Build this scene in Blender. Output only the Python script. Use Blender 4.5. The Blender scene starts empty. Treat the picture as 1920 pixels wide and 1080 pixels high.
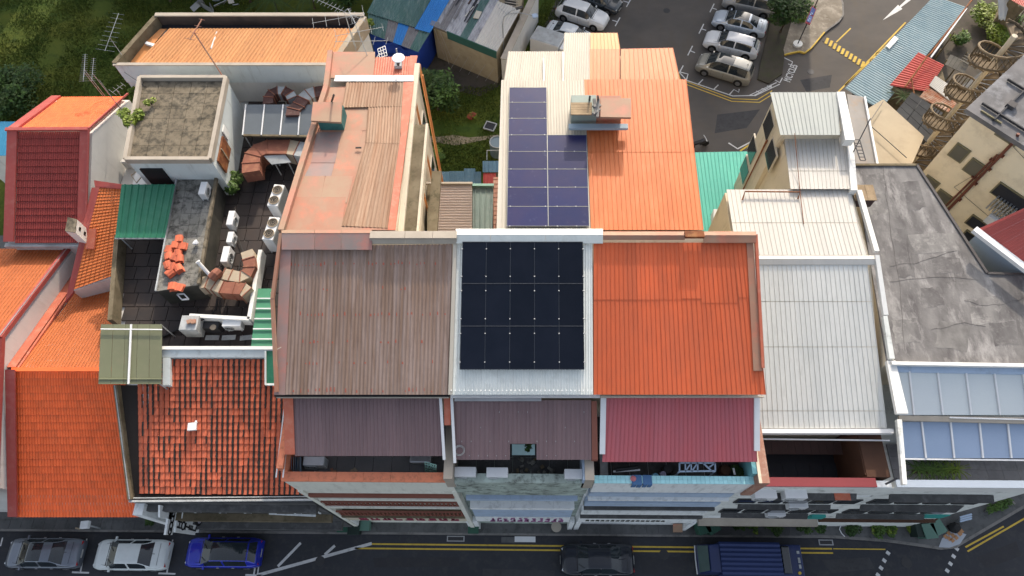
import bpy, bmesh, math, random
from mathutils import Vector, Matrix, noise
rnd = random.Random(7)
sc = bpy.context.scene
# ---------------------------------------------------------------- camera
HCAM, FPX = 46.0, 1280.0
_n = Vector((31, 650, 1280)).normalized()
_X = Vector((1, 0, -31/1280.)).normalized()
_U = -_n
_Y = _U.cross(_X)
# rows: camera (right, down, forward) components of world axes
RC = Matrix((( _X.x, _Y.x, _U.x), (_X.y, _Y.y, _U.y), (_X.z, _Y.z, _U.z)))
RCi = RC.transposed()
def W(px, py, z):
    """point of the place seen at photo pixel (px,py) when it lies z metres above the street"""
    d = RCi @ Vector((px-960, py-540, FPX)); t = (z-HCAM)/d.z
    return Vector((d.x*t, d.y*t, z))
def WY(px, py, y):
    d = RCi @ Vector((px-960, py-540, FPX)); t = y/d.y
    return Vector((d.x*t, y, HCAM+d.z*t))
cd = bpy.data.cameras.new('camera'); cam = bpy.data.objects.new('camera', cd)
sc.collection.objects.link(cam)
cd.sensor_width = 36; cd.lens = 36*FPX/1920; cd.clip_end = 3000; cd.clip_start = .5
right = RCi @ Vector((1,0,0)); down = RCi @ Vector((0,1,0)); fwd = RCi @ Vector((0,0,1))
cam.matrix_world = Matrix.Translation((0,0,HCAM)) @ Matrix((( right.x, -down.x, -fwd.x), (right.y, -down.y, -fwd.y), (right.z, -down.z, -fwd.z))).to_4x4()
sc.camera = cam
# ---------------------------------------------------------------- sky, sun, exposure
SUN_EL, SUN_AZ = 27.0, 9.0          # azimuth from +Y (north) towards +X
w = bpy.data.worlds.new('World'); sc.world = w; w.use_nodes = True
wn = w.node_tree; bg = wn.nodes['Background']
sky = wn.nodes.new('ShaderNodeTexSky'); sky.sky_type = 'NISHITA'; sky.sun_disc = False
sky.sun_elevation = math.radians(SUN_EL); sky.sun_rotation = math.radians(SUN_AZ)
sky.air_density = 1.0; sky.dust_density = 4.0; sky.ozone_density = .35
hz = wn.nodes.new('ShaderNodeHueSaturation'); hz.inputs['Saturation'].default_value = .55   # hazy, whitish tropical sky
wn.links.new(sky.outputs[0], hz.inputs['Color']); wn.links.new(hz.outputs[0], bg.inputs[0]); bg.inputs[1].default_value = 0.15
sl = bpy.data.lights.new('sun', 'SUN'); sl.energy = 2.3; sl.angle = math.radians(.5); sl.color = (1, .87, .70)
so = bpy.data.objects.new('sun', sl); sc.collection.objects.link(so)
_e, _a = math.radians(SUN_EL), math.radians(SUN_AZ)
sd = Vector((math.sin(_a)*math.cos(_e), math.cos(_a)*math.cos(_e), math.sin(_e)))
so.rotation_euler = sd.to_track_quat('Z', 'Y').to_euler()
so.location = (20, 60, 60)
sc.view_settings.view_transform = 'Standard'; sc.view_settings.look = 'None'
sc.view_settings.gamma = 1; sc.view_settings.use_curve_mapping = False
sc.view_settings.exposure = 1.03

# ---------------------------------------------------------------- materials
MATS = {}
def M(name, c, c2=None, rough=.7, s=(.6,.6,.6), amt=.6, d=None, damt=.0, ds=6., rv=.0, metal=0., bump=.0, spec=.25, coat=0., iv=0., alpha=1., dstretch=(1,1,1), dlo=.5, trans=0.):
    """base colour c, patches of c2 (world noise stretched by s), dirt d, per-piece variation rv / iv"""
    if name in MATS: return MATS[name]
    m = bpy.data.materials.new(name); m.use_nodes = True; nt = m.node_tree; N = nt.nodes; L = nt.links
    b = N['Principled BSDF']; b.inputs['Roughness'].default_value = rough; b.inputs['Metallic'].default_value = metal
    b.inputs['Specular IOR Level'].default_value = spec
    if coat: b.inputs['Coat Weight'].default_value = coat; b.inputs['Coat Roughness'].default_value = .05
    if trans: b.inputs['Transmission Weight'].default_value = trans
    if alpha < 1: b.inputs['Alpha'].default_value = alpha
    geo = N.new('ShaderNodeNewGeometry')
    def noi(scale, st, det=4, rgh=.6):
        mp = N.new('ShaderNodeMapping'); mp.inputs['Scale'].default_value = st; L.new(geo.outputs['Position'], mp.inputs[0])
        n = N.new('ShaderNodeTexNoise'); n.inputs['Scale'].default_value = scale; n.inputs['Detail'].default_value = det
        n.inputs['Roughness'].default_value = rgh; L.new(mp.outputs[0], n.inputs[0]); return n.outputs[0]
    def ramp(src, lo, hi):
        r = N.new('ShaderNodeMapRange'); r.inputs[1].default_value = lo; r.inputs[2].default_value = hi; r.clamp = True
        L.new(src, r.inputs[0]); return r.outputs[0]
    def mul(a, k):
        q = N.new('ShaderNodeMath'); q.operation = 'MULTIPLY'; L.new(a, q.inputs[0]); q.inputs[1].default_value = k; return q.outputs[0]
    def mix(fac, a, bcol):
        q = N.new('ShaderNodeMix'); q.data_type = 'RGBA'; L.new(fac, q.inputs[0])
        if isinstance(a, tuple): q.inputs[6].default_value = (*a, 1)
        else: L.new(a, q.inputs[6])
        if isinstance(bcol, tuple): q.inputs[7].default_value = (*bcol, 1)
        else: L.new(bcol, q.inputs[7])
        return q.outputs[2]
    c2 = c2 or tuple(v*.8 for v in c)
    col = mix(mul(ramp(noi(1., s), .35, .65), amt), c, c2)
    fine = noi(ds*3, (1,1,1), 3)
    col = mix(mul(ramp(fine, .3, .75), .18), col, tuple(v*.72 for v in c))
    if d: col = mix(mul(ramp(noi(ds, dstretch, 5, .7), dlo, dlo+.18), damt), col, d)
    if rv or iv:
        h = N.new('ShaderNodeHueSaturation'); L.new(col, h.inputs['Color'])
        oi = N.new('ShaderNodeObjectInfo')
        a = N.new('ShaderNodeMath'); a.operation = 'MULTIPLY_ADD'; L.new(oi.outputs['Random'], a.inputs[0]); a.inputs[1].default_value = rv*2; a.inputs[2].default_value = 1-rv-iv
        i = N.new('ShaderNodeMath'); i.operation = 'MULTIPLY_ADD'; L.new(geo.outputs['Random Per Island'], i.inputs[0]); i.inputs[1].default_value = iv*2; L.new(a.outputs[0], i.inputs[2])
        L.new(i.outputs[0], h.inputs['Value']); col = h.outputs[0]
    L.new(col, b.inputs['Base Color'])
    if bump:
        bp = N.new('ShaderNodeBump'); bp.inputs['Strength'].default_value = bump; bp.inputs['Distance'].default_value = .02
        L.new(fine, bp.inputs['Height']); L.new(bp.outputs[0], b.inputs['Normal'])
    MATS[name] = m; return m
def hx(h, k=1.):
    v = [int(h[i:i+2], 16)/255 for i in (0,2,4)]
    return tuple(min(.9, k*(x/12.92 if x <= .04045 else ((x+.055)/1.055)**2.4)) for x in v)

# ---------------------------------------------------------------- mesh builder
COL = sc.collection
class MB:
    def __init__(s): s.v = []; s.f = []
    def add(s, vs, fs):
        o = len(s.v); s.v += [Vector(v) for v in vs]; s.f += [tuple(i+o for i in f) for f in fs]; return s
    def prism(s, pts, bottom):
        """polygon pts (3D, any order) extruded down: bottom = z level (float) or thickness as negative"""
        pts = [Vector(p) for p in pts]; n = len(pts)
        area = sum(pts[i].x*pts[(i+1)%n].y - pts[(i+1)%n].x*pts[i].y for i in range(n))
        if area < 0: pts.reverse()
        lo = [Vector((p.x, p.y, bottom if bottom >= -.0001 and not isinstance(bottom, tuple) else p.z+bottom)) for p in pts] if not isinstance(bottom, tuple) else [Vector((p.x,p.y,p.z-bottom[0])) for p in pts]
        return s.add(pts+lo, [tuple(range(n)), tuple(reversed(range(n, 2*n)))] + [(i, n+i, n+(i+1)%n, (i+1)%n) for i in range(n)])
    def slab(s, pts, th): return s.prism(pts, (th,))
    def box(s, c, size, rz=0., rx=0., ry=0.):
        c = Vector(c); R = Matrix.Rotation(rz, 3, 'Z') @ Matrix.Rotation(ry, 3, 'Y') @ Matrix.Rotation(rx, 3, 'X')
        h = Vector(size)/2
        vs = [c + R @ Vector((sx*h.x, sy*h.y, sz*h.z)) for sz in (-1,1) for sy in (-1,1) for sx in (-1,1)]
        return s.add(vs, [(0,2,3,1),(4,5,7,6),(0,1,5,4),(2,6,7,3),(0,4,6,2),(1,3,7,5)])
    def bb(s, x0,x1,y0,y1,z0,z1): return s.box(((x0+x1)/2,(y0+y1)/2,(z0+z1)/2), (abs(x1-x0),abs(y1-y0),abs(z1-z0)))
    def bar(s, a, b, wd, hh=None, up=Vector((0,0,1))):
        a = Vector(a); b = Vector(b); hh = hh or wd; d = (b-a).normalized()
        if abs(d.dot(up)) > .98: up = Vector((1,0,0))
        r = d.cross(up).normalized()*wd/2; u = r.cross(d).normalized()*hh/2
        vs = [p+q for p in (a,b) for q in (-r-u, r-u, r+u, -r+u)]
        return s.add(vs, [(3,2,1,0),(4,5,6,7),(0,1,5,4),(1,2,6,5),(2,3,7,6),(3,0,4,7)])
    def wall(s, a, b, z0, th, z1a, z1b=None):
        """vertical wall from a to b"""
        a = Vector((a[0],a[1],0)); b = Vector((b[0],b[1],0)); z1b = z1a if z1b is None else z1b
        d = (b-a).normalized(); n = Vector((-d.y, d.x, 0))*th/2
        t = [a-n, b-n, b+n, a+n]; zz = [z1a, z1b, z1b, z1a]
        vs = [Vector((p.x,p.y,z0)) for p in t] + [Vector((p.x,p.y,z)) for p,z in zip(t,zz)]
        return s.add(vs, [(3,2,1,0),(4,5,6,7),(0,1,5,4),(1,2,6,5),(2,3,7,6),(3,0,4,7)])
    def tube(s, pts, r, n=8, cap=True, r2=None):
        pts = [Vector(p) for p in pts]; m = len(pts); o = len(s.v); up = Vector((0,0,1))
        for i, p in enumerate(pts):
            d = (pts[min(i+1,m-1)]-pts[max(i-1,0)]).normalized()
            a = d.cross(up)
            if a.length < .05: a = d.cross(Vector((1,0,0)))
            a.normalize(); b2 = a.cross(d).normalized()
            rr = r if r2 is None else r+(r2-r)*i/max(1,m-1)
            for k in range(n):
                t = 2*math.pi*k/n; s.v.append(p + a*math.cos(t)*rr + b2*math.sin(t)*rr)
        for i in range(m-1):
            for k in range(n): s.f.append((o+i*n+k, o+i*n+(k+1)%n, o+(i+1)*n+(k+1)%n, o+(i+1)*n+k))
        if cap: s.f.append(tuple(o+k for k in reversed(range(n)))); s.f.append(tuple(o+(m-1)*n+k for k in range(n)))
        return s
    def disc(s, c, r, h, n=16):
        c = Vector(c); return s.tube([c, c+Vector((0,0,h))], r, n)
    def obj(s, name, mat, parent=None, smooth=False, bevel=0., origin=None, kind=None, **tags):
        root = parent; o0 = Vector((0,0,0))
        while root is not None: o0 += root.location; root = root.parent
        loc = Vector((0,0,0))
        if origin is not None: loc = Vector(origin)-o0; o0 = Vector(origin)
        me = bpy.data.meshes.new(name); me.from_pydata([tuple(v-o0) for v in s.v], [], s.f)
        me.materials.append(MATS[mat] if isinstance(mat, str) else mat); me.update()
        if smooth: me.shade_smooth()
        o = bpy.data.objects.new(name, me); COL.objects.link(o); o.parent = parent; o.location = loc
        if bevel:
            bm = o.modifiers.new('bevel', 'BEVEL'); bm.width = bevel; bm.segments = 2; bm.limit_method = 'ANGLE'
        if kind: o['kind'] = kind
        for k, v in tags.items(): o[k] = v
        return o
def thing(name, label, cat, loc=(0,0,0), group=None, rz=0.):
    o = bpy.data.objects.new(name, None); COL.objects.link(o); o.location = loc; o.rotation_euler.z = rz
    o.empty_display_size = .3
    o['label'] = label; o['category'] = cat
    if group: o['group'] = group
    return o
def tagm(o, label, cat, group=None):
    o['label'] = label; o['category'] = cat
    if group: o['group'] = group
    return o
def copy_tree(o, parent=None):
    c = o.copy(); COL.objects.link(c); c.parent = parent
    for ch in list(o.children): copy_tree(ch, c)
    return c
def lerp(a, b, t): return Vector(a)*(1-t)+Vector(b)*t
def bil(q, u, v): return lerp(lerp(q[0], q[1], u), lerp(q[3], q[2], u), v)
# roof covered with ribbed / corrugated sheets.  q = [eave left, eave right, ridge right, ridge left]
def sheets(parent, q, n_rib, nu, nv, mat, prof='rib', amp=.03, name='roof_sheet', lap=.03, jit=.004, th=None, uneven=0., lift=.0):
    q = [Vector(p) for p in q]
    out = []
    nrm = (q[1]-q[0]).cross(q[3]-q[0]).normalized()
    if nrm.z < 0: nrm = -nrm
    if prof == 'rib': pr = [(0,0),(.40,0),(.5,1),(.62,1),(.72,0)]
    elif prof == 'seam': pr = [(0,0),(.86,0),(.88,1),(.95,1),(.97,0)]
    elif prof == 'wave': pr = [(0,.0),(.17,.25),(.33,.75),(.5,1),(.67,.75),(.83,.25)]
    else: pr = [(0,0)]
    per = max(1, round(n_rib/nu))
    for j in range(nv):
        vb = [ (j+ (rnd.uniform(-uneven,uneven) if 0<j<nv else 0))/nv for _ in range(1)][0]
        for i in range(nu):
            u0, u1 = i/nu, (i+1)/nu
            v0, v1 = j/nv, (j+1)/nv
            if uneven and j > 0: v0 += 0
            m = MB(); dz = lift + rnd.uniform(0, jit) + (nv-1-j)*0.0
            us = []
            for r in range(per):
                for (t, h) in pr: us.append((u0+(r+t)/per*(u1-u0), h))
            us.append((u1-.0005, 0))
            lo = -lap/max(.5,(q[3]-q[0]).length) if j > 0 else 0
            rows = [(v0+lo, .010 if j > 0 else 0), (v1, 0)]
            tb = th or .012
            for (vv, hz) in rows:
                for (uu, h) in us: m.v.append(bil(q, uu, vv) + nrm*(h*amp+dz+hz+.006))
            k = len(us)
            for a in range(k-1): m.f.append((a, a+1, k+a+1, k+a))
            # turned-down front and side edges give the sheet thickness
            for (uu, h) in us: m.v.append(bil(q, uu, v0+lo) + nrm*(h*amp+dz+rows[0][1]+.006-tb))
            for a in range(k-1): m.f.append((2*k+a, 2*k+a+1, a+1, a))
            b0 = len(m.v); m.v += [bil(q, u1-.0005, v0+lo)-nrm*.0, bil(q, u1-.0005, v1)-nrm*.0, bil(q,u0,v0+lo), bil(q,u0,v1)]
            m.f += [(k-1, b0, b0+1, 2*k-1), (0, k, b0+3, b0+2)]
            out.append(m.obj(name, mat, parent, origin=bil(q, (u0+u1)/2, (v0+v1)/2)))
    return out
def rtiles(parent, q, nc, nr, mat, individual=0, name='roof_tile', h=.035, wob=.0):
    """courses of tiles from eave to ridge; each tile a little curved piece"""
    q = [Vector(p) for p in q]; nrm = (q[1]-q[0]).cross(q[3]-q[0]).normalized()
    if nrm.z < 0: nrm = -nrm
    stuff = MB(); cnt = 0
    for j in range(nr):
        for i in range(nc):
            m = MB(); u0, u1 = (i+.05)/nc, (i+.95)/nc; v0, v1 = j/nr, (j+1.12)/nr
            v1 = min(v1, 1.0)
            t = rnd.uniform(-wob, wob)
            vs = []
            for (vv, lift) in ((v0, h), (v1, .002)):
                for (uu, hh) in ((u0, 0), (u0*.7+u1*.3, h*.55), (u0*.3+u1*.7, h*.55), (u1, 0)):
                    vs.append(bil(q, uu, vv+t/nr)+nrm*(lift+hh+.004))
            for (uu, hh) in ((u0,0),(u1,0)): vs.append(bil(q, uu, v0+t/nr)+nrm*.001)
            m.add(vs, [(0,1,5,4),(1,2,6,5),(2,3,7,6),(8,9,3,2,1,0),(8,0,4),(3,9,7)])
            if cnt < individual: m.obj(name, mat, parent, origin=bil(q,(u0+u1)/2,(v0+v1)/2)); cnt += 1
            else: stuff.add(m.v, m.f)
    if stuff.v: return stuff.obj(name+'s', mat, parent, kind='stuff')
def quad(parent, name, pts, th, mat, **k):
    m = MB(); pts = [Vector(p) for p in pts]
    return m.slab(pts, th).obj(name, mat, parent, **k)
# ================================================================ materials used in many places
M('asphalt', (.046,.048,.056), (.034,.036,.042), .9, (.25,.25,.25), .8, d=(.085,.08,.075), damt=.35, ds=1.6, bump=.4)
M('asphalt_lot', (.115,.102,.092), (.075,.070,.067), .88, (.14,.2,.2), 1., d=(.10,.085,.068), damt=.6, ds=.5, bump=.4, dstretch=(1,.4,1))
M('kerb', (.22,.21,.20), (.15,.145,.14), .85, (1,1,1), .7, d=(.06,.06,.055), damt=.5, ds=2)
M('paving', (.13,.13,.13), (.085,.087,.09), .9, (.7,.7,.7), .9, d=(.04,.045,.04), damt=.5, ds=2.2, rv=.1)
M('pave_light', (.27,.235,.19), (.16,.135,.105), .9, (.6,.6,.6), 1., d=(.42,.38,.32), damt=.7, ds=1.6)
M('earth', (.10,.085,.07), (.06,.052,.045), .95, (.4,.4,.4), 1, d=(.035,.045,.02), damt=.6, ds=2)
M('sand', (.33,.27,.19), (.22,.18,.12), .95, (1,1,1), .9, d=(.05,.07,.02), damt=.5, ds=3)
M('turf', (.045,.078,.010), (.095,.105,.014), .95, (.12,.3,.2), 1., d=(.016,.035,.008), damt=.6, ds=1.1, bump=1.)
M('blade', (.05,.088,.014), (.11,.125,.018), .8, (.2,.2,.2), 1., iv=.35)
M('paint_white', (.62,.62,.62), (.45,.45,.45), .7, (1,1,1), .7, d=(.09,.09,.09), damt=.45, ds=4, dlo=.55)
M('paint_yellow', (.62,.43,.07), (.45,.30,.05), .7, (1,1,1), .7, d=(.08,.075,.06), damt=.45, ds=4, dlo=.55)
M('leaf', (.045,.095,.018), (.075,.13,.025), .6, (.9,.9,.9), 1., iv=.4)
M('leaf_dark', (.022,.055,.014), (.050,.085,.018), .6, (.9,.9,.9), 1., iv=.4)
M('leaf_yellow', (.18,.22,.03), (.10,.16,.02), .6, (.9,.9,.9), 1., iv=.4)
M('bark', (.09,.07,.05), (.05,.04,.03), .9)
M('white_paint', (.74,.74,.72), (.60,.61,.60), .6, (.5,.5,.5), .6, d=(.36,.34,.30), damt=.35, ds=1.4, dstretch=(1.5,1.5,.4), dlo=.55)
M('white_metal', (.72,.73,.74), (.6,.61,.63), .4, (1,1,1), .5, d=(.35,.32,.27), damt=.25, ds=5, dlo=.6)
M('steel', (.45,.46,.47), (.30,.30,.31), .4, metal=.6)
M('dark_metal', (.05,.05,.055), (.03,.03,.03), .5)
M('black', (.015,.015,.017), None, .6)
M('glass_dark', (.02,.026,.03), (.012,.015,.018), .08, spec=.8)
M('rust', (.25,.085,.03), (.12,.04,.02), .8, (2,2,2), 1, d=(.45,.28,.12), damt=.4, ds=3)
# ================================================================ ground
def flat(name, pts, z, mat, parent=None, kind=None, **k):
    m = MB(); pts = [Vector((p[0],p[1],z)) for p in pts]
    a = sum(pts[i].x*pts[(i+1)%len(pts)].y - pts[(i+1)%len(pts)].x*pts[i].y for i in range(len(pts)))
    if a < 0: pts.reverse()
    m.add(pts, [tuple(range(len(pts)))]); return m.obj(name, mat, parent, kind=kind, **k)
ground = flat('ground', [(-400,-300),(400,-300),(400,500),(-400,500)], -.02, 'earth', kind='structure')
road = flat('road', [(-200,-9),(200,-9),(200,200),(28.5,9.0),(24.5,6.6),(22,6.0),(-200,5.75)], 0, 'asphalt', kind='structure')
lot = flat('car_park', [(-1.2,27),(90,27),(90,120),(4,120),(3.2,56),(-.5,45)], 0, 'asphalt_lot', kind='structure')
# ---- pavement with kerb
pav = MB(); pp = [(-200,5.62)]+[tuple(W(*p,.13)[:2]) for p in ((1560,1006),(1660,1013),(1712,1020),(1765,1028),(1792,1025),(1826,1005),(1925,947))]+[(60,26),(60,60),(18,28),(-200,28)]
m = MB(); m.prism([(x,y,.13) for x,y in pp], 0.004)
pavement = m.obj('pavement', 'paving', None, kind='structure')
kb = MB(); kp = pp[:8]
for a, b in zip(kp, kp[1:]):
    kb.bar((a[0],a[1],.069), (b[0],b[1],.069), .16, .145)
kb.obj('kerb', 'kerb', None, kind='structure')
flags = MB()
for i in range(0, 75):   # paving flags along the kerb
    x = -36+i*.75
    if x < 17: 
        for j in range(2):
            m = MB(); m.bb(x+.01, x+.74, 5.75+j*.6, 5.75+j*.6+.58, .131, .146+rnd.uniform(0,.006)); m.obj('paving_flag', 'paving', pavement, origin=(x+.37, 6.0+j*.6, .14))
# ---- road markings
def strip(pxs, wd, mat, parent, z=.006, name='road_marking', zz=0.):
    ps = [W(px,py,0) for px,py in pxs]
    m = MB(); n = len(ps); L_, R_ = [], []
    for i, p in enumerate(ps):
        d = (ps[min(i+1,n-1)]-ps[max(i-1,0)]); d.z = 0; d.normalize(); s = Vector((-d.y, d.x, 0))*wd/2
        L_.append(Vector((p.x,p.y,z))+s); R_.append(Vector((p.x,p.y,z))-s)
    m.add(L_+R_, [(n+i, n+i+1, i+1, i) for i in range(n-1)])
    return m.obj(name, mat, parent)
for a, b in [((135,1073),(167,1074)),((297,1075),(329,1076)),((460,1078),(492,1079))]:
    strip([a,b], .10, 'paint_white', road); c = ((a[0]+b[0])/2, a[1]-1); strip([c,(c[0]+3,c[1]-17)], .10, 'paint_white', road)
for a in [(5,1008),(163,1010),(324,1012)]: strip([a,(a[0]-4,a[1]+16)], .09, 'paint_white', road)
strip([(481,1079),(697,1019)], .19, 'paint_white', road)
strip([(521,1062),(564,1018)], .17, 'paint_white', road, z=.010); strip([(609,1040),(628,1023)], .17, 'paint_white', road, z=.010)
strip([(483,1078),(491,1015)], .08, 'paint_white', road, z=.014)
strip([(697,1020),(1560,1029)], .10, 'paint_yellow', road); strip([(665,1028),(1562,1037)], .10, 'paint_yellow', road)
for cx, cy in [(1665,1037),(1658,1051),(1652,1065),(1646,1078),(1794,1029),(1788,1043),(1782,1057),(1776,1070)]:
    strip([(cx-3.3,cy-2.6),(cx+3.3,cy+2.6)], .21, 'paint_white', road)
strip([(1810,1026),(1882,987)], .10, 'paint_yellow', road); strip([(1814,1034),(1935,964)], .10, 'paint_yellow', road)
strip([(1562,1029),(1660,1030)], .07, 'paint_yellow', road, z=.010)
# worn patches and trench repairs in the tarmac
M('asphalt_patch', (.062,.062,.066), (.048,.048,.052), .95, (1,1,1), .8, d=(.03,.03,.032), damt=.5, ds=3)
M('asphalt_dark', (.038,.038,.043), (.044,.044,.05), .85, (1,1,1), .8, d=(.055,.053,.05), damt=.5, ds=3)
for (par, pxs, mt) in [(road,[(700,1046),(860,1044),(862,1062),(702,1064)],'asphalt_dark'),(road,[(905,1066),(1040,1070),(1040,1090),(905,1090)],'asphalt_patch'),(road,[(1200,1044),(1290,1045),(1288,1078),(1204,1076)],'asphalt_dark'),
        (road,[(1540,1050),(1630,1045),(1640,1066),(1560,1075)],'asphalt_patch'),(road,[(1830,1045),(1905,1015),(1915,1042),(1850,1066)],'asphalt_dark'),
        (lot,[(1500,150),(1560,140),(1556,164),(1512,172)],'asphalt_patch'),(lot,[(1345,215),(1425,205),(1400,240),(1340,250)],'asphalt_patch')]:
    flat('tarmac_patch', [W(*p,0)[:2] for p in pxs], .003, mt, par)
for (x,y,r) in [(600,1052,.3),(1245,1040,.3),(1700,1055,.32),(1250,20,.32),(1520,135,.3)]:
    a = W(x,y,0); par = road if y > 500 else lot; m = MB(); m.disc((a.x,a.y,.004),r,.010,20); mh = m.obj('manhole_cover','dark_metal',par)
# plates in the gutter
for (x0,x1,yy,mt,cover) in [(838,871,1010,'steel',1),(940,965,1012,'paving',0),(965,1004,1011,'white_metal',0),(1535,1562,1017,'steel',1)]:
    a = W(x0,yy,0); b = W(x1,yy,0); m = MB(); m.bb(a.x,b.x,a.y-.17,a.y+.17,-.01,.022); pl = m.obj('drain_cover', mt, road)
    if cover:
        m = MB(); m.bb(a.x+.07,b.x-.07,a.y-.11,a.y+.11,.018,.027); m.obj('grating', 'dark_metal', pl)
# ---- car park markings
def pm(*a, wd=.10, mat='paint_white', z=.006): return strip(list(a), wd, mat, lot, z)
for c, (dx,dy), (sx,sy) in [((1158,41),(4.5,-8),(-10,-3)),((1179,5),(4.5,-8),(-10,-3)),((1335,15),(4,-8),(9,3)),((1315,54),(4.5,-9),(9,3)),((1294,95),(4.5,-9),(9,4))]:
    pm((c[0]-dx,c[1]-dy),(c[0]+dx,c[1]+dy)); pm(c,(c[0]+sx,c[1]+sy), z=.010)
pm((1281,123),(1274,136),(1288,151),(1374,180),(1414,179),(1447,161)); pm((1275,135),(1290,139),(1287,150), z=.010)
pm((1309,158),(1318,149), z=.010); pm((1338,168),(1347,159), z=.010); pm((1368,177),(1376,168),(1385,173),(1386,167), z=.010)
pm((1405,179),(1456,155), z=.014, wd=.08); pm((1415,180),(1462,158), wd=.08, z=.018)
for k in range(3): pm((1418+k*10,171-k*5),(1428+k*10,175-k*5), wd=.09, z=.022)
pm((1271,134),(1276,149),(1372,185),(1420,187),(1448,170), mat='paint_yellow', wd=.09); pm((1269,138),(1275,154),(1372,190),(1424,192),(1450,176), mat='paint_yellow', wd=.09)
pm((1470,108),(1486,116),(1484,122),(1478,120), wd=.09); pm((1453,150),(1462,155),(1467,146), wd=.09)
for k in range(10):
    x = 1550+k*7.5; y = 77+k*4.9; pm((x-2.3,y+5.2),(x+2.3,y-5.2), wd=.24, mat='paint_yellow', z=.03)
m = MB(); a, b = W(1546,73,0), W(1620,121,0); d = (b-a).normalized(); s = Vector((-d.y,d.x,0))*.35
m.prism([a-s+Vector((0,0,.024)), b-s+Vector((0,0,.024)), b+s+Vector((0,0,.024)), a+s+Vector((0,0,.024))], .002); m.obj('speed_hump', 'asphalt_lot', lot)
pm((1568,79),(1595,53), mat='paint_yellow', wd=.12)
pm((1572,172),(1698,42), mat='paint_yellow', wd=.13); pm((1584,160),(1703,46), mat='paint_yellow', wd=.11)
pm((1366,268),(1383,279),(1408,266), wd=.13); pm((1388,283),(1413,266), mat='paint_yellow', wd=.14)
flat('road_marking', [W(*p,0)[:2] for p in [(1655,38),(1684,9),(1686,12),(1703,-4),(1708,0),(1689,14),(1692,17)]], .006, 'paint_white', lot)
# lettering on the tarmac
fc = bpy.data.curves.new('bay_lettering', 'FONT'); fc.body = 'M/CYCLES'; fc.size = 1.0; fc.extrude = .002; fc.offset = .018
fc.materials.append(MATS['paint_white']); fo = bpy.data.objects.new('bay_lettering', fc); COL.objects.link(fo); fo.parent = lot
a, b = W(1481,155,0), W(1497,120,0); d = b-a; fo.location = (a.x, a.y, .012); fo.rotation_euler.z = math.atan2(d.y, d.x)
fo.scale = (d.length/5.0, .85, 1)
# ---- traffic island
isl = [W(*p,0) for p in [(1470,105),(1475,103),(1498,98),(1508,101),(1520,92),(1545,62),(1572,42),(1580,30),(1579,8),(1572,-8),(1540,-25),(1500,-22),(1478,60),(1468,95)]]
m = MB(); m.prism([p+Vector((0,0,.15)) for p in isl], 0.002); m.obj('traffic_island', 'pave_light', None, kind='structure')
kb = MB(); 
for a, b in list(zip(isl, isl[1:]))[:5]: kb.bar(a+Vector((0,0,.08)), b+Vector((0,0,.08)), .12, .16)
kb.obj('kerb', 'paint_yellow', None, kind='structure'); kb = MB()
for a, b in list(zip(isl, isl[1:]))[5:11]: kb.bar(a+Vector((0,0,.08)), b+Vector((0,0,.08)), .14, .16)
kb.obj('kerb', 'kerb', None, kind='structure')
# car-park verge strip left of the cars and right planting bed
M('soil', (.07,.06,.045), (.045,.04,.03), .95, (.5,.5,.5), 1, d=(.05,.07,.02), damt=.5, ds=1.5)
bed = [W(*p,0) for p in [(1455,-40),(1440,60),(1425,120),(1420,150),(1440,158),(1466,140),(1470,105),(1480,60),(1500,-40)]]
m = MB(); m.prism([p+Vector((0,0,.12)) for p in bed], 0.001); m.obj('planting_bed', 'soil', None, kind='structure')
# ---- grass areas
g1 = [(-90,27),(-1.2,27),(-.5,45),(3.2,56),(4,90),(-90,90)]
flat('lawn', g1, -.004, 'turf', kind='structure')
dirt = [W(*p,0) for p in [(775,100),(960,95),(955,150),(930,165),(900,180),(860,172),(780,150)]]
flat('yard_ground', [p[:2] for p in dirt], .004, 'earth', kind='structure')
path = [W(*p,0) for p in [(790,252),(820,257),(850,253),(880,258),(912,255),(935,252),(935,258),(905,263),(880,268),(855,273),(825,268),(790,264)]]
flat('footpath', [p[:2] for p in path], .008, 'sand', kind='structure')
gm = MB()
def blades(m, pxpoly, n, h=.16, zoff=0.):
    ps = [W(*p,0) for p in pxpoly]; x0 = min(p.x for p in ps); x1 = max(p.x for p in ps); y0 = min(p.y for p in ps); y1 = max(p.y for p in ps)
    def inside(x, y):
        c = False; k = len(ps)
        for i in range(k):
            a, b = ps[i], ps[(i+1)%k]
            if (a.y > y) != (b.y > y) and x < (b.x-a.x)*(y-a.y)/(b.y-a.y)+a.x: c = not c
        return c
    c = 0
    while c < n:
        x, y = rnd.uniform(x0,x1), rnd.uniform(y0,y1)
        if not inside(x,y): continue
        if noise.noise(Vector((x*.35,y*.35,0))) < rnd.uniform(-.5,.25): c += .3; continue
        a = rnd.uniform(0, 6.28); hh = h*rnd.uniform(.4,1.5); wv = .05
        dx, dy = math.cos(a)*wv, math.sin(a)*wv; lx, ly = rnd.uniform(-.1,.1), rnd.uniform(-.1,.1)
        m.add([(x-dx,y-dy,zoff),(x+dx,y+dy,zoff),(x+lx,y+ly,hh+zoff)], [(0,1,2)]); c += 1
blades(gm, [(0,0),(480,0),(480,60),(240,230),(0,240)], 26000)
blades(gm, [(780,150),(900,165),(950,150),(950,330),(800,330)], 9000, .13)
blades(gm, [(955,140),(1000,140),(1060,0),(1020,0)], 3000, .13)
gm.obj('grass', 'blade', None, kind='stuff')

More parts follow.
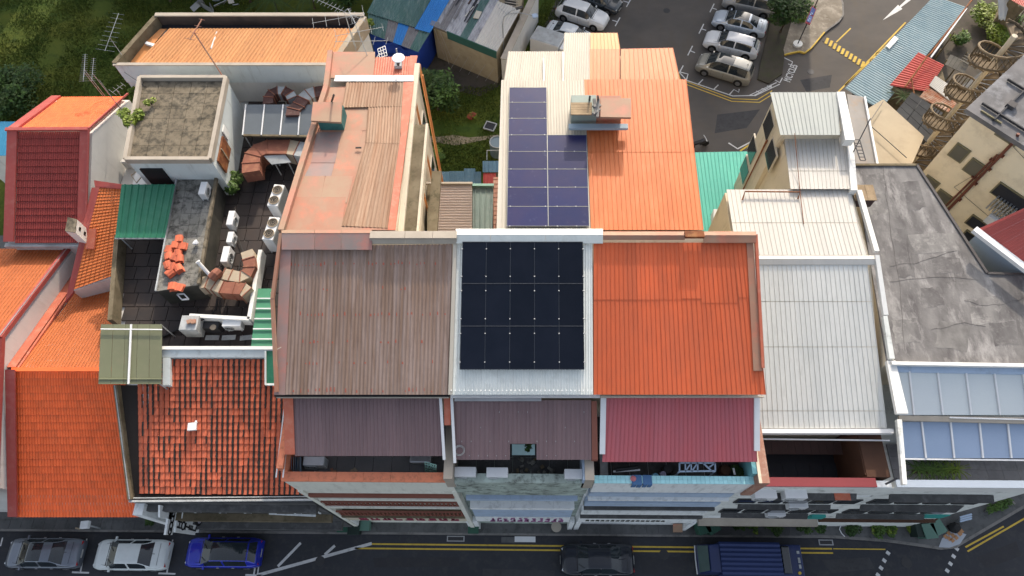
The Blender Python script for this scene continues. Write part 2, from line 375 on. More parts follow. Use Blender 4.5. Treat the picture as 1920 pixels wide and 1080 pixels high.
# ---------------------------------------------------------------- foliage
def leaves(m, c, r, n, size, flatten=.8, hollow=.35, sx=1., sy=1.):
    c = Vector(c)
    for _ in range(n):
        d = Vector((rnd.gauss(0,1), rnd.gauss(0,1), rnd.gauss(0,1)))
        if d.length < 1e-3: continue
        d.normalize(); rad = r*(hollow+(1-hollow)*rnd.random()**.5)
        p = c + Vector((d.x*rad*sx, d.y*rad*sy, d.z*rad*flatten))
        a = rnd.uniform(0,6.28); t = rnd.uniform(-.9,.9); s = size*rnd.uniform(.5,1.3)
        u = Vector((math.cos(a), math.sin(a), t*.5)).normalized()*s; v = Vector((-math.sin(a), math.cos(a), rnd.uniform(-.6,.6))).normalized()*s*.5
        m.add([p-u*.5-v*.15, p+v*.6, p+u*.6, p-v*.6], [(0,3,2,1)])
def bush(name, label, cat, pos, r, n, size, mat='leaf', clumps=6, trunk=.0, group=None, sx=1., sy=1., zc=None):
    t = thing(name, label, cat, pos, group); m = MB(); pos = Vector(pos); zc = zc if zc is not None else r*.7+trunk
    for k in range(clumps):
        a = rnd.uniform(0,6.28); q = r*rnd.uniform(.25,.65)
        leaves(m, pos+Vector((math.cos(a)*q*sx, math.sin(a)*q*sy, zc*rnd.uniform(.7,1.15))), r*rnd.uniform(.35,.6), n//clumps, size)
    m.obj('crown', mat, t)
    if n > 250:      # paler leaves at the outside of the crown, highlights put into the colour
        m = MB()
        for k in range(clumps):
            a = rnd.uniform(0,6.28); q = r*rnd.uniform(.3,.8)
            leaves(m, pos+Vector((math.cos(a)*q*sx, math.sin(a)*q*sy, zc*rnd.uniform(.95,1.3))), r*rnd.uniform(.2,.38), n//(clumps*6), size*1.1, hollow=.2)
        m.obj('highlight_leaves', 'leaf_yellow' if mat != 'leaf_dark' else 'leaf', t)
    s = MB()
    if trunk > .3: s.tube([pos, pos+Vector((.05,0,trunk*.5)), pos+Vector((0,.05,zc))], .05+r*.06, 7, r2=.04)
    for k in range(5):
        a = rnd.uniform(0,6.28); s.tube([pos+Vector((0,0,trunk*.8)), pos+Vector((math.cos(a)*r*.25*sx, math.sin(a)*r*.25*sy, zc*.6+trunk*.2)), pos+Vector((math.cos(a)*r*.55*sx, math.sin(a)*r*.55*sy, zc))], .03+r*.02, 5, r2=.01)
    s.obj('trunk' if trunk > .3 else 'stem', 'bark', t)
    return t
def palm(name, label, pos, h, L, n=11, mat='leaf', cat='palm', group=None, wd=.22):
    t = thing(name, label, cat, pos, group); pos = Vector(pos)
    if h > .2:
        m = MB(); m.tube([pos, pos+Vector((.1,0,h*.5)), pos+Vector((.05,.05,h))], .12, 8, r2=.08); m.obj('trunk', 'bark', t)
    top = pos+Vector((.05,.05,h))
    for k in range(n):
        a = 6.283*k/n+rnd.uniform(-.2,.2); m = MB(); LL = L*rnd.uniform(.8,1.15); rise = rnd.uniform(.2,.6); pr = None
        d = Vector((math.cos(a), math.sin(a), 0)); sd_ = Vector((-d.y, d.x, 0))
        for i in range(9):
            s = i/8; p = top+d*LL*s+Vector((0,0,rise*LL*(s-1.25*s*s)))
            if pr is not None:
                m.bar(pr, p, .025)
                for sg in (-1,1):
                    for q in (0,.5):
                        b0 = lerp(pr,p,q); tip = b0+sd_*sg*wd*LL*.9*(1-s*.6)+d*.18*LL+Vector((0,0,-.05*LL))
                        m.add([b0, b0+d*.03*LL, tip], [(0,1,2)])
            pr = p
        m.obj('frond', mat, t)
    return t
# lawn shrubs and trees (top left, top centre)
bush('shrub', 'big dark round shrub on the lawn, beside the red tiled roof at the left edge', 'shrub', W(48,190,0), 2.6, 2600, .30, 'leaf_dark', 9)
bush('shrub', 'lower yellow-green shrub at the very left edge of the lawn', 'shrub', W(4,215,0), 1.6, 900, .25, 'leaf', 6)
for i, (x,y,r) in enumerate([(255,-8,2.6),(320,2,2.2),(395,-6,2.6),(470,4,2.0)]):
    bush('garden_tree', ['dark tree cut by the top edge, leftmost of the row behind the orange roof','dark tree left of the scrap metal, behind the orange roof','dark tree right of the scrap metal, behind the orange roof','low dark tree left of the palms, behind the orange roof'][i], 'tree', W(x,y,0), r, 1800, .32, 'leaf_dark', 8, trunk=1.4, group='trees along the top edge')
palm('palm', 'dark spiky palm behind the orange roof, left one of two', W(520,22,0), 1.6, 2.6, 15, 'leaf_dark', group='palms behind the orange roof')
palm('palm', 'dark spiky palm beside the green shed roof, right one of two', W(590,16,0), 1.8, 2.8, 15, 'leaf_dark', group='palms behind the orange roof')
bush('garden_tree', 'dark bushy tree between the palms and the green shed roof', 'tree', W(655,18,0), 2.4, 2200, .3, 'leaf_dark', 9, trunk=1.2)
bush('shrub', 'bright green shrub between the antennas and the blue tarpaulin', 'shrub', W(700,108,0), 1.1, 1200, .3, 'leaf', 6, trunk=2.6)
bush('courtyard_tree', 'wide dark green tree in the back garden beside the red-edged roof', 'tree', W(822,205,0), 2.2, 3000, .28, 'leaf_dark', 10, trunk=.9)
bush('shrub', 'small green shrub by the bamboo poles in the back garden', 'shrub', W(812,160,0), 1.0, 700, .24, 'leaf', 5)
bush('street_tree', 'leafy tree between the parked cars and the traffic island', 'tree', W(1462,62,0), 2.0, 2600, .28, 'leaf_dark', 9, trunk=1.8)
bush('shrub', 'yellow-green shrub at the back of the traffic island', 'shrub', W(1494,34,0), 1.0, 800, .22, 'leaf_yellow', 5)
# scrap in the trees
t = thing('scrap_heap', 'pale heap of scrap sheets between the trees at the top edge', 'scrap heap', W(410,16,0))
for k in range(9):
    p = W(372+k*9, 4+rnd.uniform(0,20), .2); m = MB(); m.box(p+Vector((0,0,rnd.uniform(0,.5))), (rnd.uniform(.5,1.4), .05, rnd.uniform(.3,.9)), rnd.uniform(0,3), rnd.uniform(-1,1)); m.obj('sheet', 'steel', t)
# unseen slab blocks, added beyond the park to shade the lawn and car park
M('shade_block_wall', (.55,.53,.48), (.45,.43,.4), .8)
for (x0,x1,yy,h,lb) in [(-120,-46.0,78,31,'unseen pale slab block with rows of windows, added to cast shade west of the gap, beyond the park'),(-41.0,30,76,27.5,'unseen pale slab block with rows of windows, added to cast shade east of the gap, beyond the park')]:
    t = thing('shade_block', lb, 'shade block', ((x0+x1)/2, yy, 0), 'added shade blocks beyond the park')
    m = MB(); m.bb(x0,x1,yy,yy+11,0,h); m.obj('wall', 'shade_block_wall', t)
    m = MB(); m.bb(x0-.3,x1+.3,yy-.3,yy+11.3,h+.01,h+.4); m.obj('roof', 'kerb', t)
    win = MB()
    for fl in range(int(h//2.9)-1):
        for i in range(int((x1-x0)/3.6)):
            win.bb(x0+1+i*3.6, x0+3.2+i*3.6, yy-.06, yy+.02, 1.2+fl*2.9, 2.5+fl*2.9)
    win.obj('windows', 'glass_dark', t, kind='stuff')
# ================================================================ the three tall shophouses in the middle
M('brown_old', (.225,.150,.112), (.315,.24,.21), .7, (5.5,.25,.25), 1., d=(.12,.075,.055), damt=.45, ds=1.3, dstretch=(6,.6,.6), rv=.08, bump=.2)
M('brown_rear', (.27,.155,.095), (.34,.23,.16), .7, (5.,.25,.25), 1., d=(.19,.09,.05), damt=.5, ds=1.1, dstretch=(6,.5,.6), rv=.09)
M('flash_pink', (.36,.17,.115), (.33,.215,.15), .65, (.9,.5,.5), 1., d=(.62,.16,.10), damt=.5, ds=.9, dlo=.52, rv=.06)
M('flash_beige', (.33,.225,.155), (.34,.17,.12), .65, (.7,.7,.7), .9, d=(.55,.22,.16), damt=.45, ds=.7)
M('flash_grey', (.24,.20,.19), (.33,.19,.165), .6, (.7,.7,.7), 1., d=(.50,.16,.12), damt=.5, ds=.8, dlo=.52, rv=.08)
M('red_sheet', (.50,.14,.08), (.42,.12,.08), .55, (1,.5,.5), .8, d=(.55,.28,.2), damt=.4, ds=2, rv=.05)
M('pale_roof', (.72,.74,.70), (.64,.68,.66), .5, (1.5,.3,.3), .8, d=(.42,.42,.38), damt=.25, ds=2.5, rv=.03)
M('cream_roof', (.50,.46,.39), (.45,.415,.35), .5, (2,.3,.3), .8, d=(.45,.40,.33), damt=.25, ds=2.5, dstretch=(4,.5,1), rv=.03)
M('orange_roof', (.68,.14,.052), (.54,.125,.055), .55, (1,.3,.3), .9, d=(.42,.10,.05), damt=.4, ds=1.5, dstretch=(5,.5,1), rv=.09)
M('orange_rear', (.56,.165,.055), (.52,.14,.045), .5, (1,.3,.3), .8, d=(.66,.27,.13), damt=.35, ds=1.2, dstretch=(3,.5,1), rv=.04)
M('orange_pale', (.66,.30,.12), (.62,.25,.09), .5, (1,.3,.3), .8, rv=.04)
M('brown_canopy', (.21,.14,.145), (.175,.118,.125), .6, (3,.4,.4), .9, d=(.19,.15,.15), damt=.3, ds=2, dstretch=(5,.5,1), rv=.05)
M('maroon_canopy', (.50,.125,.14), (.43,.13,.15), .55, (2,.4,.4), .8, rv=.04)
M('cream_wall', (.62,.55,.43), (.52,.46,.36), .8, (.5,.5,.5), .8, d=(.20,.15,.09), damt=.5, ds=1.0, dstretch=(2,2,.5), dlo=.55)
M('moss_concrete', (.20,.165,.11), (.12,.095,.06), .95, (.8,.8,.8), 1., d=(.06,.055,.03), damt=.7, ds=2)
M('stone_cap', (.42,.37,.31), (.33,.29,.24), .8, (1,1,1), .8)
M('terrace_floor', (.22,.215,.22), (.17,.17,.175), .85, (.7,.7,.7), 1., d=(.15,.15,.15), damt=.3, ds=2, rv=.06)
M('terracotta', (.72,.24,.13), (.62,.21,.12), .8, (1,1,1), .8, d=(.20,.10,.06), damt=.45, ds=4)
M('front_cream', (.74,.74,.66), (.66,.66,.59), .8, (.4,.4,.4), .8, d=(.25,.23,.19), damt=.3, ds=1.5, dstretch=(2,2,.5))
M('front_white', (.78,.80,.80), (.70,.73,.74), .8, (.4,.4,.4), .8, d=(.16,.17,.16), damt=.35, ds=1.5, dstretch=(2,2,.5))
M('front_blue', (.40,.50,.64), (.34,.43,.56), .7, (.5,.5,.5), .8, d=(.2,.22,.25), damt=.3, ds=2)
M('louvre_brown', (.24,.09,.065), (.18,.07,.05), .7)
M('algae', (.44,.52,.47), (.26,.30,.27), .95, (1.2,1.2,1.2), 1., d=(.045,.05,.045), damt=.8, ds=2.2, dlo=.48)
M('ledge_dark', (.10,.10,.10), (.06,.06,.062), .95, (.8,.8,.8), 1., d=(.2,.2,.2), damt=.4, ds=2)
M('aqua_tile', (.42,.78,.82), (.38,.70,.75), .35, (1,1,1), .6, rv=.08)
M('panel_glass', (.012,.018,.045), (.018,.022,.05), .10, (1,1,1), .8, spec=.7, rv=.25)
M('panel_dusty', (.012,.018,.080), (.028,.024,.075), .28, (.6,.5,.5), .9, d=(.20,.21,.25), damt=.25, ds=2.2, dlo=.60, rv=.12)
M('panel_black', (.005,.008,.016), (.009,.012,.022), .14, (1,1,1), .6, spec=.22, rv=.2)
X0, X1, X2, X3, X4 = -11.0, -3.42, 2.80, 10.0, 17.2
YF = 6.0
def body(t, x0, x1, y0, y1, z0, z1, mat, name='wall'):
    m = MB(); m.bb(x0,x1,y0,y1,z0,z1); return m.obj(name, mat, t)
def gable(t, x0, x1, ya, za, yb, zb, yc, zc, mat):   # solid below a two-slope roof
    m = MB(); pts = [(ya,0.01),(yc,0.01),(yc,zc),(yb,zb),(ya,za)]; n = 5
    vs = [(x0,y,z) for y,z in pts]+[(x1,y,z) for y,z in pts]
    m.add(vs, [tuple(reversed(range(n))), tuple(range(n,2*n))]+[(i,(i+1)%n,n+(i+1)%n,n+i) for i in range(n)]); return m.obj('wall', mat, t)
# ---------- solar panels
def solar(t, cells, nrm_of, pt_of, mat, clampmat='white_metal', seam=.012):
    for (a,b,c,d) in cells:      # corner points of each panel
        n = (b-a).cross(d-a).normalized(); n = n if n.z > 0 else -n
        cc = (a+b+c+d)/4; m = MB(); s = .992
        P4 = [cc+(p-cc)*s for p in (a,b,c,d)]
        fr = MB(); fr.slab([p+n*.04 for p in P4], .04); f = fr.obj('solar_panel', mat, t, origin=cc)
        f['label'] = 'dark glass panel' 
        del f['label']
        e = MB()
        for p,q in zip(P4, P4[1:]+P4[:1]): e.bar(p+n*.042, q+n*.042, .014, .012)
        e.obj('frame', 'panel_rim' if mat != 'panel_black' else 'panel_rim_dark', f)
M('panel_rim', (.32,.33,.30), (.26,.26,.23), .4, metal=.3); M('panel_rim_dark', (.035,.042,.055), None, .4)
M('galv_clamp', (.40,.41,.42), None, .4)
def clamp(t, p, n=Vector((0,0,1)), s=.05):
    m = MB(); m.box(p+n*.05, (s,s,.03)); m.obj('clamp', 'galv_clamp', t, origin=p)

# ---------- brown house --------------------------------------------------
C1 = thing('brown_roofed_house', 'tall shophouse with weathered brown corrugated roof and orange parapet', 'shophouse', (-7.2, 6, 0), 'tall shophouses in the middle of the row')
gable(C1, X0+.05, X1-.02, 9.4, 17.6, 15.9, 19.9, 16.3, 19.5, 'cream_wall')
body(C1, X0+.05, X1-.02, YF+.35, 9.38, .01, 14.1, 'front_cream')
EL, ER, RL, RR = W(533,740,17.8), W(841,740,17.8), W(545,462,19.85), W(849,458,19.9)
sheets(C1, [EL,ER,RR,RL], 44, 11, 1, 'brown_old', 'wave', .035)
quad(C1, 'roof_flashing', [W(514,740,17.85), W(534,740,17.86), W(546,466,19.93), W(527,440,20.1)], .05, 'flash_grey')
m = MB(); m.bar(W(511,560,19.3), W(519,735,18.0), .14, .18); m.bar(W(527,438,20.15), W(511,560,19.32), .14, .16); m.obj('edge_trim', 'flash_pink', C1)
m = MB(); m.tube([W(509,548,19.4), W(514,600,19.0), W(518,688,18.35)], .045, 6); m.tube([W(520,655,18.6), W(527,651,18.65)], .02, 5); m.obj('conduit', 'cream_roof', C1)
dab = MB(); nn = (ER-EL).cross(RL-EL).normalized()
for (py, pr_, h_) in [(735,.75,.30),(684,.5,.22),(645,.45,.20),(594,.75,.25),(545,.4,.2),(498,.8,.22)]:
    for k in range(44):
        if rnd.random() < pr_*(.55 if k > 8 else 1):
            u = (k+.5)/44; v = (740-py)/280+rnd.uniform(-.006,.006); p = bil([EL,ER,RR,RL], u, v)+nn*.044; e = (ER-EL).normalized()*rnd.uniform(.015,.045); g = (RL-EL).normalized()*h_*rnd.uniform(.2,.7)
            dab.add([p-e,p+e,p+e*.6+g,p-e*.7+g],[(0,1,2,3)])
dab.obj('primer_dabs', M('primer',(.36,.09,.06),(.30,.11,.08),.7), C1, kind='stuff')
# ridge cap: wide pink part and the stone coloured part
for (a,b) in [(528,590),(590,640),(640,698)]:
    m = MB(); m.slab([W(a,437,20.22), W(b-.6,437,20.22), W(b-.6,468+rnd.uniform(-1,1),20.0), W(a,468,20.0)], .03); m.obj('ridge_cap', 'flash_grey', C1)
    m = MB(); m.slab([W(a,431,20.2), W(b-.6,431,20.2), W(b-.6,437,20.23), W(a,437,20.23)], .03); m.obj('ridge_cap', 'flash_beige', C1)
for (a,b) in [(694,760),(760,812),(812,857)]:
    m = MB(); m.bar(W(a,441,20.22), W(b-.6,441,20.22), .36, .12); m.slab([W(a,446,20.20), W(b-.6,446,20.2), W(b-.6,457,20.02), W(a,457,20.02)], .03); m.obj('ridge_cap', 'stone_cap', C1)
# rear wing
XR = -6.05
gable(C1, X0+.15, XR, 16.32, 19.45, 20, 19.1, 27.3, 18.45, 'cream_wall')
zr = lambda py: 19.95 if py > 430 else 18.95+(py-100)/330*.95
R = lambda px,py,dz=0: W(px,py,zr(py)+dz)
for q in [[(532,431),(586,431),(600,330),(555,330)],[(586,431),(640,431),(655,330),(600,330)],[(555,330),(600,330),(627,245),(590,245)],[(600,330),(662,330),(678,245),(627,245)],
          [(590,245),(640,245),(650,165),(607,165)],[(640,245),(690,245),(700,200),(648,200)],[(640,431),(730,431),(736,400),(645,400)]]:
    quad(C1, 'roof_sheet', [R(*p) for p in q], .05, 'flash_pink')
for q in [[(571,330),(621,330),(627,306),(583,306)],[(583,305),(628,305),(640,248),(594,248)]]:
    quad(C1, 'roof_sheet', [R(*p,.02) for p in q], .03, 'flash_grey')
for q in [[(548,380),(600,380),(609,330),(571,330)],[(600,380),(650,380),(662,330),(611,330)],[(544,428),(588,428),(597,384),(552,384)]]:
    quad(C1, 'roof_sheet', [R(*p,.022) for p in q], .03, 'flash_beige')
quad(C1, 'roof_deck', [R(530,431,-.055),R(741,431,-.055),R(765,250,-.055),R(777,150,-.055),R(607,165,-.055)], .05, 'flash_pink')
sheets(C1, [R(640,424,.04),R(728,428,.04),R(750,270,.04),R(685,268,.04)], 13, 4, 1, 'brown_rear', 'wave', .03)
sheets(C1, [R(685,268,.05),R(750,270,.05),R(754,200,.05),R(690,202,.05)], 11, 4, 1, 'brown_rear', 'wave', .03)
sheets(C1, [R(641,202,.06),R(754,200,.06),R(759,152,.06),R(650,152,.06)], 20, 5, 1, 'brown_rear', 'wave', .03)
for (a,b,c,d) in [((727,431),(741,431),(752,340),(739,340)),((739,340),(752,340),(763,250),(752,250)),((751,250),(763,250),(777,150),(757,150))]:
    quad(C1, 'roof_flashing', [R(*p,.10) for p in (a,b,c,d)], .05, 'red_sheet')
for (p,q) in [((528,434),(566,310)),((566,310),(612,165)),((612,165),(620,98))]:
    m = MB(); m.bar(R(*p,.12), R(*q,.12), .26, .30); m.obj('edge_trim', 'flash_beige', C1)
m = MB(); m.slab([R(626,152,.13),R(775,152,.13),R(775,141,.13),R(629,141,.13)], .05); m.obj('roof_flashing', 'white_paint', C1)
quad(C1, 'roof_sheet', [R(618,146,.03),R(702,146,.03),R(703,97,.03),R(622,97,.03)], .05, 'flash_beige')
sheets(C1, [R(700,142,.04),R(774,142,.04),R(778,106,.04),R(704,108,.04)], 16, 4, 1, 'red_sheet', 'wave', .03)
quad(C1, 'roof_flashing', [R(766,141,.12),R(776,141,.12),R(783,104,.12),R(769,104,.12)], .05, 'red_sheet')
# dormer box on the rear roof
M('teal_wall', (.05,.17,.16), (.03,.10,.10), .7, (1.5,1.5,1.5), 1.)
m = MB(); a = R(596,246); b = R(642,246); pa, pb = W(594,227,20.1), W(644,193,20.1); m.bb(pa.x,pb.x,pa.y+.05,pb.y-.12,19.0,20.05); m.obj('roof_light_wall', 'teal_wall', C1)
m = MB(); m.slab([W(583,226,20.2),W(639,229,20.2),W(641,191,20.2),W(587,191,20.2)], .12); m.obj('roof_light_slab', 'flash_beige', C1)
m = MB(); m.tube([W(622,190,20.0),W(626,178,20.9)], .05, 6); m.obj('vent_pipe', 'dark_metal', C1)
# side ledges over the back yard
for (zc, x0, x1, y0, y1, mt) in [(19.2,-6.04,-5.78,16.4,27.0,'cream_wall'),(19.0,-5.78,-5.2,16.4,23.0,'moss_concrete'),(17.4,-4.99,-4.5,16.4,21.3,'moss_concrete')]:
    m = MB(); m.bb(x0,x1,y0,y1,zc-.25,zc); m.obj('side_ledge', mt, C1)
m = MB(); m.bb(-5.2,-5.08,16.4,23.0,18.5,19.08); m.obj('side_ledge', 'cream_wall', C1)
for i,(yy,z) in enumerate([(24.0,15.5),(26.0,15.5),(24.0,11.5),(26.0,11.5)]):
    m = MB(); m.bb(-6.06,-5.98,yy-.5,yy+.5,z-.6,z+.6); wi = m.obj('window', 'cream_roof', C1); m = MB(); m.bb(-5.99,-5.95,yy-.4,yy+.4,z-.5,z+.5); m.obj('pane', 'glass_dark', wi)
# the lower back wall steps out over the yard
for yy in (27.6, 24.9, 22.2):
    m = MB(); m.tube([(-5.93,yy,18.5),(-5.93,yy,.3)], .06, 6); m.obj('drain_pipe', 'orange_pale', C1)
m = MB(); m.tube([(-5.95,27.8,17.5),(-5.95,27.8,.3)], .09, 6); m.obj('drain_pipe', 'duct_cream2' if 0 else 'orange_pale', C1)
m = MB(); m.tube([W(790,380,13.7),W(788,433,13.7)], .02, 5); m.obj('hose', M('hose_green',(.03,.35,.12)), C1)
# front canopy roof, terrace and parapet
sheets(C1, [W(553,855,16.35),W(831,855,16.35),W(828,744,17.2),W(549,744,17.2)], 40, 10, 1, 'brown_canopy', 'rib', .03)
quad(C1, 'roof_flashing', [W(534,852,16.42),W(553,852,16.42),W(549,744,17.3),W(531,744,17.3)], .04, 'red_sheet')
m = MB(); m.bar(W(519,744,17.55), W(842,744,17.55), .10, .10); m.obj('gutter', 'cream_roof', C1)
m = MB(); m.bar(W(515,741,17.68), W(842,741,17.68), .12, .10); m.obj('fascia', 'black', C1)
for (a,b) in [((826,746),(833,862)),((847,746),(853,868))]:
    m = MB(); m.bar(W(*a,17.3), W(*b,16.4), .12, .12); m.obj('gutter', 'white_metal', C1)
m = MB(); m.slab([W(833,797,16.9),W(845,797,16.9),W(845,746,17.25),W(832,746,17.25)], .05); m.obj('roof_flashing', 'red_sheet', C1)
def terrace(t, x0, x1, zf, y0=YF+.36, y1=9.3, mat='terrace_floor'):
    nx = max(2, round((x1-x0)/.9)); ny = 3
    for i in range(nx):
        for j in range(ny):
            m = MB(); a = x0+(x1-x0)*i/nx; b = x0+(x1-x0)*(i+1)/nx; c = y0+(y1-y0)*j/ny; d = y0+(y1-y0)*(j+1)/ny
            m.bb(a+.01,b-.01,c+.01,d-.01,zf-.05,zf+.02+rnd.uniform(0,.006)); m.obj('floor_tile', mat, t, origin=((a+b)/2,(c+d)/2,zf))
terrace(C1, X0+.35, X1-.35, 14.15)
m = MB(); m.bb(X0+.05,X1-.0,YF,YF+.33,13.0,15.3); m.obj('parapet', 'front_cream', C1)
for i in range(6):
    a = X0+.05+i*(X1-X0-.3)/6; m = MB(); m.bb(a+.005,a+(X1-X0-.3)/6-.005,YF-.06,YF+.36,15.3,15.42+.004*(i%2)); m.obj('coping', 'terracotta', C1)
m = MB(); m.bb(X0+.02,X0+.3,YF+.34,9.3,14.1,16.2); m.obj('parapet', 'terracotta', C1)
m = MB(); m.bb(X1-.28,X1+.12,YF-.02,9.3,14.1,15.95); m.obj('party_wall', 'stone_cap', C1)
for x in (X0-.02, X0+.28):
    m = MB(); m.bar((x,YF,15.9),(x,9.0,16.3),.05); m.obj('rail', 'white_metal', C1)
# front wall storeys: ledges, balusters, windows
def storeys(t, x0, x1, spec, yy=YF, inset=.32):
    for (z0, z1, kind, mat) in spec:
        if kind == 'band':
            m = MB(); m.bb(x0,x1,yy+.02,yy+inset,z0,z1); m.obj('wall_band', mat, t)
        elif kind == 'ledge':
            n = max(1, round((x1-x0)/1.2))
            for i in range(n):
                a = x0+(x1-x0)*i/n; m = MB(); m.bb(a+.004,a+(x1-x0)/n-.004,yy-.12,yy+.33,z0,z1); m.obj('ledge', mat, t)
        elif kind == 'louvre':
            n = round((x1-x0)/.22)
            m = MB(); m.bb(x0,x1,yy-.05,yy+.05,z1-.07,z1); m.bb(x0,x1,yy-.05,yy+.05,z0,z0+.07); fr = m.obj('balustrade', mat, t)
            for i in range(n):
                a = x0+(x1-x0)*(i+.5)/n; m = MB(); m.bb(a-.03,a+.03,yy-.04,yy+.04,z0+.071,z1-.071); m.obj('baluster', mat, fr, origin=(a,yy,(z0+z1)/2))
        elif kind == 'window':
            n = max(2, round((x1-x0)/1.25))
            for i in range(n):
                a = x0+(x1-x0)*i/n; b = x0+(x1-x0)*(i+1)/n; m = MB()
                m.bb(a+.03,a+.09,yy+.22,yy+.30,z0,z1); m.bb(b-.09,b-.03,yy+.22,yy+.30,z0,z1); m.bb(a+.09,b-.09,yy+.22,yy+.30,z1-.07,z1); m.bb(a+.09,b-.09,yy+.22,yy+.30,z0,z0+.07)
                wi = m.obj('window', mat, t); m = MB(); m.bb(a+.09,b-.09,yy+.255,yy+.27,z0+.07,z1-.07); m.obj('pane', 'glass_dark', wi)
storeys(C1, X0+.3, X1-.2, [(12.15,13.0,'band','front_cream'),(11.7,12.1,'ledge','louvre_brown'),(10.6,11.6,'window','front_white'),(10.05,10.5,'band','front_cream'),
    (8.9,9.9,'louvre','louvre_brown'),(8.5,8.8,'ledge','front_cream'),(7.2,8.3,'window','front_white'),(5.6,6.8,'louvre','louvre_brown'),(5.2,5.5,'ledge','moss_concrete'),(3.3,5.1,'band','cream_wall')])
for x in (X0+.05, X1-.2):
    m = MB(); m.bb(x,x+.24,YF-.06,YF+.34,.02,12.99); m.obj('pilaster', 'front_cream', C1)
def stacks(t, x0, x1, z0, z1, yy, mat, n, seed):
    r = random.Random(seed); wd = (x1-x0)/n
    for i in range(n):     # blocky painted characters, too worn to read
        m = MB(); a = x0+i*wd+wd*.14; b = x0+(i+1)*wd-wd*.14; hgt = z1-z0
        for k in range(5):
            if r.random() < .5: zz = z0+hgt*r.random()*.85; c = r.uniform(a,b-.1); m.bb(c, min(b,c+r.uniform(.25,.7)*wd), yy-.03, yy, zz, zz+hgt*.16)
            else: c = r.uniform(a,b-.08); zz = z0+hgt*r.random()*.4; m.bb(c, c+.09, yy-.032, yy, zz, zz+hgt*r.uniform(.4,.6))
        m.bb(a,b,yy-.034,yy,z0,z0+hgt*.15)
        m.obj('sign_character', mat, t)
stacks(C1, X0+.9, X1-.6, 3.6, 4.9, YF+.015, M('sign_maroon',(.28,.04,.08)), 9, 3)
# ---------- solar house --------------------------------------------------
C2 = thing('solar_roofed_house', 'narrow shophouse with pale ribbed roof between the brown and the orange roofs', 'shophouse', (-.3, 6, 0), 'tall shophouses in the middle of the row')
gable(C2, X1+.0, X2-.02, 9.4, 17.6, 15.9, 19.9, 16.3, 19.5, 'cream_wall')
body(C2, X1+.0, X2-.02, YF+.35, 9.38, .01, 14.1, 'algae')
sheets(C2, [W(842,740,17.85),W(1112,740,17.85),W(1111,450,19.95),W(851,450,19.95)], 50, 9, 1, 'pale_roof', 'wave', .025)
m = MB(); m.bar(W(844,740,17.92),W(853,456,19.98),.16,.03); m.obj('roof_flashing', 'cream_roof', C2)
for (a,b) in [(855,920),(920,1023),(1023,1131)]:
    m = MB(); m.slab([W(a,429,20.2),W(b-.5,429,20.2),W(b-.5,440,20.26),W(a,440,20.26)], .04); m.slab([W(a,440.3,20.255),W(b-.5,440.3,20.255),W(b-.5,456,19.98+.06),W(a,456,20.04)], .04); m.obj('ridge_cap', 'pale_roof', C2)
body(C2, -1.2, 3.0, 16.32, 24.6, .01, 19.7, 'cream_wall'); body(C2, -1.0, 3.2, 24.6, 26.9, .01, 19.3, 'cream_wall'); 
zs = lambda py: 19.85+(430-py)/280*0.0
S = lambda px,py,dz=0: W(px,py,19.85+dz)
sheets(C2, [S(938,432),S(1107,432),S(1096,152),S(942,152)], 30, 6, 1, 'cream_roof', 'rib', .03, lift=.03)
quad(C2, 'roof_flashing', [S(931,432,.03),S(944,432,.03),S(954,150,.03),S(940,150,.03)], .3, 'cream_roof')
sheets(C2, [W(945,152,19.6),W(1106,152,19.6),W(1107,97,19.45),W(953,97,19.45)], 34, 6, 1, 'cream_roof', 'wave', .03)
sheets(C2, [W(1056,98,19.35),W(1107,98,19.35),W(1107,62,19.25),W(1058,62,19.25)], 11, 2, 1, 'cream_roof', 'wave', .03)
body(C2, 1.9, 3.35, 26.9, 28.5, .01, 19.1, 'cream_wall')
for a,b in [((1056,152),(1056,98)),((1020,165),(1019,110))]:
    m = MB(); m.bar(W(*a,19.72), W(*b,19.6), .06,.06); m.obj('conduit', 'white_metal', C2)
AR = thing('solar_array', 'purple-blue dusty solar panels in two columns on the cream rear roof', 'solar panels', S(1028,300))
ys = [425,388,352,318,285,254,223,193,165]
xl = lambda py: 950+(425-py)/260*5; xr = lambda py: 1105-(425-py)/171*5
xm = lambda py: 1028-(425-py)/260*3
cells = []
for i in range(8):
    a, b = ys[i], ys[i+1]
    cells.append([S(xl(a),a,.16),S(xm(a),a,.16),S(xm(b),b,.16),S(xl(b),b,.16)])
    if i < 5: cells.append([S(xm(a),a,.16),S(xr(a),a,.16),S(xr(b),b,.16),S(xm(b),b,.16)])
solar(AR, cells, None, None, 'panel_dusty')
for i in range(9):
    for fx in ((xl(ys[i])+6, xm(ys[i])-5) + ((xm(ys[i])+17, xr(ys[i])-24) if i < 6 else ())): clamp(AR, S(fx, ys[i], .16))
for fx in (968, 1014):
    m = MB(); m.bar(S(fx,430,.09), S(fx+2,166,.09), .05,.06); m.obj('rail', 'steel', AR)
for fx in (1045, 1085):
    m = MB(); m.bar(S(fx,430,.09), S(fx-3,256,.09), .05,.06); m.obj('rail', 'steel', AR)
AF = thing('solar_array', 'near-black solar panels, five by three, on the pale front roof', 'solar panels', W(980,574,19))
def FR(u, v, dz=.14):   # u across 0..5, v down 0..3
    top = lerp(W(868,455,19.93), W(1092,455,19.93), u/5); bot = lerp(W(863,693,18.22), W(1095,693,18.22), u/5)
    return lerp(top, bot, v/3)+Vector((0,-.33,.94))*dz
solar(AF, [[FR(i,j+1),FR(i+1,j+1),FR(i+1,j),FR(i,j)] for j in range(3) for i in range(5)], None, None, 'panel_black')
for j in range(3):
    for i in range(6):
        for q in (.17,.83): clamp(AF, FR(i, j+q, .14), Vector((0,-.33,.94)), .045)
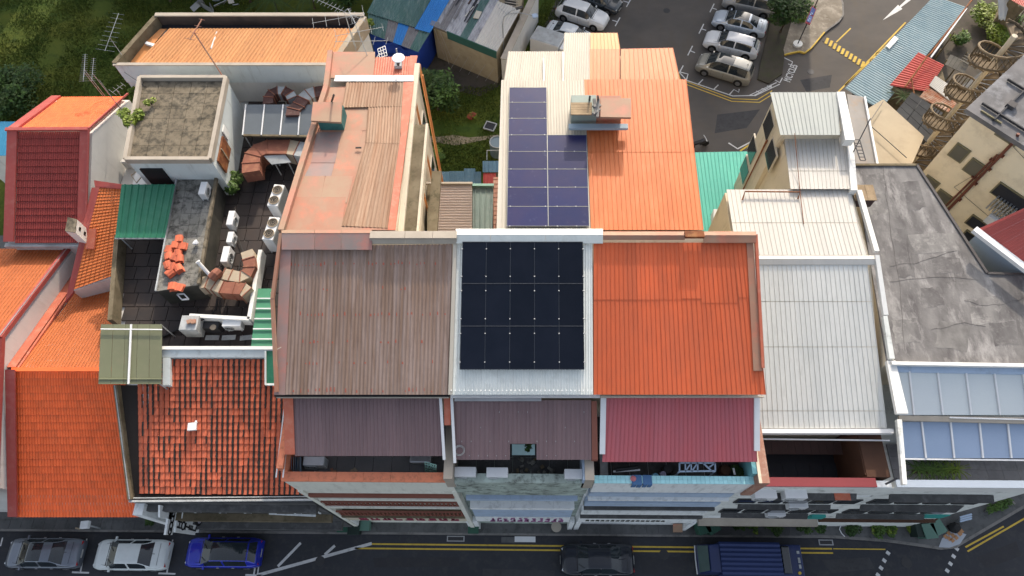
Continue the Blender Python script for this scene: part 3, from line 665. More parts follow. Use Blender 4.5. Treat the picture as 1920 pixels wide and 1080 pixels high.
for j in range(3):
    for q in (.17,.83):
        m = MB(); m.bar(FR(-.06,j+q,.07), FR(5.06,j+q,.07), .05,.06); m.obj('rail', 'steel', AF)
for i in range(5):
    m = MB(); m.box(FR(i+.5, 0, .15), (.9,.03,.02)); m.obj('trim', 'panel_rim', AF)
# front canopy with a notch
CB = lambda px,py: W(px,py,17.2-(py-747)/118*1.0)
sheets(C2, [CB(852,862),CB(956,862),CB(957,750),CB(851,750)], 13, 3, 1, 'brown_canopy', 'rib', .025)
sheets(C2, [CB(956,832),CB(1006,832),CB(1006,750),CB(957,750)], 6, 2, 1, 'brown_canopy', 'rib', .025)
sheets(C2, [CB(1006,862),CB(1109,862),CB(1108,750),CB(1006,750)], 13, 3, 1, 'brown_canopy', 'rib', .025)
m = MB(); m.slab([CB(1110,862),CB(1121,862),CB(1119,752),CB(1109,752)], .3); m.obj('roof_flashing', 'louvre_brown', C2)
m = MB(); m.bar(W(845,743,17.62),W(1125,743,17.62),.12,.12); m.obj('gutter', 'white_metal', C2)
m = MB(); m.slab([W(852,752,17.3),W(1015,752,17.3),W(1015,745,17.35),W(852,745,17.35)], .04); m.obj('roof_flashing', 'steel', C2)
M('ply', (.5,.7,.7), (.25,.36,.36), .8)
quad(C2, 'awning', [W(960,853,14.9),W(1003,853,14.9),W(1003,833,15.0),W(960,833,15.0)], .04, 'ply')
for i in range(14):
    p = CB(866+i*17.6, rnd.choice([773,802,828]) if i not in (6,7) else 773); m = MB(); m.box(p+Vector((0,0,.04)), (.022,.06,.02)); m.obj('roof_screw', 'galv_clamp', C2)
for i in range(7):
    p = CB(880+i*17+ (60 if i>4 else 0), 855); m = MB(); m.box(p+Vector((0,0,.04)), (.03,.03,.02)); m.obj('roof_screw', 'galv_clamp', C2)
terrace(C2, X1+.15, X2-.15, 14.1, mat='ledge_dark')
m = MB(); m.bb(X1+.0,X2-.1,YF,YF+.36,12.6,14.95); m.obj('parapet', 'algae', C2)
m = MB(); m.bb(X1+.0,X2-.1,YF+.0,YF+.40,14.95,15.1); m.obj('coping', 'algae', C2)
m = MB(); m.bb(X2-.35,X2+.05,YF-.02,9.3,14.1,15.9); m.obj('party_wall', 'stone_cap', C2)
m = MB(); m.bb(X2-.43,X2-.351,YF-.0,9.3,14.1,15.8); m.obj('party_wall', 'front_blue', C2)
storeys(C2, X1+.35, X2-.4, [(12.0,12.5,'band','algae'),(11.2,11.6,'ledge','front_blue'),(9.2,11.0,'window','dark_metal'),(8.5,9.0,'ledge','front_white'),(5.2,8.3,'band','front_blue'),(3.3,5.0,'band','front_white')])
stacks(C2, X1+1.1, X2-.7, 3.5, 4.8, YF+.015, M('sign_mauve',(.30,.12,.25)), 11, 5)
# ---------- orange house --------------------------------------------------
C3 = thing('orange_roofed_house', 'wide shophouse with bright orange ribbed roof and aqua tiled parapet', 'shophouse', (6.4, 6, 0), 'tall shophouses in the middle of the row')
gable(C3, X2+.0, X3-.03, 9.4, 17.6, 15.9, 19.9, 16.3, 19.5, 'cream_wall')
body(C3, X2+.0, X3-.03, YF+.35, 9.38, .01, 14.1, 'front_white')
zf = lambda py: 17.85+(740-py)/285*2.1
F = lambda px,py,dz=0: W(px,py,zf(py)+dz)
brk = 560
for (a,b,jog) in [(1113,1276,0),(1276,1312,-2),(1312,1380,6),(1380,1412,-4)]:
    n = max(1, round((b-a)/8.2)); nu = max(1, round((b-a)/40))
    k = lambda x,py: 1113+(x-1113)*(1+(py-600)*.00010)+0
    sheets(C3, [F(k(a,740)+(1432-1412)*((a-1113)/299)*((740-450)/290),740),F(k(b,740)+20*((b-1113)/299),740),F(k(b,brk+jog)+7*((b-1113)/299),brk+jog),F(k(a,brk+jog)+7*((a-1113)/299),brk+jog)], n, nu, 1, 'orange_roof', 'seam', .03)
    sheets(C3, [F(k(a,brk+jog+2)+7*((a-1113)/299),brk+jog+2,.012),F(k(b,brk+jog+2)+7*((b-1113)/299),brk+jog+2,.012),F(b-6*((b-1113)/299),455,.012),F(a-6*((a-1113)/299),455,.012)], n, nu, 1, 'orange_roof', 'seam', .03)
m = MB()
for (a,b) in [(1131,1218),(1218,1284),(1319,1418)]:
    m = MB(); m.slab([W(a,434,20.18),W(b,434,20.18),W(b,441,20.26),W(a,441,20.26)], .04); m.slab([W(a,441.3,20.25),W(b,441.3,20.25),W(b,449 if b<1300 else 455,20.12),W(a,449 if b<1300 else 455,20.12)], .04); m.obj('ridge_cap', 'flash_pink', C3)
m = MB(); m.bar(W(1284,440,20.3),W(1320,440,20.3),.3,.16); m.obj('ridge_cap', 'rust', C3)
quad(C3, 'roof_flashing', [F(1413,695,.08),F(1430,695,.08),F(1412,455,.08),F(1400,455,.08)], .05, 'flash_pink')
m = MB(); m.bar(F(1430,690,.1),F(1417,440,.1),.12,.16); m.obj('edge_trim', 'red_sheet', C3)
m = MB(); m.bar(W(1126,744,17.6),W(1432,744,17.6),.07,.10); m.obj('gutter', 'cream_roof', C3)
body(C3, 3.02, 7.7, 16.32, 24.6, .01, 19.7, 'cream_wall'); body(C3, 3.3, 7.6, 24.6, 27.3, .01, 19.3, 'cream_wall')
O = lambda px,py,dz=0: W(px,py,19.85+dz)
sheets(C3, [O(1108,432),O(1319,432),O(1302,285),O(1102,285)], 24, 8, 1, 'orange_rear', 'seam', .03, lift=.03)
sheets(C3, [O(1102,286,.01),O(1302,286,.01),O(1287,150,.01),O(1095,150,.01)], 24, 8, 1, 'orange_rear', 'seam', .03, lift=.03)
sheets(C3, [W(1106,150,19.6),W(1162,150,19.6),W(1162,92,19.5),W(1106,92,19.5)], 7, 2, 1, 'orange_rear', 'seam', .03)
sheets(C3, [W(1164,150,19.62),W(1275,150,19.62),W(1262,90,19.52),W(1164,92,19.52)], 13, 4, 1, 'orange_rear', 'seam', .03)
sheets(C3, [W(1107,93,19.4),W(1163,93,19.4),W(1158,62,19.35),W(1107,62,19.35)], 7, 2, 1, 'orange_pale', 'seam', .03)
body(C3, 3.36, 4.8, 27.3, 28.5, .01, 19.1, 'cream_wall')
# stair-head on the rear roof
ST = thing('roof_stack', 'low concrete box with broken slabs standing on the orange rear roof', 'roof vent', W(1125,230,19.9))
a, b = O(1070,238), O(1174,238)
m = MB(); m.bb(a.x,a.x+1.2,a.y,a.y+1.1,19.8,20.85); m.obj('side_wall', M('stack_green',(.28,.33,.30),(.15,.17,.16)), ST)
m = MB(); m.bb(a.x+1.2,b.x-.3,a.y+.05,a.y+1.1,19.8,20.8); m.obj('side_wall', 'flash_pink', ST)
m = MB(); m.bar(O(1066,238,.45),O(1177,238,.45),.28,.14); m.obj('sill', M('sill_blue',(.30,.38,.44),(.22,.28,.33)), ST)
for i in range(5):
    m = MB(); y0 = 192+i*4.6; m.slab([W(1070,y0+4.2,21.05),W(1110,y0+4.2,21.05),W(1110,y0,21.05),W(1070,y0,21.05)], .06); m.obj('board', M('old_board',(.36,.27,.17),(.22,.16,.10),.9,(2,2,2),1.), ST)
quad(ST, 'slab', [W(1126,219,21.15),W(1183,220,21.15),W(1183,184,21.15),W(1126,184,21.15)], .12, 'flash_beige')
for (p,q) in [((1112,214),(1124,205)),((1114,186),(1118,216)),((1122,186),(1120,220)),((1112,200),(1126,198))]:
    m = MB(); m.bar(W(*p,21.2),W(*q,21.1),.14,.12); m.obj('broken_piece', 'kerb', ST)
m = MB(); m.tube([W(1105,190,20.6),W(1106,181,21.4)],.05,6); m.tube([W(1122,192,21),W(1121,180,21.6)],.05,6); m.obj('vent_pipe', 'dark_metal', ST)
# front canopy, terrace, parapet
CM = lambda px,py: W(px,py,17.2-(py-747)/118*1.15)
sheets(C3, [CM(1129,866),CM(1420,866),CM(1413,746),CM(1137,746)], 34, 9, 1, 'maroon_canopy', 'seam', .03)
for (a,b,c) in [((1131,747),(1129,852),'white_metal'),((1418,747),(1418,846),'white_metal')]:
    m = MB(); m.bar(CM(*a)+Vector((0,0,.08)),CM(*b)+Vector((0,0,.08)),.24,.10); m.obj('gutter', c, C3)
terrace(C3, X2+.15, X3-.25, 14.1, mat='ledge_dark')
m = MB(); m.bb(X2+.1,X3-.1,YF,YF+.30,13.0,15.2); m.obj('parapet', 'front_white', C3)
for i in range(36):
    for j in range(2):
        a = X2+.1+i*(X3-X2-.2)/36; m = MB(); m.bb(a+.005,a+(X3-X2-.2)/36-.005,YF-.02+j*.17,YF+.145+j*.17,15.2,15.26); m.obj('coping_tile', 'aqua_tile', C3, origin=(a,YF,15.2))
m = MB(); m.bb(X3-.33,X3-.12,YF+.3,9.3,14.1,15.9); m.obj('party_wall', M('aqua_wall',(.16,.38,.42),(.12,.3,.34)), C3)
M('brick_old', (.36,.19,.14), (.28,.15,.11), .9, (1,1,1), .8, d=(.5,.42,.34), damt=.5, ds=5)
m = MB(); m.bb(X3-.12,X3+.35,YF-.1,9.3,13.0,15.9); m.obj('party_wall', 'brick_old', C3)
m = MB(); m.bb(X3-.13,X3+.0,YF-.11,9.3,15.9,15.96); m.obj('coping', 'cream_wall', C3)
storeys(C3, X2+.1, X3-.3, [(12.9,13.0,'band','front_white'),(11.8,12.7,'band','front_blue'),(11.4,11.7,'ledge','front_white'),(10.3,11.2,'window','front_blue'),(9.0,10.1,'band','front_blue'),(8.6,8.9,'ledge','ledge_dark'),(7.6,8.4,'window','front_white'),(6.2,7.4,'band','front_white'),(5.7,6.1,'ledge','ledge_dark'),(3.3,5.5,'band','front_white')])
stacks(C3, X2+.5, X3-2.0, 3.9, 4.3, YF+.015, M('sign_dark',(.06,.06,.05)), 16, 8)
# ground-floor five-foot way: piers and a dark recess
for (t,x0,x1) in [(C1,X0,X1),(C2,X1,X2),(C3,X2,X3)]:
    for x in (x0+.05, x1-.35):
        m = MB(); m.bb(x+.01,x+.3,YF+.0,YF+.34,.14,3.3); m.obj('pier', 'front_white', t)
# ================================================================ right-hand houses
M('grey_roof', (.66,.66,.63), (.59,.60,.58), .5, (2,.3,.3), .9, d=(.36,.36,.33), damt=.3, ds=2.2, dstretch=(4,.5,1), rv=.035)
M('white_roof', (.56,.54,.50), (.51,.49,.46), .5, (2,.3,.3), .8, d=(.45,.43,.38), damt=.3, ds=2.2, dstretch=(4,.5,1), rv=.03)
M('stripe_roof', (.34,.365,.355), (.30,.325,.32), .5, (2,.3,.3), .8, rv=.03)
M('teal_roof', (.10,.42,.34), (.08,.36,.30), .45, (2,.3,.3), .7, d=(.2,.5,.42), damt=.2, ds=2)
M('flat_concrete', (.20,.194,.192), (.085,.08,.082), .9, (.9,.35,.3), 1., d=(.33,.32,.315), damt=.85, ds=1.3, bump=.8, dlo=.51, dstretch=(1,.35,1))
M('dark_stain', (.085,.08,.08), (.12,.11,.11), .9)
M('glass_grey', (.62,.66,.66), (.56,.60,.62), .22, (.3,.3,.3), .8, spec=.6, rv=.03)
M('glass_blue', (.30,.38,.52), (.26,.34,.47), .18, (.3,.3,.3), .8, spec=.6, rv=.05)
M('grey_tile', (.24,.24,.25), (.18,.18,.19), .8, (.7,.7,.7), 1., d=(.10,.10,.10), damt=.5, ds=1.5, rv=.08)
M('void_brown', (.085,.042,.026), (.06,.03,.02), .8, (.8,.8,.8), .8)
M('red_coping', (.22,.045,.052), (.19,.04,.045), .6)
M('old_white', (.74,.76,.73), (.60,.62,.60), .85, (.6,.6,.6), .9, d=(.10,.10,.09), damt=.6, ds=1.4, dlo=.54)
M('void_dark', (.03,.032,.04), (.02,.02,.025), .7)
def WP(px, py, p0, n):
    d = RCi @ Vector((px-960, py-540, FPX)); o = Vector((0,0,HCAM)); t = (Vector(p0)-o).dot(n)/d.dot(n); return o+d*t
D = thing('white_roofed_house', 'shophouse with long white ribbed roof and open dark terrace with red coping', 'shophouse', (13.6, 6, 0))
DX0, DX1, YD = 10.38, 17.05, 6.35
# main block only to the back of the front part; the rear wing is narrower
m = MB(); pts = [(9.3,0.01),(20.95,0.01),(20.95,15.85),(16.9,15.85),(16.6,15.8),(9.3,13.35)]; n = 6
m.add([(10.38,y,z) for y,z in pts]+[(DX1,y,z) for y,z in pts], [tuple(reversed(range(n))), tuple(range(n,2*n))]+[(i,(i+1)%n,n+(i+1)%n,n+i) for i in range(n)]); m.obj('wall', 'cream_wall', D)
zd = lambda py: 13.6+(803-py)/310*2.45
DQ = lambda px,py,dz=0: W(px,py,zd(py)+dz)
def xr_(py): return 1640+(py-495)/308*37
def xl_(py): return DQ(1400,py).x
lx = 10.30
def DL(py, dz=0): p = DQ(1420,py,dz); return Vector((lx, p.y, p.z))
for (a,b) in [(803,771),(770,651),(650,566),(565,497)]:
    sheets(D, [DL(a),DQ(xr_(a)-14,a),DQ(xr_(b)-14,b),DL(b)], 28, 7, 1, 'grey_roof', 'seam', .03, lap=0)
m = MB(); m.slab([W(1400,486,16.2),W(1641,486,16.2),W(1642,496,16.08),W(1400,496,16.08)], .06); m.obj('ridge_cap', 'white_roof', D)
m = MB(); m.slab([W(1400,479,16.17),W(1640,479,16.17),W(1641,485.5,16.21),W(1400,485.5,16.21)], .06); m.obj('ridge_cap', 'white_roof', D)
DR = lambda px,py,dz=0: W(px,py,16.1+dz)
dl = lambda py: max(DR(1385-(435-py)*-.0 -(py-350)*-.0 - (1385-1364)*(1-(py-350)/85),py).x, 10.3)
for (a,b,x0a,x0b,x1a,x1b) in [(479,419,10.4,10.4,1637,1620),(418,356,10.4,10.4,1620,1606)]:
    A = DR(1400,a); B = DR(1400,b)
    sheets(D, [Vector((x0a,A.y,A.z)),DR(x1a-12,a),DR(x1b-12,b),Vector((x0b,B.y,B.z))], 28, 7, 1, 'white_roof', 'seam', .03, lift=.03, lap=0)
m = MB(); m.bb(13.85, DX1, 20.96, 24.1, .01, 16.15); m.obj('wall', 'cream_wall', D)
m = MB(); m.bb(13.6, DX1-.3, 24.11, 26.7, .01, 16.95); m.obj('wall', 'cream_wall', D)
for (a,b,l0,l1,r0,r1) in [(355,322,1482,1478,1597,1594),(321,256,1478,1470,1594,1588)]:
    sheets(D, [DR(l0,a,.2),DR(r0,a,.2),DR(r1,b,.2),DR(l1,b,.2)], 15, 5, 1, 'white_roof', 'seam', .03, lift=.03, lap=0)
quad(D, 'roof_flashing', [DR(1596,356,.4),DR(1608,356,.4),DR(1600,262,.4),DR(1588,262,.4)], .5, 'white_paint')
sheets(D, [W(1463,254,17.1),W(1575,254,17.1),W(1568,174,17.0),W(1444,174,17.0)], 15, 5, 1, 'stripe_roof', 'seam', .035, lift=.03)
quad(D, 'roof_flashing', [W(1585,262,17.2),W(1603,262,17.2),W(1584,172,17.2),W(1569,172,17.2)], .5, 'white_paint')
# pale valley gutter between D and the flat roof
for (a,b,w1,w2,mt) in [((1607,356),(1640,470),9,9,'white_paint'),((1641,478),(1657,590),8,9,'white_paint'),((1656,592),(1668,672),8,10,'old_white'),((1663,676),(1682,775),16,21,'white_paint'),((1682,786),(1693,908),9,8,'old_white')]:
    za, zb = 16.3 if a[1] < 480 else 15.2+(670-a[1])/190*.9, 16.3 if b[1] < 480 else 15.2+(670-b[1])/190*.9
    za = max(za, 14.0); zb = max(zb, 14.0)
    if a[1] > 670: za = zb = 15.1-(a[1]-670)*.008
    quad(D, 'valley_cap', [W(a[0],a[1],za),W(a[0]+w1,a[1],za),W(b[0]+w2,b[1],zb),W(b[0],b[1],zb)], .22, mt)
# windows in the left face of the rear wing
for i,(px,py) in enumerate([(1443,235),(1447,290),(1412,282),(1398,320)]):
    c = WP(px,py,(13.65,0,0),Vector((1,0,0))); m = MB(); m.bb(13.58,13.66,c.y-.7,c.y+.7,c.z-.75,c.z+.75); wi = m.obj('window', 'cream_roof', D); m = MB(); m.bb(13.55,13.58,c.y-.6,c.y+.6,c.z-.65,c.z+.65); m.obj('pane', 'glass_dark', wi)
m = MB(); c = WP(1425,300,(13.65,0,0),Vector((1,0,0))); m.tube([(13.5,c.y,15),(13.5,c.y,8),(13.5,c.y-1.5,7),(13.5,c.y-1.5,.3)], .06, 6); m.obj('drain_pipe', 'rust', D)
m = MB(); m.tube([W(1392,375,16.2),W(1397,359,16.35),W(1500,360,16.35),W(1496,373,16.2)], .04, 6); m.tube([W(1490,250,17.15),W(1500,360,16.3),W(1507,420,16.2)], .02, 5); m.obj('conduit', 'rust', D)
# front: gutter beam, open terrace well, red coping
m = MB(); m.slab([W(1424,812,13.75),W(1676,812,13.75),W(1675,804,13.75),W(1424,804,13.75)], .3); m.obj('gutter', 'white_metal', D)
m = MB(); m.bar(W(1424,823,13.2),W(1668,826,13.2),.06,.06); m.obj('rail', 'white_metal', D)
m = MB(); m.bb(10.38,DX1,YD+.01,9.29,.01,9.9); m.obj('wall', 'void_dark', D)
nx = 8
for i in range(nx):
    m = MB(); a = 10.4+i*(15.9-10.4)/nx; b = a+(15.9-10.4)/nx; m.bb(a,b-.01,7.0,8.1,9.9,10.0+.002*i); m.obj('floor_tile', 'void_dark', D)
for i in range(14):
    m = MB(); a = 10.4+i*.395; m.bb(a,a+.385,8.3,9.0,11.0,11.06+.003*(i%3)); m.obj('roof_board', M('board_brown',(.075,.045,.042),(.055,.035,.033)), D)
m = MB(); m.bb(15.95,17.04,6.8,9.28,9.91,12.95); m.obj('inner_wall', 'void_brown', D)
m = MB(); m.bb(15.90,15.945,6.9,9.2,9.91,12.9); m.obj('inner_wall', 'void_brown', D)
m = MB(); m.bb(10.38,17.05,YD,YD+.3,9.91,12.85); m.obj('parapet', 'front_white', D)
m = MB(); m.prism([(10.4,YD-.02,12.98),(16.3,YD-.02,12.98),(16.3,YD+.40,12.98),(10.6,YD+.40,12.98)], 12.86); m.obj('coping', 'red_coping', D)
m = MB(); m.bar(W(1660,908,13.1),W(1682,897,13.3),.09,.09); m.obj('bracket', 'dark_metal', D)
YB = YD
for z0,z1,mt in [(10.9,12.8,'old_white'),(7.0,10.5,'old_white'),(4.2,7.0,'old_white'),(3.0,4.2,'front_white')]:
    m = MB(); m.bb(10.1,17.15,YB-.03,YB-.002,z0,z1-.02); m.obj('wall_band', mt, D)
def shade(t, pl, z, mat='ledge_dark', th=.14):
    pts = [W(*p,z) for p in pl]
    for p in (pts[0], pts[1]) : p.y = YB-.03
    n = max(1, round((pts[1]-pts[0]).length/1.3))
    for i in range(n):
        q = [lerp(pts[0],pts[1],i/n),lerp(pts[0],pts[1],(i+1)/n),lerp(pts[3],pts[2],(i+1)/n),lerp(pts[3],pts[2],i/n)]
        q[1] = lerp(q[1],q[0],.004); q[2] = lerp(q[2],q[3],.004)
        quad(t, 'sunshade', q, th, mat)
shade(D, [(1440,921),(1606,922),(1606,938),(1438,937)], 11.4)
shade(D, [(1384,939),(1557,941),(1557,956),(1383,954)], 8.2)
shade(D, [(1352,956),(1515,958),(1514,973),(1352,970)], 5.2)
m = MB(); a, b = W(1563,921,11.43), W(1596,938,11.43); m.bb(a.x,b.x,b.y,a.y,11.405,11.44); m.obj('rust_patch', 'red_sheet', D)
for z in (9.3, 6.2):
    for i in range(5):
        a = 10.7+i*1.3; m = MB(); m.bb(a,a+1.1,YB-.09,YB-.035,z-.55,z+.55); wi = m.obj('window', 'dark_metal', D); m = MB(); m.bb(a+.08,a+1.02,YB-.11,YB-.091,z-.47,z+.47); m.obj('pane', 'glass_dark', wi)
m = MB(); a, b = W(1517,966,4.6), W(1543,966,4.6); m.bb(a.x,b.x,YB-.2,YB-.04,4.3,5.0); m.obj('sign_board', M('teal_sign',(.04,.30,.27)), D)
m = MB(); m.bb(10.1,10.4,YB-.05,YB+.3,.14,12.8); m.obj('pilaster', 'old_white', D)
m = MB(); m.bb(10.1,17.1,5.9,YB-.04,3.0,3.35); m.obj('fascia_beam', 'stone_cap', D)
# ---- E: corner building with flat roof
E_ = thing('corner_building', 'corner building with large stained grey flat roof and glazed terrace canopies', 'building', (20.5, 6.3, 0))
xc = WY(1735, 978, YB).x
fp = [W(1601,310,15),W(1718,310,15),W(1850,513,15),W(2080,520,15),W(2090,688,15),W(1664,681,15)]
m = MB(); m.prism([p-Vector((0,0,.1)) for p in fp], .01); m.obj('wall', 'cream_wall', E_)
m = MB(); m.slab(fp, .095); m.obj('flat_roof', 'flat_concrete', E_)
for a, b, wd, mt in [(0,1,.14,'moss_concrete'),(1,2,.14,'dark_stain'),(2,3,.12,'dark_stain')]:
    m = MB(); m.bar(fp[a]+Vector((0,0,.03)), fp[b]+Vector((0,0,.03)), wd, .10); m.obj('roof_kerb', mt, E_)
m = MB(); m.bar(fp[5]+Vector((.1,-.06,.1)), fp[4]+Vector((0,-.06,.1)), .16, .22); m.obj('roof_kerb', 'white_paint', E_)
for (pl, mt) in [([(1622,325),(1660,322),(1668,400),(1632,404)],'c_pale'),([(1668,430),(1700,428),(1716,520),(1684,524)],'c_dark'),([(1700,440),(1790,436),(1800,470),(1712,478)],'c_pale'),([(1725,540),(1765,536),(1772,572),(1732,578)],'c_dark'),([(1812,560),(1880,552),(1900,600),(1824,612)],'c_pale'),
        ([(1672,600),(1720,596),(1726,640),(1678,646)],'c_pale'),([(1850,600),(1905,590),(1912,645),(1866,650)],'c_dark'),([(1690,340),(1722,338),(1738,390),(1704,396)],'c_dark'),([(1760,600),(1820,610),(1812,660),(1752,650)],'c_pale2'),([(1745,480),(1800,484),(1806,512),(1752,512)],'c_dark')]:
    M('c_pale',(.215,.21,.205),(.105,.10,.102),.9,(1.2,.6,1),1.,d=(.33,.32,.31),damt=.6,ds=2.5,dlo=.5); M('c_dark',(.155,.15,.15),(.085,.08,.082),.9,(1.2,.6,1),1.,d=(.25,.24,.235),damt=.5,ds=2.5,dlo=.5); M('c_pale2',(.205,.20,.195),(.10,.095,.095),.9,(1.2,.6,1),1.,d=(.10,.095,.095),damt=.5,ds=2.5)
    c_ = sum((W(*p,15.006) for p in pl), Vector())/4; poly = []
    for a, b in zip([W(*p,15.006) for p in pl], [W(*p,15.006) for p in pl[1:]+pl[:1]]):
        for s in range(5): p = lerp(a,b,s/5); poly.append(p+(p-c_)*rnd.uniform(-.10,.06))
    flat('repair_patch', [p[:2] for p in poly], 15.004+rnd.uniform(0,.003), mt, E_)
for pl in [[(1655,312),(1668,420),(1690,560),(1700,676)],[(1700,440),(1712,520)],[(1790,470),(1718,492),(1660,500)],[(1745,620),(1800,605),(1860,612)],[(1920,560),(1850,575),(1800,560)],[(1668,530),(1740,520),(1850,524)]]:
    m = MB(); pr = None; pts = [W(*p,15.012) for p in pl]; seg = []
    for a, b in zip(pts, pts[1:]):
        for s in range(6): seg.append(lerp(a,b,s/6)+Vector((rnd.uniform(-.06,.06),rnd.uniform(-.06,.06),0)))
    for a, b in zip(seg, seg[1:]): m.bar(a,b,.014,.006)
    m.obj('crack','dark_stain',E_)
# body below the canopies, front and chamfer
m = MB(); m.prism([(17.16,YB,11.9),(xc,YB,11.9),(31,11.4,11.9),(31,14,11.9),(17.16,12.1,11.9)], .01); m.obj('wall', 'old_white', E_)
G1 = lambda px,py: W(px,py,14.75-(py-697)/85*.8)
G2 = lambda px,py: W(px,py,13.65-(py-790)/70*.5)
def glazing(t, bars, f, yt, yb, mat, name):
    for i in range(len(bars)-1):
        (bt0, bb0), (bt1, bb1) = bars[i], bars[i+1]
        quad(t, name, [f(bb0,yb),f(bb1-.6,yb),f(bt1-.6,yt),f(bt0,yt)], .03, mat)
        m = MB(); m.bar(f(bt1,yt)+Vector((0,0,.05)), f(bb1,yb)+Vector((0,0,.05)), .075, .07); m.obj('glazing_bar', 'white_metal', t)
glazing(E_, [(1677,1686),(1704,1713),(1757,1767),(1810,1820),(1863,1874),(1916,1928),(1970,1982),(2023,2036)], G1, 697, 778, 'glass_grey', 'canopy_panel')
glazing(E_, [(1681,1690),(1727,1735),(1781,1788),(1835,1842),(1888,1895),(1941,1948),(1995,2002)], G2, 791, 859, 'glass_blue', 'canopy_panel')
m = MB(); m.slab([W(1672,697,14.82),W(2080,704,14.82),W(2080,690,14.9),W(1668,684,14.9)], .15); m.obj('wall_flashing', 'front_blue', E_)
m = MB(); m.slab([G1(1686,788),G1(2040,797),G1(2040,784),G1(1686,779)], .12); m.obj('gutter', 'stone_cap', E_)
m = MB(); m.bar(G1(1780,783),G1(2040,790),.06,.06); m.bar(G2(1690,860.5),G2(2002,864),.06,.08); m.obj('rail', 'white_metal', E_)
for i in range(13):
    for j in range(3):
        a = 17.7+i*.75; m = MB(); m.bb(a+.006,a+.744,6.75+j*.62,6.75+j*.62+.61,11.9,11.99+rnd.uniform(0,.006)); m.obj('floor_tile', 'grey_tile', E_, origin=(a+.37,7+j*.62,12))
m = MB(); m.bb(17.2,xc+1.2,YB,YB+.28,11.91,12.95); m.obj('parapet', 'white_paint', E_)
m = MB(); m.bb(17.2,xc+1.2,YB-.02,YB+.32,12.955,13.0); m.obj('coping', M('coping_blue',(.36,.42,.50),(.30,.35,.43)), E_)
shade(E_, [(1668,922),(1862,924),(1865,943),(1668,941)], 11.2)
shade(E_, [(1614,942),(1808,944),(1793,961),(1613,957)], 8.2)
shade(E_, [(1569,959),(1733,961),(1733,974),(1568,972)], 5.2)
for z in (9.3, 6.2, 12.0):
    for i in range(4):
        a = 17.6+i*1.45; 
        if z > 11: continue
        m = MB(); m.bb(a,a+1.2,YB-.07,YB-.005,z-.55,z+.55); wi = m.obj('window', 'dark_metal', E_); m = MB(); m.bb(a+.08,a+1.12,YB-.09,YB-.071,z-.47,z+.47); m.obj('pane', 'glass_dark', wi)
m = MB(); m.bb(21.6,xc-.02,YB-.06,YB-.004,4.0,5.1); m.obj('sign_board', 'teal_sign', E_)
m = MB(); m.bar((xc,YB-.02,3.3),(31,11.38,3.3),.2,.25); m.bar((17.2,YB-.1,3.3),(xc,YB-.1,3.3),.2,.25); m.obj('fascia_beam', 'void_brown', E_)
# things on E's roof and terrace
b_ = thing('water_box', 'rusty brown box beside the white valley, at the edge of the flat grey roof', 'box', W(1620,372,15.1))
m = MB(); a, c = W(1603,376,15.9), W(1634,350,15.9); m.bb(a.x,c.x,a.y,c.y,15.3,15.95)
m.obj('side', 'board_brown', b_)
for i in range(5):
    m = MB(); x = a.x-.05+i*(c.x-a.x+.1)/5; m.bb(x+.005,x+(c.x-a.x+.1)/5-.005,a.y-.05,c.y+.05,15.955,16.0+.01*(i%2)); m.obj('board', 'old_board', b_)
for i in range(7):
    palm('terrace_palm', ['spiky potted plant in the terrace planter, leftmost of seven','spiky potted plant in the terrace planter, second from left','spiky potted plant in the terrace planter, third from left','spiky potted plant in the middle of the terrace planter','spiky potted plant in the terrace planter, third from right','yellowish potted plant in the terrace planter, second from right','yellowish potted plant in the terrace planter, rightmost of seven'][i],
        W(1712+i*12.5, 884, 12.05), .3, .72, 14, 'leaf' if i < 5 else 'leaf_yellow', cat='potted plant', group='plants in the terrace planter', wd=.10)
# ---- slab roof and beige roof behind D
t = thing('lean_to_roof', 'smooth grey lean-to roof with a white edge bar beside the striped roof', 'lean-to', W(1615,250,0))
quad(t, 'roof', [W(1605,308,12),W(1645,308,12),W(1621,182,12),W(1588,176,12)], .12, M('slab_grey',(.30,.28,.26),(.22,.21,.20),.7,(.5,.3,.3),1.,d=(.35,.22,.12),damt=.4,ds=1))
m = MB(); m.bar(W(1645,308,12.1),W(1621,182,12.1),.12,.12); m.obj('edge_bar', 'white_metal', t)
m = MB(); m.prism([W(1608,305,11.85),W(1640,305,11.85),W(1618,186,11.85),W(1592,180,11.85)], .01); m.obj('wall', 'cream_wall', t)
t = thing('beige_shed', 'low building with flat beige roof crossed by dark cables', 'shed', W(1680,250,0))
bz = 7.0
bp = [W(1600,330,bz),W(1700,330,bz),W(1733,256,bz),W(1656,186,bz),W(1610,214,bz)]
quad(t, 'roof', bp, .15, M('beige_roof',(.42,.35,.25),(.36,.30,.215),.7,(.25,.25,.25),1.,d=(.25,.2,.14),damt=.3,ds=.8))
m = MB(); m.prism([lerp(p-Vector((0,0,.155)), W(1670,265,bz-.155), .04) for p in bp], .01); m.obj('wall', 'cream_wall', t)
m = MB(); m.tube([W(1628,232,bz+.3),W(1700,296,bz+.3)], .03, 5); m.tube([W(1628,232,bz+.3),W(1656,190,bz+.3)], .03, 5); m.tube([W(1628,232,bz+.3),W(1628,232,bz)],.03,5); m.obj('cable', 'dark_metal', t)
t = thing('glazed_shed', 'low shed with dark sooty roof panels behind the beige roof', 'shed', W(1725,225,0))
for i in range(3):
    for j in range(4):
        q = [W(1680,208,5.2),W(1738,268,5.2),W(1770,212,5.6),W(1710,172,5.6)]
        quad(t, 'roof_panel', [bil(q,(i+.02)/3,(j+.02)/4),bil(q,(i+.97)/3,(j+.02)/4),bil(q,(i+.97)/3,(j+.97)/4),bil(q,(i+.02)/3,(j+.97)/4)], .04, M('sooty',(.045,.048,.05),(.03,.03,.032),.4,(.8,.8,.8),1.,rv=.2))
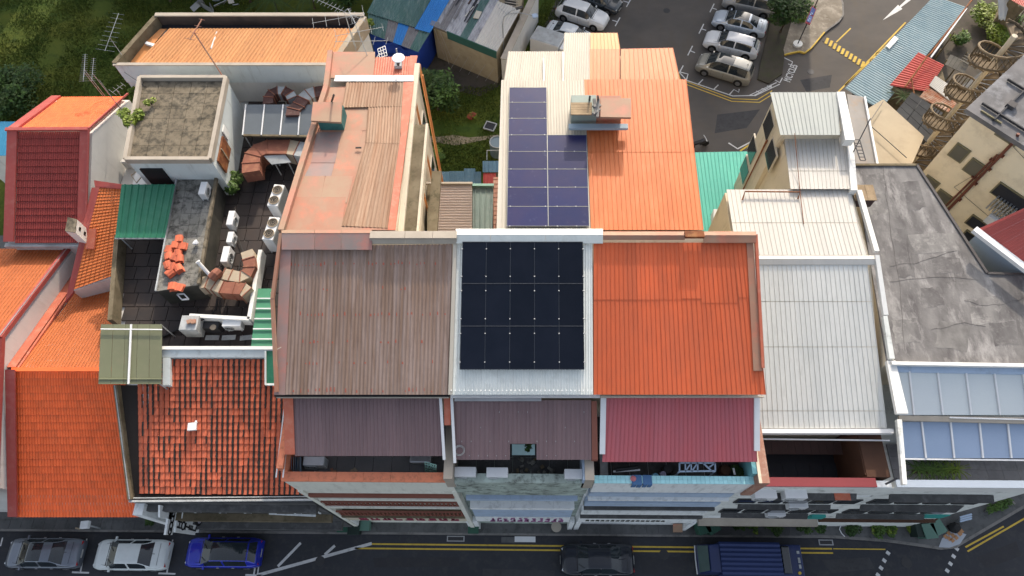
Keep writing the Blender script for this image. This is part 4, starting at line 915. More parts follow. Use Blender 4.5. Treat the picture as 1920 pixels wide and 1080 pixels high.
m = MB(); m.prism([W(1682,210,5.1),W(1738,265,5.1),W(1768,213,5.1),W(1711,175,5.1)], .01); m.obj('wall', 'ledge_dark', t)
# ---- blue corrugated car-port
M('blue_roof', (.24,.34,.38), (.30,.39,.42), .5, (1,.3,.3), .8, d=(.42,.47,.47), damt=.3, ds=1.2, rv=.05)
M('red_corr', (.42,.06,.05), (.34,.06,.05), .5, (1,.5,.5), .8, d=(.30,.12,.06), damt=.3, ds=1.5, rv=.06)
M('rust_corr', (.42,.16,.08), (.55,.45,.36), .7, (1.5,1.5,1.5), 1., d=(.25,.09,.04), damt=.6, ds=2, rv=.08)
t = thing('car_port', 'long blue-grey corrugated roof running diagonally along the lane', 'car port', W(1690,110,0))
q = [W(1752,-8,3.3),W(1584,166,3.3),W(1650,206,3.0),W(1812,14,3.0)]   # u along the lane, v across
q = [W(1584,166,3.3),W(1752,-8,3.3),W(1812,14,3.0),W(1650,206,3.0)]
sheets(t, q, 60, 10, 1, 'blue_roof', 'wave', .05)
m = MB(); m.bar(W(1812,16,3.1),W(1745,108,3.1),.12,.12); m.obj('edge_trim', 'white_metal', t)
m = MB(); m.prism([W(1600,172,2.95),W(1756,8,2.95),W(1800,20,2.95),W(1655,198,2.95)], .01); m.obj('wall', 'ledge_dark', t)
m = MB(); a, b = W(1662,92,3.5), W(1684,68,3.5)
quad(t, 'white_board', [W(1661,86,3.45),W(1668,91,3.45),W(1685,72,3.45),W(1677,67,3.45)], .04, 'white_paint')
t = thing('red_shed', 'small shed with red corrugated roof, rusty at its lower end, beside the blue roof', 'shed', W(1735,150,0))
sheets(t, [W(1668,160,3.7),W(1722,98,3.7),W(1770,122,3.7),W(1738,172,3.7)], 17, 4, 1, 'red_corr', 'wave', .05)
sheets(t, [W(1724,182,3.7),W(1738,163,3.7),W(1796,192,3.6),W(1780,212,3.6)], 8, 2, 1, 'rust_corr', 'wave', .05)
sheets(t, [W(1742,160,3.8),W(1754,142,3.8),W(1790,166,3.75),W(1782,190,3.75)], 7, 2, 1, 'white_roof', 'wave', .04)
m = MB(); m.prism([W(1675,162,3.5),W(1722,104,3.5),W(1765,124,3.5),W(1785,205,3.5),W(1775,208,3.5)], .01); m.obj('wall', 'moss_concrete', t)
t = thing('pipe_frame', 'rusty bent pipe frame lying across the red corrugated roof', 'pipe', W(1720,140,3.9))
m = MB(); m.tube([W(1697,163,3.9),W(1719,133,4.1),W(1738,106,4.3),W(1745,100,4.4)], .07, 6); m.tube([W(1709,148,3.95),W(1714,176,3.9)], .05, 6); m.tube([W(1745,100,4.4),W(1830,-10,4.4)], .07, 6); m.obj('pipe', 'rust', t)
t = thing('store_hut', 'dark lean-to of grey boards between the red roof and the spiral stair', 'hut', W(1800,120,0))
for i in range(5):
    q = [W(1770,120,3.2),W(1808,138,3.0),W(1820,118,3.2),W(1782,102,3.4)]
    quad(t, 'board', [bil(q,(i+.05)/5,0),bil(q,(i+.95)/5,0),bil(q,(i+.95)/5,1),bil(q,(i+.05)/5,1)], .05, M('grey_board',(.16,.15,.13),(.10,.095,.085),.9,(1,1,1),1.,rv=.1))
for i in range(4):
    m = MB(); m.bar(W(1800+i*4,112-i*4,3.5),W(1826+i*4,126-i*4,3.3),.08,.06); m.obj('slat', 'grey_board', t)
for p in [(1764,92),(1776,112),(1790,60),(1814,98)]:
    m = MB(); x = W(*p,3.6); m.tube([x,Vector((x.x,x.y,.02))], .06, 6); m.obj('post', 'moss_concrete', t)
# ---- back gardens at the upper right
flat('back_yard', [W(*p,0)[:2] for p in [(1690,200),(1815,10),(1830,-40),(2050,-40),(2050,160),(1830,200),(1760,260)]], .02, 'earth', kind='structure')
bush('shrub', 'olive shrub against the grey garden wall at the upper right', 'shrub', W(1838,42,0), 1.5, 1100, .24, 'leaf_yellow', 6)
bush('shrub', 'bright yellow-green shrub beside the spiral stair', 'shrub', W(1860,78,0), 1.4, 1300, .24, 'leaf_yellow', 6)
bush('shrub', 'small green shrub under the iron posts behind the blue roof', 'shrub', W(1792,80,0), 1.0, 800, .22, 'leaf', 5)
bush('shrub', 'dark shrub under the white tarpaulin at the top right corner', 'shrub', W(1885,45,0), 1.2, 900, .24, 'leaf_dark', 5)
palm('palm', 'small dark palm at the gap between the blue roof and the dark shed', W(1688,190,3.0), .5, 1.1, 11, 'leaf_dark')
t = thing('tarpaulin', 'pale grey tarpaulin hanging at the top right corner', 'tarpaulin', W(1880,15,3))
m = MB(); q = [W(1872,37,2.2),W(1885,38,2.2),W(1896,-6,3.6),W(1869,-6,3.6)]
for i in range(7):
    for j in range(7): p = bil(q,i/6,j/6); m.v.append(p+Vector((0,0,.10*math.sin(i*1.9+j*.4))))
m.f = [(j+i*7, j+1+i*7, j+8+i*7, j+7+i*7) for i in range(6) for j in range(6)]
o = m.obj('sheet', M('tarp',(.50,.53,.56),(.42,.45,.48),.6), t, smooth=True); so_ = o.modifiers.new('thick','SOLIDIFY'); so_.thickness = .02
t = thing('red_roof_corner', 'corner of a red corrugated roof cut by the top right corner', 'shed', W(1910,0,0))
sheets(t, [W(1892,-2,4.0),W(1925,18,4.0),W(1950,-30,4.2),W(1905,-40,4.2)], 12, 3, 1, 'red_corr', 'wave', .05)
m = MB(); m.prism([W(1896,-4,3.8),W(1922,14,3.8),W(1945,-30,3.8),W(1908,-38,3.8)], .02); m.obj('wall', 'moss_concrete', t)
# ---- cream building, rotated
K = thing('cream_building', 'cream rendered building turned diagonally, with rusty drain pipes on its wall', 'building', W(1830,205,15)*1.0-Vector((0,0,15)))
c0 = W(1830,205,15); c1 = W(1920,262,15); dv = (c1-c0).normalized(); nv = Vector((dv.y,-dv.x,0)).normalized()
if nv.dot(Vector((0,0,0))-c0) < 0: nv = -nv     # faces the street side
c0 = c0-Vector((0,0,15)); far = c0+dv*16; bk = -nv*9
m = MB(); m.prism([c0+Vector((0,0,14.8)), far+Vector((0,0,14.8)), far+bk+Vector((0,0,14.8)), c0+bk+Vector((0,0,14.8))], .01); m.obj('wall', M('cream_big',(.86,.76,.57),(.80,.70,.52),.8,(.3,.3,.3),.9,d=(.34,.26,.17),damt=.3,ds=.7), K)
a0 = c0-dv*.4+nv*.5; 
m = MB(); m.slab([p+Vector((0,0,15.1)) for p in (a0, far+nv*.5, far+bk, a0+bk*1.03)], .29); m.obj('roof', M('flat_dark',(.17,.165,.17),(.10,.10,.105),.8,(.6,.6,.6),1.,d=(.36,.37,.40),damt=.5,ds=.7), K)
rb = MB()
for k in range(5): p = a0+dv*(1.5+k*2.2)+Vector((0,0,15.2)); rb.bar(p+nv*-.3, p+bk*.9, .08, .14)
for k in range(3): p = a0+bk*(.1+.3*k)+Vector((0,0,15.22)); rb.bar(p+dv*.4, p+dv*13, .08, .14)
rb.obj('roof_rail', 'dark_metal', K)
for k in range(3): 
    for kk in range(2):
        p = a0+dv*(1.6+k*2.8)+bk*(.22+.4*kk); m = MB(); m.box(p+Vector((0,0,15.22)), (.45,.45,.25), math.atan2(dv.y,dv.x)); m.obj('roof_block', 'dark_stain', K)
def onwall(px,py): return WP(px,py,c0,nv)
ang = math.atan2(dv.y, dv.x)
for (px,py,wd,hh,mt) in [(1799,286,.75,1.0,'glass_dark'),(1827,314,.75,1.0,'glass_dark'),(1743,345,.8,1.0,'glass_dark'),(1767,371,.8,1.0,'glass_dark'),(1900,372,2.2,.9,'void_dark'),(1832,419,1.0,.8,'void_dark'),(1856,222,1.1,.25,'glass_dark'),(1888,258,1.1,.25,'glass_dark'),(1822,448,1.1,.8,'void_dark')]:
    p = onwall(px,py); m = MB(); m.box(p+nv*.05, (wd+.18,.08,hh+.18), ang); wi = m.obj('window', 'olive_frame' if 0 else M('frame_olive',(.20,.18,.11)), K); m = MB(); m.box(p+nv*.10, (wd,.03,hh), ang); m.obj('pane', mt if mt == 'void_dark' else M('pane_olive',(.10,.10,.085),(.14,.13,.10),.3), wi)
m = MB()
for (pts, r) in [(((1912,248),(1905,262),(1773,398)),.09),(((1880,288),(1872,288),(1768,392)),.06)]:
    m.tube([onwall(*p)+nv*.15 for p in pts], r, 8)
m.obj('drain_pipe', M('pipe_rust',(.16,.055,.035),(.10,.035,.025),.6), K)
for p in [(1880,290),(1856,315),(1830,342),(1800,372),(1862,298),(1828,330)]:
    m = MB(); m.box(onwall(*p)+nv*.12, (.28,.2,.10), ang); m.obj('pipe_clip', 'pipe_rust', K)
p = onwall(1885,388); m = MB()
for k in range(8): m.box(p+nv*.25+dv*(-.7+k*.2), (.1,.3,1.1), ang)
m.obj('window_grille', 'steel', K)
p = onwall(1868,408); m = MB(); m.box(p+nv*.35, (.8,.4,.6), ang); m.obj('condenser', 'white_metal', K)
m = MB(); m.tube([onwall(1860,232)+nv*.05, onwall(1925,300)+nv*.05], .015, 4); m.tube([onwall(1872,300)+nv*.05, onwall(1790,350)+nv*.05, onwall(1860,410)+nv*.05],.015,4); m.obj('cable', 'dark_metal', K)
# low wall and dark gap between the cream building and the flat roof
t = thing('garden_wall', 'short cream wall stub in the dark gap below the cream building', 'wall', W(1840,490,10)-Vector((0,0,10)))
m = MB(); m.prism([W(1818,487,12),W(1852,513,12),W(1866,512,12),W(1840,468,12)], .01); m.obj('wall', 'cream_wall', t)
# ---- red roof at the right edge
t = thing('red_ribbed_house', 'red ribbed roof with a white gutter, cut by the right edge', 'house', W(1900,440,0))
sheets(t, [W(1832,430,15.9),W(2010,560,15.9),W(2100,470,17.2),W(1925,388,17.2)], 34, 8, 1, M('salmon_rib',(.52,.13,.11),(.46,.12,.10),.5,(1,.3,.3),.7,rv=.04), 'seam', .05)
m = MB(); m.bar(W(1826,430,15.9),W(2004,566,15.9),.34,.22); m.obj('gutter', 'white_metal', t)
m = MB(); q = [W(1838,434,15.6),W(2006,558,15.6),W(2096,474,15.6),W(1925,396,15.6)]; m.prism(q, .01); m.obj('wall', M('blue_wall',(.22,.29,.38),(.18,.24,.32)), t)
# ---- spiral stair
pole = W(1880,95,14.0); pb = Vector((pole.x, pole.y, 0))
t = thing('spiral_staircase', 'tall external concrete spiral staircase winding round a cream column', 'staircase', pb)
m = MB(); m.tube([pb, pb+Vector((0,0,15.2))], .17, 10); m.obj('column', 'cream_wall', t)
nst = 84; hh = 15.0; rad = 1.38
out = []
for i in range(nst):
    a0_ = 2*math.pi*i/16; a1_ = 2*math.pi*(i+1)/16; z = .2+hh*i/nst
    m = MB(); P_ = [pb+Vector((math.cos(a)*r, math.sin(a)*r, z)) for a, r in ((a0_,.2),(a0_,rad),(a1_,rad),(a1_,.2))]
    m.slab(P_, .10); m.obj('step', 'stair_tan' if 0 else M('stair_tan',(.22,.17,.115),(.14,.11,.075),.9,(1,1,1),1.), t, origin=P_[1])
for i in range(nst):
    for s in (0,.5):
        a = 2*math.pi*(i+s)/16; z = .2+hh*(i+s)/nst; p = pb+Vector((math.cos(a)*rad, math.sin(a)*rad, z))
        m = MB(); m.bar(p, p+Vector((0,0,1.0)), .05, .04); m.obj('baluster', 'stair_dark' if 0 else M('stair_dark',(.12,.092,.06),(.075,.058,.04),.8), t, origin=p)
m = MB(); m.tube([pb+Vector((math.cos(2*math.pi*i/16)*rad, math.sin(2*math.pi*i/16)*rad, 1.25+hh*i/nst)) for i in range(nst+1)], .07, 6); m.obj('handrail', 'stair_tan', t)
m = MB(); m.tube([pb+Vector((math.cos(2*math.pi*i/16)*rad, math.sin(2*math.pi*i/16)*rad, .2+hh*i/nst)) for i in range(nst+1)], .09, 6); m.obj('stringer', 'stair_dark', t)
# ---- teal roof behind the orange house
t = thing('teal_roofed_shed', 'shed with bright teal ribbed roof between the orange roof and the white-roofed house', 'shed', W(1350,400,0))
sheets(t, [W(1322,470,8.2),W(1420,470,8.2),W(1402,284,8.6),W(1298,286,8.6)], 17, 5, 1, 'teal_roof', 'seam', .04)
m = MB(); m.prism([W(1324,465,8.1),W(1395,465,8.1),W(1398,290,8.1),W(1302,290,8.1)], .01); m.obj('wall', 'cream_wall', t)
t = thing('lattice_mast', 'thin lattice mast with small antennas beside the white strip', 'antenna', W(1603,268,16.4))
m = MB()
for i in range(7): a = W(1600+i*2.2,262+i*6.5,17); b = W(1612+i*1.8,262+i*6.5,17); m.bar(a,b,.03); 
m.bar(W(1600,262,17),W(1613,300,17),.04); m.bar(W(1612,262,17),W(1623,300,17),.04); m.bar(W(1600,285,16.5),W(1632,222,17.6),.05); m.obj('lattice', 'dark_metal', t)
# ---- low shed next to the courtyard lane on the right of D rear
t = thing('window_canopy', 'white aluminium flap standing against the cream side wall', 'panel', W(1345,410,9))
m = MB(); m.prism([W(1338,432,9.2),W(1350,432,9.2),W(1350,392,9.5),W(1338,392,9.5)], 8.7); m.obj('panel', 'white_metal', t)
# ================================================================ left-hand houses
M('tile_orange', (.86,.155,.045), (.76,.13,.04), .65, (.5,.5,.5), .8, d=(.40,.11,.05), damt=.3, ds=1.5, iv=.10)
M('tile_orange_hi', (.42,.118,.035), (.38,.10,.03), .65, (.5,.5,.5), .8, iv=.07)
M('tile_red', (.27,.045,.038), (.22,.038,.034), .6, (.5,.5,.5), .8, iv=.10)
M('tile_old', (.62,.155,.08), (.44,.11,.06), .8, (.45,.3,.4), 1., d=(.20,.065,.045), damt=.8, ds=1.3, iv=.12, rv=.12, dstretch=(2.5,.7,1), dlo=.5)
M('mortar_black', (.035,.03,.028), (.05,.04,.035), .95)
M('cap_red', (.36,.075,.065), (.32,.075,.065), .6, (.5,.5,.5), .6, d=(.5,.25,.2), damt=.2, ds=2)
M('white_wall', (.66,.65,.62), (.58,.57,.55), .8, (.4,.4,.4), .8, d=(.36,.34,.30), damt=.4, ds=.9, dstretch=(1.5,1.5,.3), dlo=.54)
M('cool_wall', (.62,.67,.67), (.54,.58,.58), .8, (.4,.4,.4), .8, d=(.22,.21,.19), damt=.4, ds=1.2, dstretch=(2,2,.3), dlo=.54)
M('old_slab', (.15,.125,.09), (.22,.185,.135), .95, (.7,.7,.7), 1., d=(.05,.045,.035), damt=.85, ds=2.6, dlo=.45, rv=.07, bump=.5)
M('grey_slab', (.19,.185,.165), (.26,.25,.23), .95, (.7,.7,.7), 1., d=(.045,.045,.04), damt=.85, ds=2.8, dlo=.45, rv=.08, bump=.5)
M('deck_dark', (.055,.042,.038), (.04,.035,.035), .8, (.6,.6,.6), 1., d=(.025,.025,.028), damt=.6, ds=1.5, rv=.12)
M('orange_wave', (.60,.29,.12), (.56,.25,.10), .6, (1,.3,.3), .8, d=(.22,.08,.045), damt=.75, ds=2.2, dstretch=(4,.8,1), dlo=.55, rv=.06)
M('green_sheet', (.03,.17,.10), (.025,.14,.085), .4, (.6,.3,.3), .8, d=(.10,.25,.17), damt=.25, ds=1, rv=.08)
M('green_pale', (.075,.25,.15), (.06,.21,.125), .4, (.6,.3,.3), .8, rv=.12)
M('khaki_sheet', (.17,.18,.11), (.145,.15,.095), .4, (.3,.3,.3), .9, d=(.22,.20,.14), damt=.3, ds=1, rv=.05)
M('duct_rust', (.26,.10,.065), (.20,.08,.055), .75, (1.3,1.3,1.3), 1., d=(.42,.22,.12), damt=.4, ds=2.5)
M('duct_cream', (.42,.35,.26), (.34,.28,.21), .75, (1.5,1.5,1.5), 1., d=(.45,.20,.08), damt=.5, ds=2.5, dlo=.55)
M('duct_dark', (.10,.045,.04), (.07,.035,.032), .75, (1.3,1.3,1.3), 1., d=(.2,.18,.16), damt=.3, ds=3)
M('galv', (.42,.44,.45), (.30,.32,.33), .5, (1.5,1.5,1.5), 1., d=(.25,.22,.2), damt=.4, ds=3)
# ---- house A0 (leftmost) and A
A0 = thing('leftmost_tiled_house', 'red-capped house cut by the left edge, with sunlit tiled rear roof and white side wall', 'house', (-31, 6, 0))
m = MB(); pts = [(6.8,.01),(21.2,.01),(21.2,9.3),(14.0,11.85),(6.8,8.6)]; n = 5
m.add([(-39,y,z) for y,z in pts]+[(-28.72,y,z) for y,z in pts], [tuple(reversed(range(n))), tuple(range(n,2*n))]+[(i,(i+1)%n,n+(i+1)%n,n+i) for i in range(n)]); m.obj('wall', 'white_wall', A0)
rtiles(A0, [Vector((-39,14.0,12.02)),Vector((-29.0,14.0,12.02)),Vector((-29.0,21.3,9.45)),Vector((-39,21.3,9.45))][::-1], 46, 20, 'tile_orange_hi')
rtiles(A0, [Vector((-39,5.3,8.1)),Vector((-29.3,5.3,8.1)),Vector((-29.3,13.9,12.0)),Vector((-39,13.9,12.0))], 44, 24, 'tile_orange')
m = MB(); m.bar((-28.80,14.1,12.18),(-28.80,21.3,9.62),.26,.26); m.bar((-28.80,5.2,8.3),(-28.80,14.09,12.18),.36,.30); m.obj('gable_cap', 'cap_red', A0)
m = MB(); m.tube([(-28.74,6.6,9.2),(-28.74,14.0,12.42),(-28.74,21.2,9.8)], .025, 5); m.tube([(-28.74,5.2,8.5),(-28.6,6.6,9.2)], .025, 5); m.obj('lightning_wire', 'steel', A0)
m = MB(); m.bar((-39,14.0,12.12),(-28.95,14.0,12.12),.26,.14); m.obj('ridge_cap', 'cap_red', A0)
A = thing('tiled_house', 'long house with bright orange front roof, sunlit behind its ridge, at the left', 'house', (-24.6, 6, 0))
HX0, HX1 = -28.7, -20.6
m = MB(); pts = [(6.8,.01),(24.2,.01),(24.2,6.8),(12.75,10.8),(6.8,7.4)]; n = 5
m.add([(HX0,y,z) for y,z in pts]+[(HX1-.05,y,z) for y,z in pts], [tuple(reversed(range(n))), tuple(range(n,2*n))]+[(i,(i+1)%n,n+(i+1)%n,n+i) for i in range(n)]); m.obj('wall', 'front_white', A)
R0, R1 = W(103,693,11.05), W(240,693,11.05)
zA = lambda py: 7.0+(970-py)/277*4.0
AQ = lambda px,py: W(px,py,zA(py))
rtiles(A, [AQ(30,969),AQ(280,969),AQ(232,695),AQ(26,695)], 42, 20, 'tile_orange', h=.04)
quad(A, 'verge', [W(14,969,7.35),W(31,969,7.35),W(27,693,11.35),W(9,693,11.35)], .1, 'cap_red')
quad(A, 'verge', [W(280,969,7.1),W(293,970,7.1),W(292,944,7.45),W(279,944,7.45)], .1, 'cap_red')
m = MB(); m.bar(W(22,693,11.15),W(232,693,11.15),.22,.12); m.obj('ridge_cap', 'tile_orange', A)
B0, B1 = Vector((-28.6,12.75,11.0)), Vector((-20.9,12.75,11.0))
q = [Vector((-27.8,24.0,6.9)),Vector((-22.6,24.0,6.9)),Vector((-21.2,12.85,11.0)),Vector((-28.1,12.85,11.0))]
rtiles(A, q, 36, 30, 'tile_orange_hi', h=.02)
m = MB(); m.bar((-28.45,12.8,11.12),(-28.45,21.3,8.15),.5,.10); m.bar((-28.1,12.8,11.02),(-28.1,21.3,8.05),.12,.16); m.obj('gutter', 'red_sheet', A)
# raised tiled wing with bold tiles
W0 = thing('tiled_wing', 'narrow tiled roof with bold sunlit tile rows between two red flashings', 'roof', W(185,440,0))
wq = [W(139,543,10.2),W(212,517,10.2),W(228,352,11.9),W(186,352,11.9)]
rtiles(W0, wq, 8, 30, M('tile_bold',(.60,.17,.05),(.55,.15,.045),.6,(.5,.5,.5),.8,iv=.08,rv=.06), individual=240, h=.05)
m = MB(); m.prism([W(136,546,10.1),W(213,520,10.1),W(232,346,11.7),W(178,346,11.7)], .01); m.obj('wall', 'white_wall', W0)
m = MB(); m.slab([W(122,566,10.0),W(137,548,10.1),W(187,350,12.0),W(172,352,12.0)], .14); m.slab([W(176,338,12.1),W(233,346,12.1),W(231,354,12.0),W(178,350,12.0)], .16); m.obj('flashing', 'cap_red', W0)
m = MB(); m.slab([W(160,466,11.0),W(176,466,11.0),W(180,428,11.4),W(166,430,11.4)], .12); m.obj('flashing', 'red_sheet', W0)
# rear block with maroon front slope and orange rear slope
AR_ = thing('red_tiled_rear_block', 'taller rear block with dark red tiled front slope and orange slope behind', 'house', (-29.6, 24, 0))
rx0, rx1 = -32.2, -27.0
m = MB(); pts = [(21.2,.01),(32.0,.01),(32.0,11.1),(27.4,13.2),(21.2,10.4)]; n = 5
m.add([(rx0+.1,y,z) for y,z in pts]+[(rx1-.02,y,z) for y,z in pts], [tuple(reversed(range(n))), tuple(range(n,2*n))]+[(i,(i+1)%n,n+(i+1)%n,n+i) for i in range(n)]); m.obj('wall', 'white_wall', AR_)
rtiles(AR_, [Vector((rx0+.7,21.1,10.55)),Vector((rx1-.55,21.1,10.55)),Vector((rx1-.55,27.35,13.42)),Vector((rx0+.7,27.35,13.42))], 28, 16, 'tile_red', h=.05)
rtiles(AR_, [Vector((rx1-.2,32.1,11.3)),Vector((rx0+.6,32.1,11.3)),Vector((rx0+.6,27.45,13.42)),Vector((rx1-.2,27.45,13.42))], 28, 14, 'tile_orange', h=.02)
for (va,vb,vw) in [((rx0+.4,21.1,10.7),(rx0+.4,27.4,13.56),.62),((rx1-.28,21.1,10.7),(rx1-.28,27.4,13.56),.52),((rx0+.3,27.41,13.56),(rx0+.3,32.1,11.4),.62)]:
    m = MB(); m.bar(va,vb,vw,.12); m.obj('verge', 'cap_red', AR_)
m = MB(); m.bar((rx0,27.4,13.62),(rx1,27.4,13.62),.22,.12); m.bar((rx1+.02,21.1,10.8),(rx1+.02,27.4,13.66),.10,.10); m.bar((rx1+.02,27.4,13.66),(rx1+.02,32.2,11.5),.10,.10); m.obj('ridge_cap', 'cap_red', AR_)
m = MB(); m.bb(rx0,rx1,20.9,21.15,10.2,10.45); m.obj('gutter', 'galv', AR_)
# white walls between the block and the concrete tower
t = thing('side_block', 'plain white walled block between the red tiled block and the concrete slab roof', 'building', (-25.6,27,0))
m = MB(); m.prism([(-26.98,21.8,9.4),(-24.3,21.8,9.4),(-24.6,31,9.4),(-26.98,31.8,9.4)], .01); m.obj('wall', 'white_wall', t)
m = MB(); m.bb(-26.9,-24.8,27.5,27.7,9.4,10.2); m.tube([(-25.2,22.5,9.6),(-25.2,30,9.6)], .09, 7); m.obj('pipe', 'white_wall', t)
ch = thing('chimney', 'stubby white chimney with blackened top by the red gutter', 'chimney', W(160,450,10))
a, b, c, d = W(123,434,12.2), W(142,437,12.2), W(145,412,12.2), W(128,408,12.2)
m = MB(); m.prism([a,b,c,d], 9.4); m.obj('shaft', 'white_wall', ch)
m = MB(); m.slab([p+Vector((0,0,.06)) for p in (a,b,c,d)], .055); m.obj('cap', 'old_slab', ch)
for z in (11.9, 11.4):
    m = MB(); m.box(lerp(b,c,.5)*1.0+Vector((.02,0,z-12.2)), (.05,.2,.14)); m.obj('vent_hole', 'black', ch)
t = thing('blue_roof_edge', 'bright blue sheet roof cut by the left edge, beside the red verge', 'shed', W(10,255,0))
sheets(t, [W(-60,292,6.0),W(16,292,6.0),W(36,228,6.4),W(-60,228,6.4)], 14, 4, 1, M('blue_bright',(.05,.25,.42),(.04,.22,.38),.5,(1,.5,.5),.8,d=(.1,.3,.45),damt=.3,ds=2), 'rib', .03)
m = MB(); m.prism([W(-55,288,5.9),W(10,288,5.9),W(30,232,5.9),W(-55,232,5.9)], .01); m.obj('wall', 'white_wall', t)
# ---- house B ----------------------------------------------------------------
B = thing('old_tiled_house', 'shophouse with black-streaked terracotta roof and cluttered dark roof terrace', 'shophouse', (-16, 6, 0))
BZ = lambda py: 10.3+(925-py)/253*2.35
BQ = lambda px,py,dz=0: W(px,py,BZ(py)+dz)
TF = 11.8     # terrace floor
m = MB(); m.prism([(-20.55,5.9,9.9),(-11.06,5.9,9.9),(-11.06,13.5,9.9),(-21.6,13.5,9.9)], .01); m.obj('wall', 'ledge_dark', B)
m = MB(); pts = [(6.2,9.91),(13.5,9.91),(13.5,12.5),(6.2,10.1)]; n = 4
m.add([(-20.0,y,z) for y,z in pts]+[(-11.06,y,z) for y,z in pts], [tuple(reversed(range(n))), tuple(range(n,2*n))]+[(i,(i+1)%n,n+(i+1)%n,n+i) for i in range(n)]); m.obj('roof_base', 'mortar_black', B)
# tiles: about 31 x 19, the nearest as pieces
xe = -11.1; pe = BQ(262,925); pt = BQ(262,673)
q = [Vector((pe.x,pe.y,pe.z)),Vector((xe,pe.y,pe.z)),Vector((xe,pt.y,pt.z)),Vector((BQ(258,673).x,pt.y,pt.z))]
nc, nr = 33, 19; nrm = (q[1]-q[0]).cross(q[3]-q[0]).normalized(); nrm = nrm if nrm.z > 0 else -nrm
stuff = MB(); cnt = 0; order = [(j,i) for j in range(nr) for i in range(nc) if i < nc-3 or j < 15]
proto = {}
black = MB()
for j, i in order:
    u0, u1, v0, v1 = (i+.03)/nc, (i+rnd.uniform(.86,.94))/nc, j/nr, min(1,(j+1.1)/nr)
    if u1 > .985 : continue
    tilt = rnd.uniform(-.06,.06); 
    m = MB(); vs = []
    for (vv, lf) in ((v0+tilt/nr, .055), (v1, .012)):
        for (uu, h) in ((u0,-.01),(lerp((u0,0,0),(u1,0,0),.25).x,.035),(lerp((u0,0,0),(u1,0,0),.75).x,.035),(u1,-.01)): vs.append(bil(q,uu,vv)+nrm*(lf+h+.02))
    for uu in (u0,u1): vs.append(bil(q,uu,v0+tilt/nr)+nrm*.005)
    m.add(vs, [(0,1,5,4),(1,2,6,5),(2,3,7,6),(8,9,3,2,1,0),(8,0,4),(3,9,7)])
    if cnt < 300 and j < 14: m.obj('roof_tile', 'tile_old', B, origin=bil(q,(u0+u1)/2,(v0+v1)/2)); cnt += 1
    else: stuff.add(m.v, m.f)
    # black growth filling some of the channels
    g = noise.noise(Vector((i*.33, j*.16, 3.1)))+ .35*noise.noise(Vector((i*1.3,j*.5,8)))+(i/nc-.45)*.5
    if g > -.10 or rnd.random() < .15:
        prev = None; ns = 4; full = 1+(rnd.random() < .3)
        for s_ in range(ns+1):
            vv = v0+(v1-v0-.004)*s_/ns; hw_ = rnd.uniform(.08,.20)+max(0,g)*.28*rnd.random(); cc_ = i+.92; lf = .112-.035*s_/ns
            cur = (bil(q,(cc_-hw_)/nc,vv)+nrm*lf, bil(q,(cc_+hw_*.8)/nc,vv)+nrm*lf)
            if prev: black.add([prev[0],prev[1],cur[1],cur[0]],[(0,1,2,3)])
            prev = cur
stuff.obj('roof_tiles', 'tile_old', B, kind='stuff'); black.obj('black_moss', 'mortar_black', B, kind='stuff')
m = MB(); a = BQ(361,800,.1); m.box(a, (.45,.40,.14), .1); m.box(a+Vector((.15,.25,.02)), (.16,.14,.1), .1); m.obj('roof_vent', 'white_metal', B)
# side gutter, outer kerb and eaves gutter
m = MB(); m.slab([BQ(250,930,-.15),BQ(262,930,-.15),BQ(258,722,-.15),BQ(222,722,-.15)], .1); m.obj('side_gutter', 'mortar_black', B)
m = MB(); m.bar(BQ(219,722,.15),BQ(246,936,.15),.20,.36); m.obj('side_kerb', 'moss_concrete', B)
m = MB(); m.bar(BQ(215,722,.32),BQ(243,936,.32),.05,.05); m.bar(W(242,940,10.35),W(597,937,10.35),.10,.12); m.bar(W(242,934,10.3),W(600,931,10.3),.05,.10); m.obj('gutter_rim', 'galv', B)
m = MB(); m.slab([W(243,938,10.15),W(597,936,10.15),W(597,928,10.15),W(252,928,10.15)], .12); m.obj('eaves_gutter', 'mortar_black', B)
# front wall with ledges
for (z0,z1,y0,mt) in [(8.9,9.3,5.55,'ledge_dark'),(5.9,6.3,5.5,'moss_concrete'),(3.4,3.8,5.4,'ledge_dark')]:
    m = MB(); m.bb(-20.5,-11.06,y0,5.895,z0,z1); m.obj('ledge', mt, B)
for (a,b,mt) in [((440,951),(560,955),'front_white'),((505,963),(592,967),'front_white')]:
    m = MB(); m.bar(W(*a,6.5),W(*b,6.5),.10,.12); m.obj('beam', mt, B)
m = MB(); m.bar(W(520,949,8.6),W(548,958,7.0),.25,.12); m.obj('beam', 'front_white', B)
m = MB(); m.bb(-20.5,-20.0,5.3,5.89,2.8,9.6); m.obj('pilaster', 'front_white', B)
for i in range(6):
    a = -19.6+i*1.4; m = MB(); m.bb(a,a+1.1,5.84,5.895,6.8,8.3); wi = m.obj('window', 'front_white', B); m = MB(); m.bb(a+.08,a+1.02,5.82,5.839,6.88,8.22); m.obj('pane', 'glass_dark', wi)
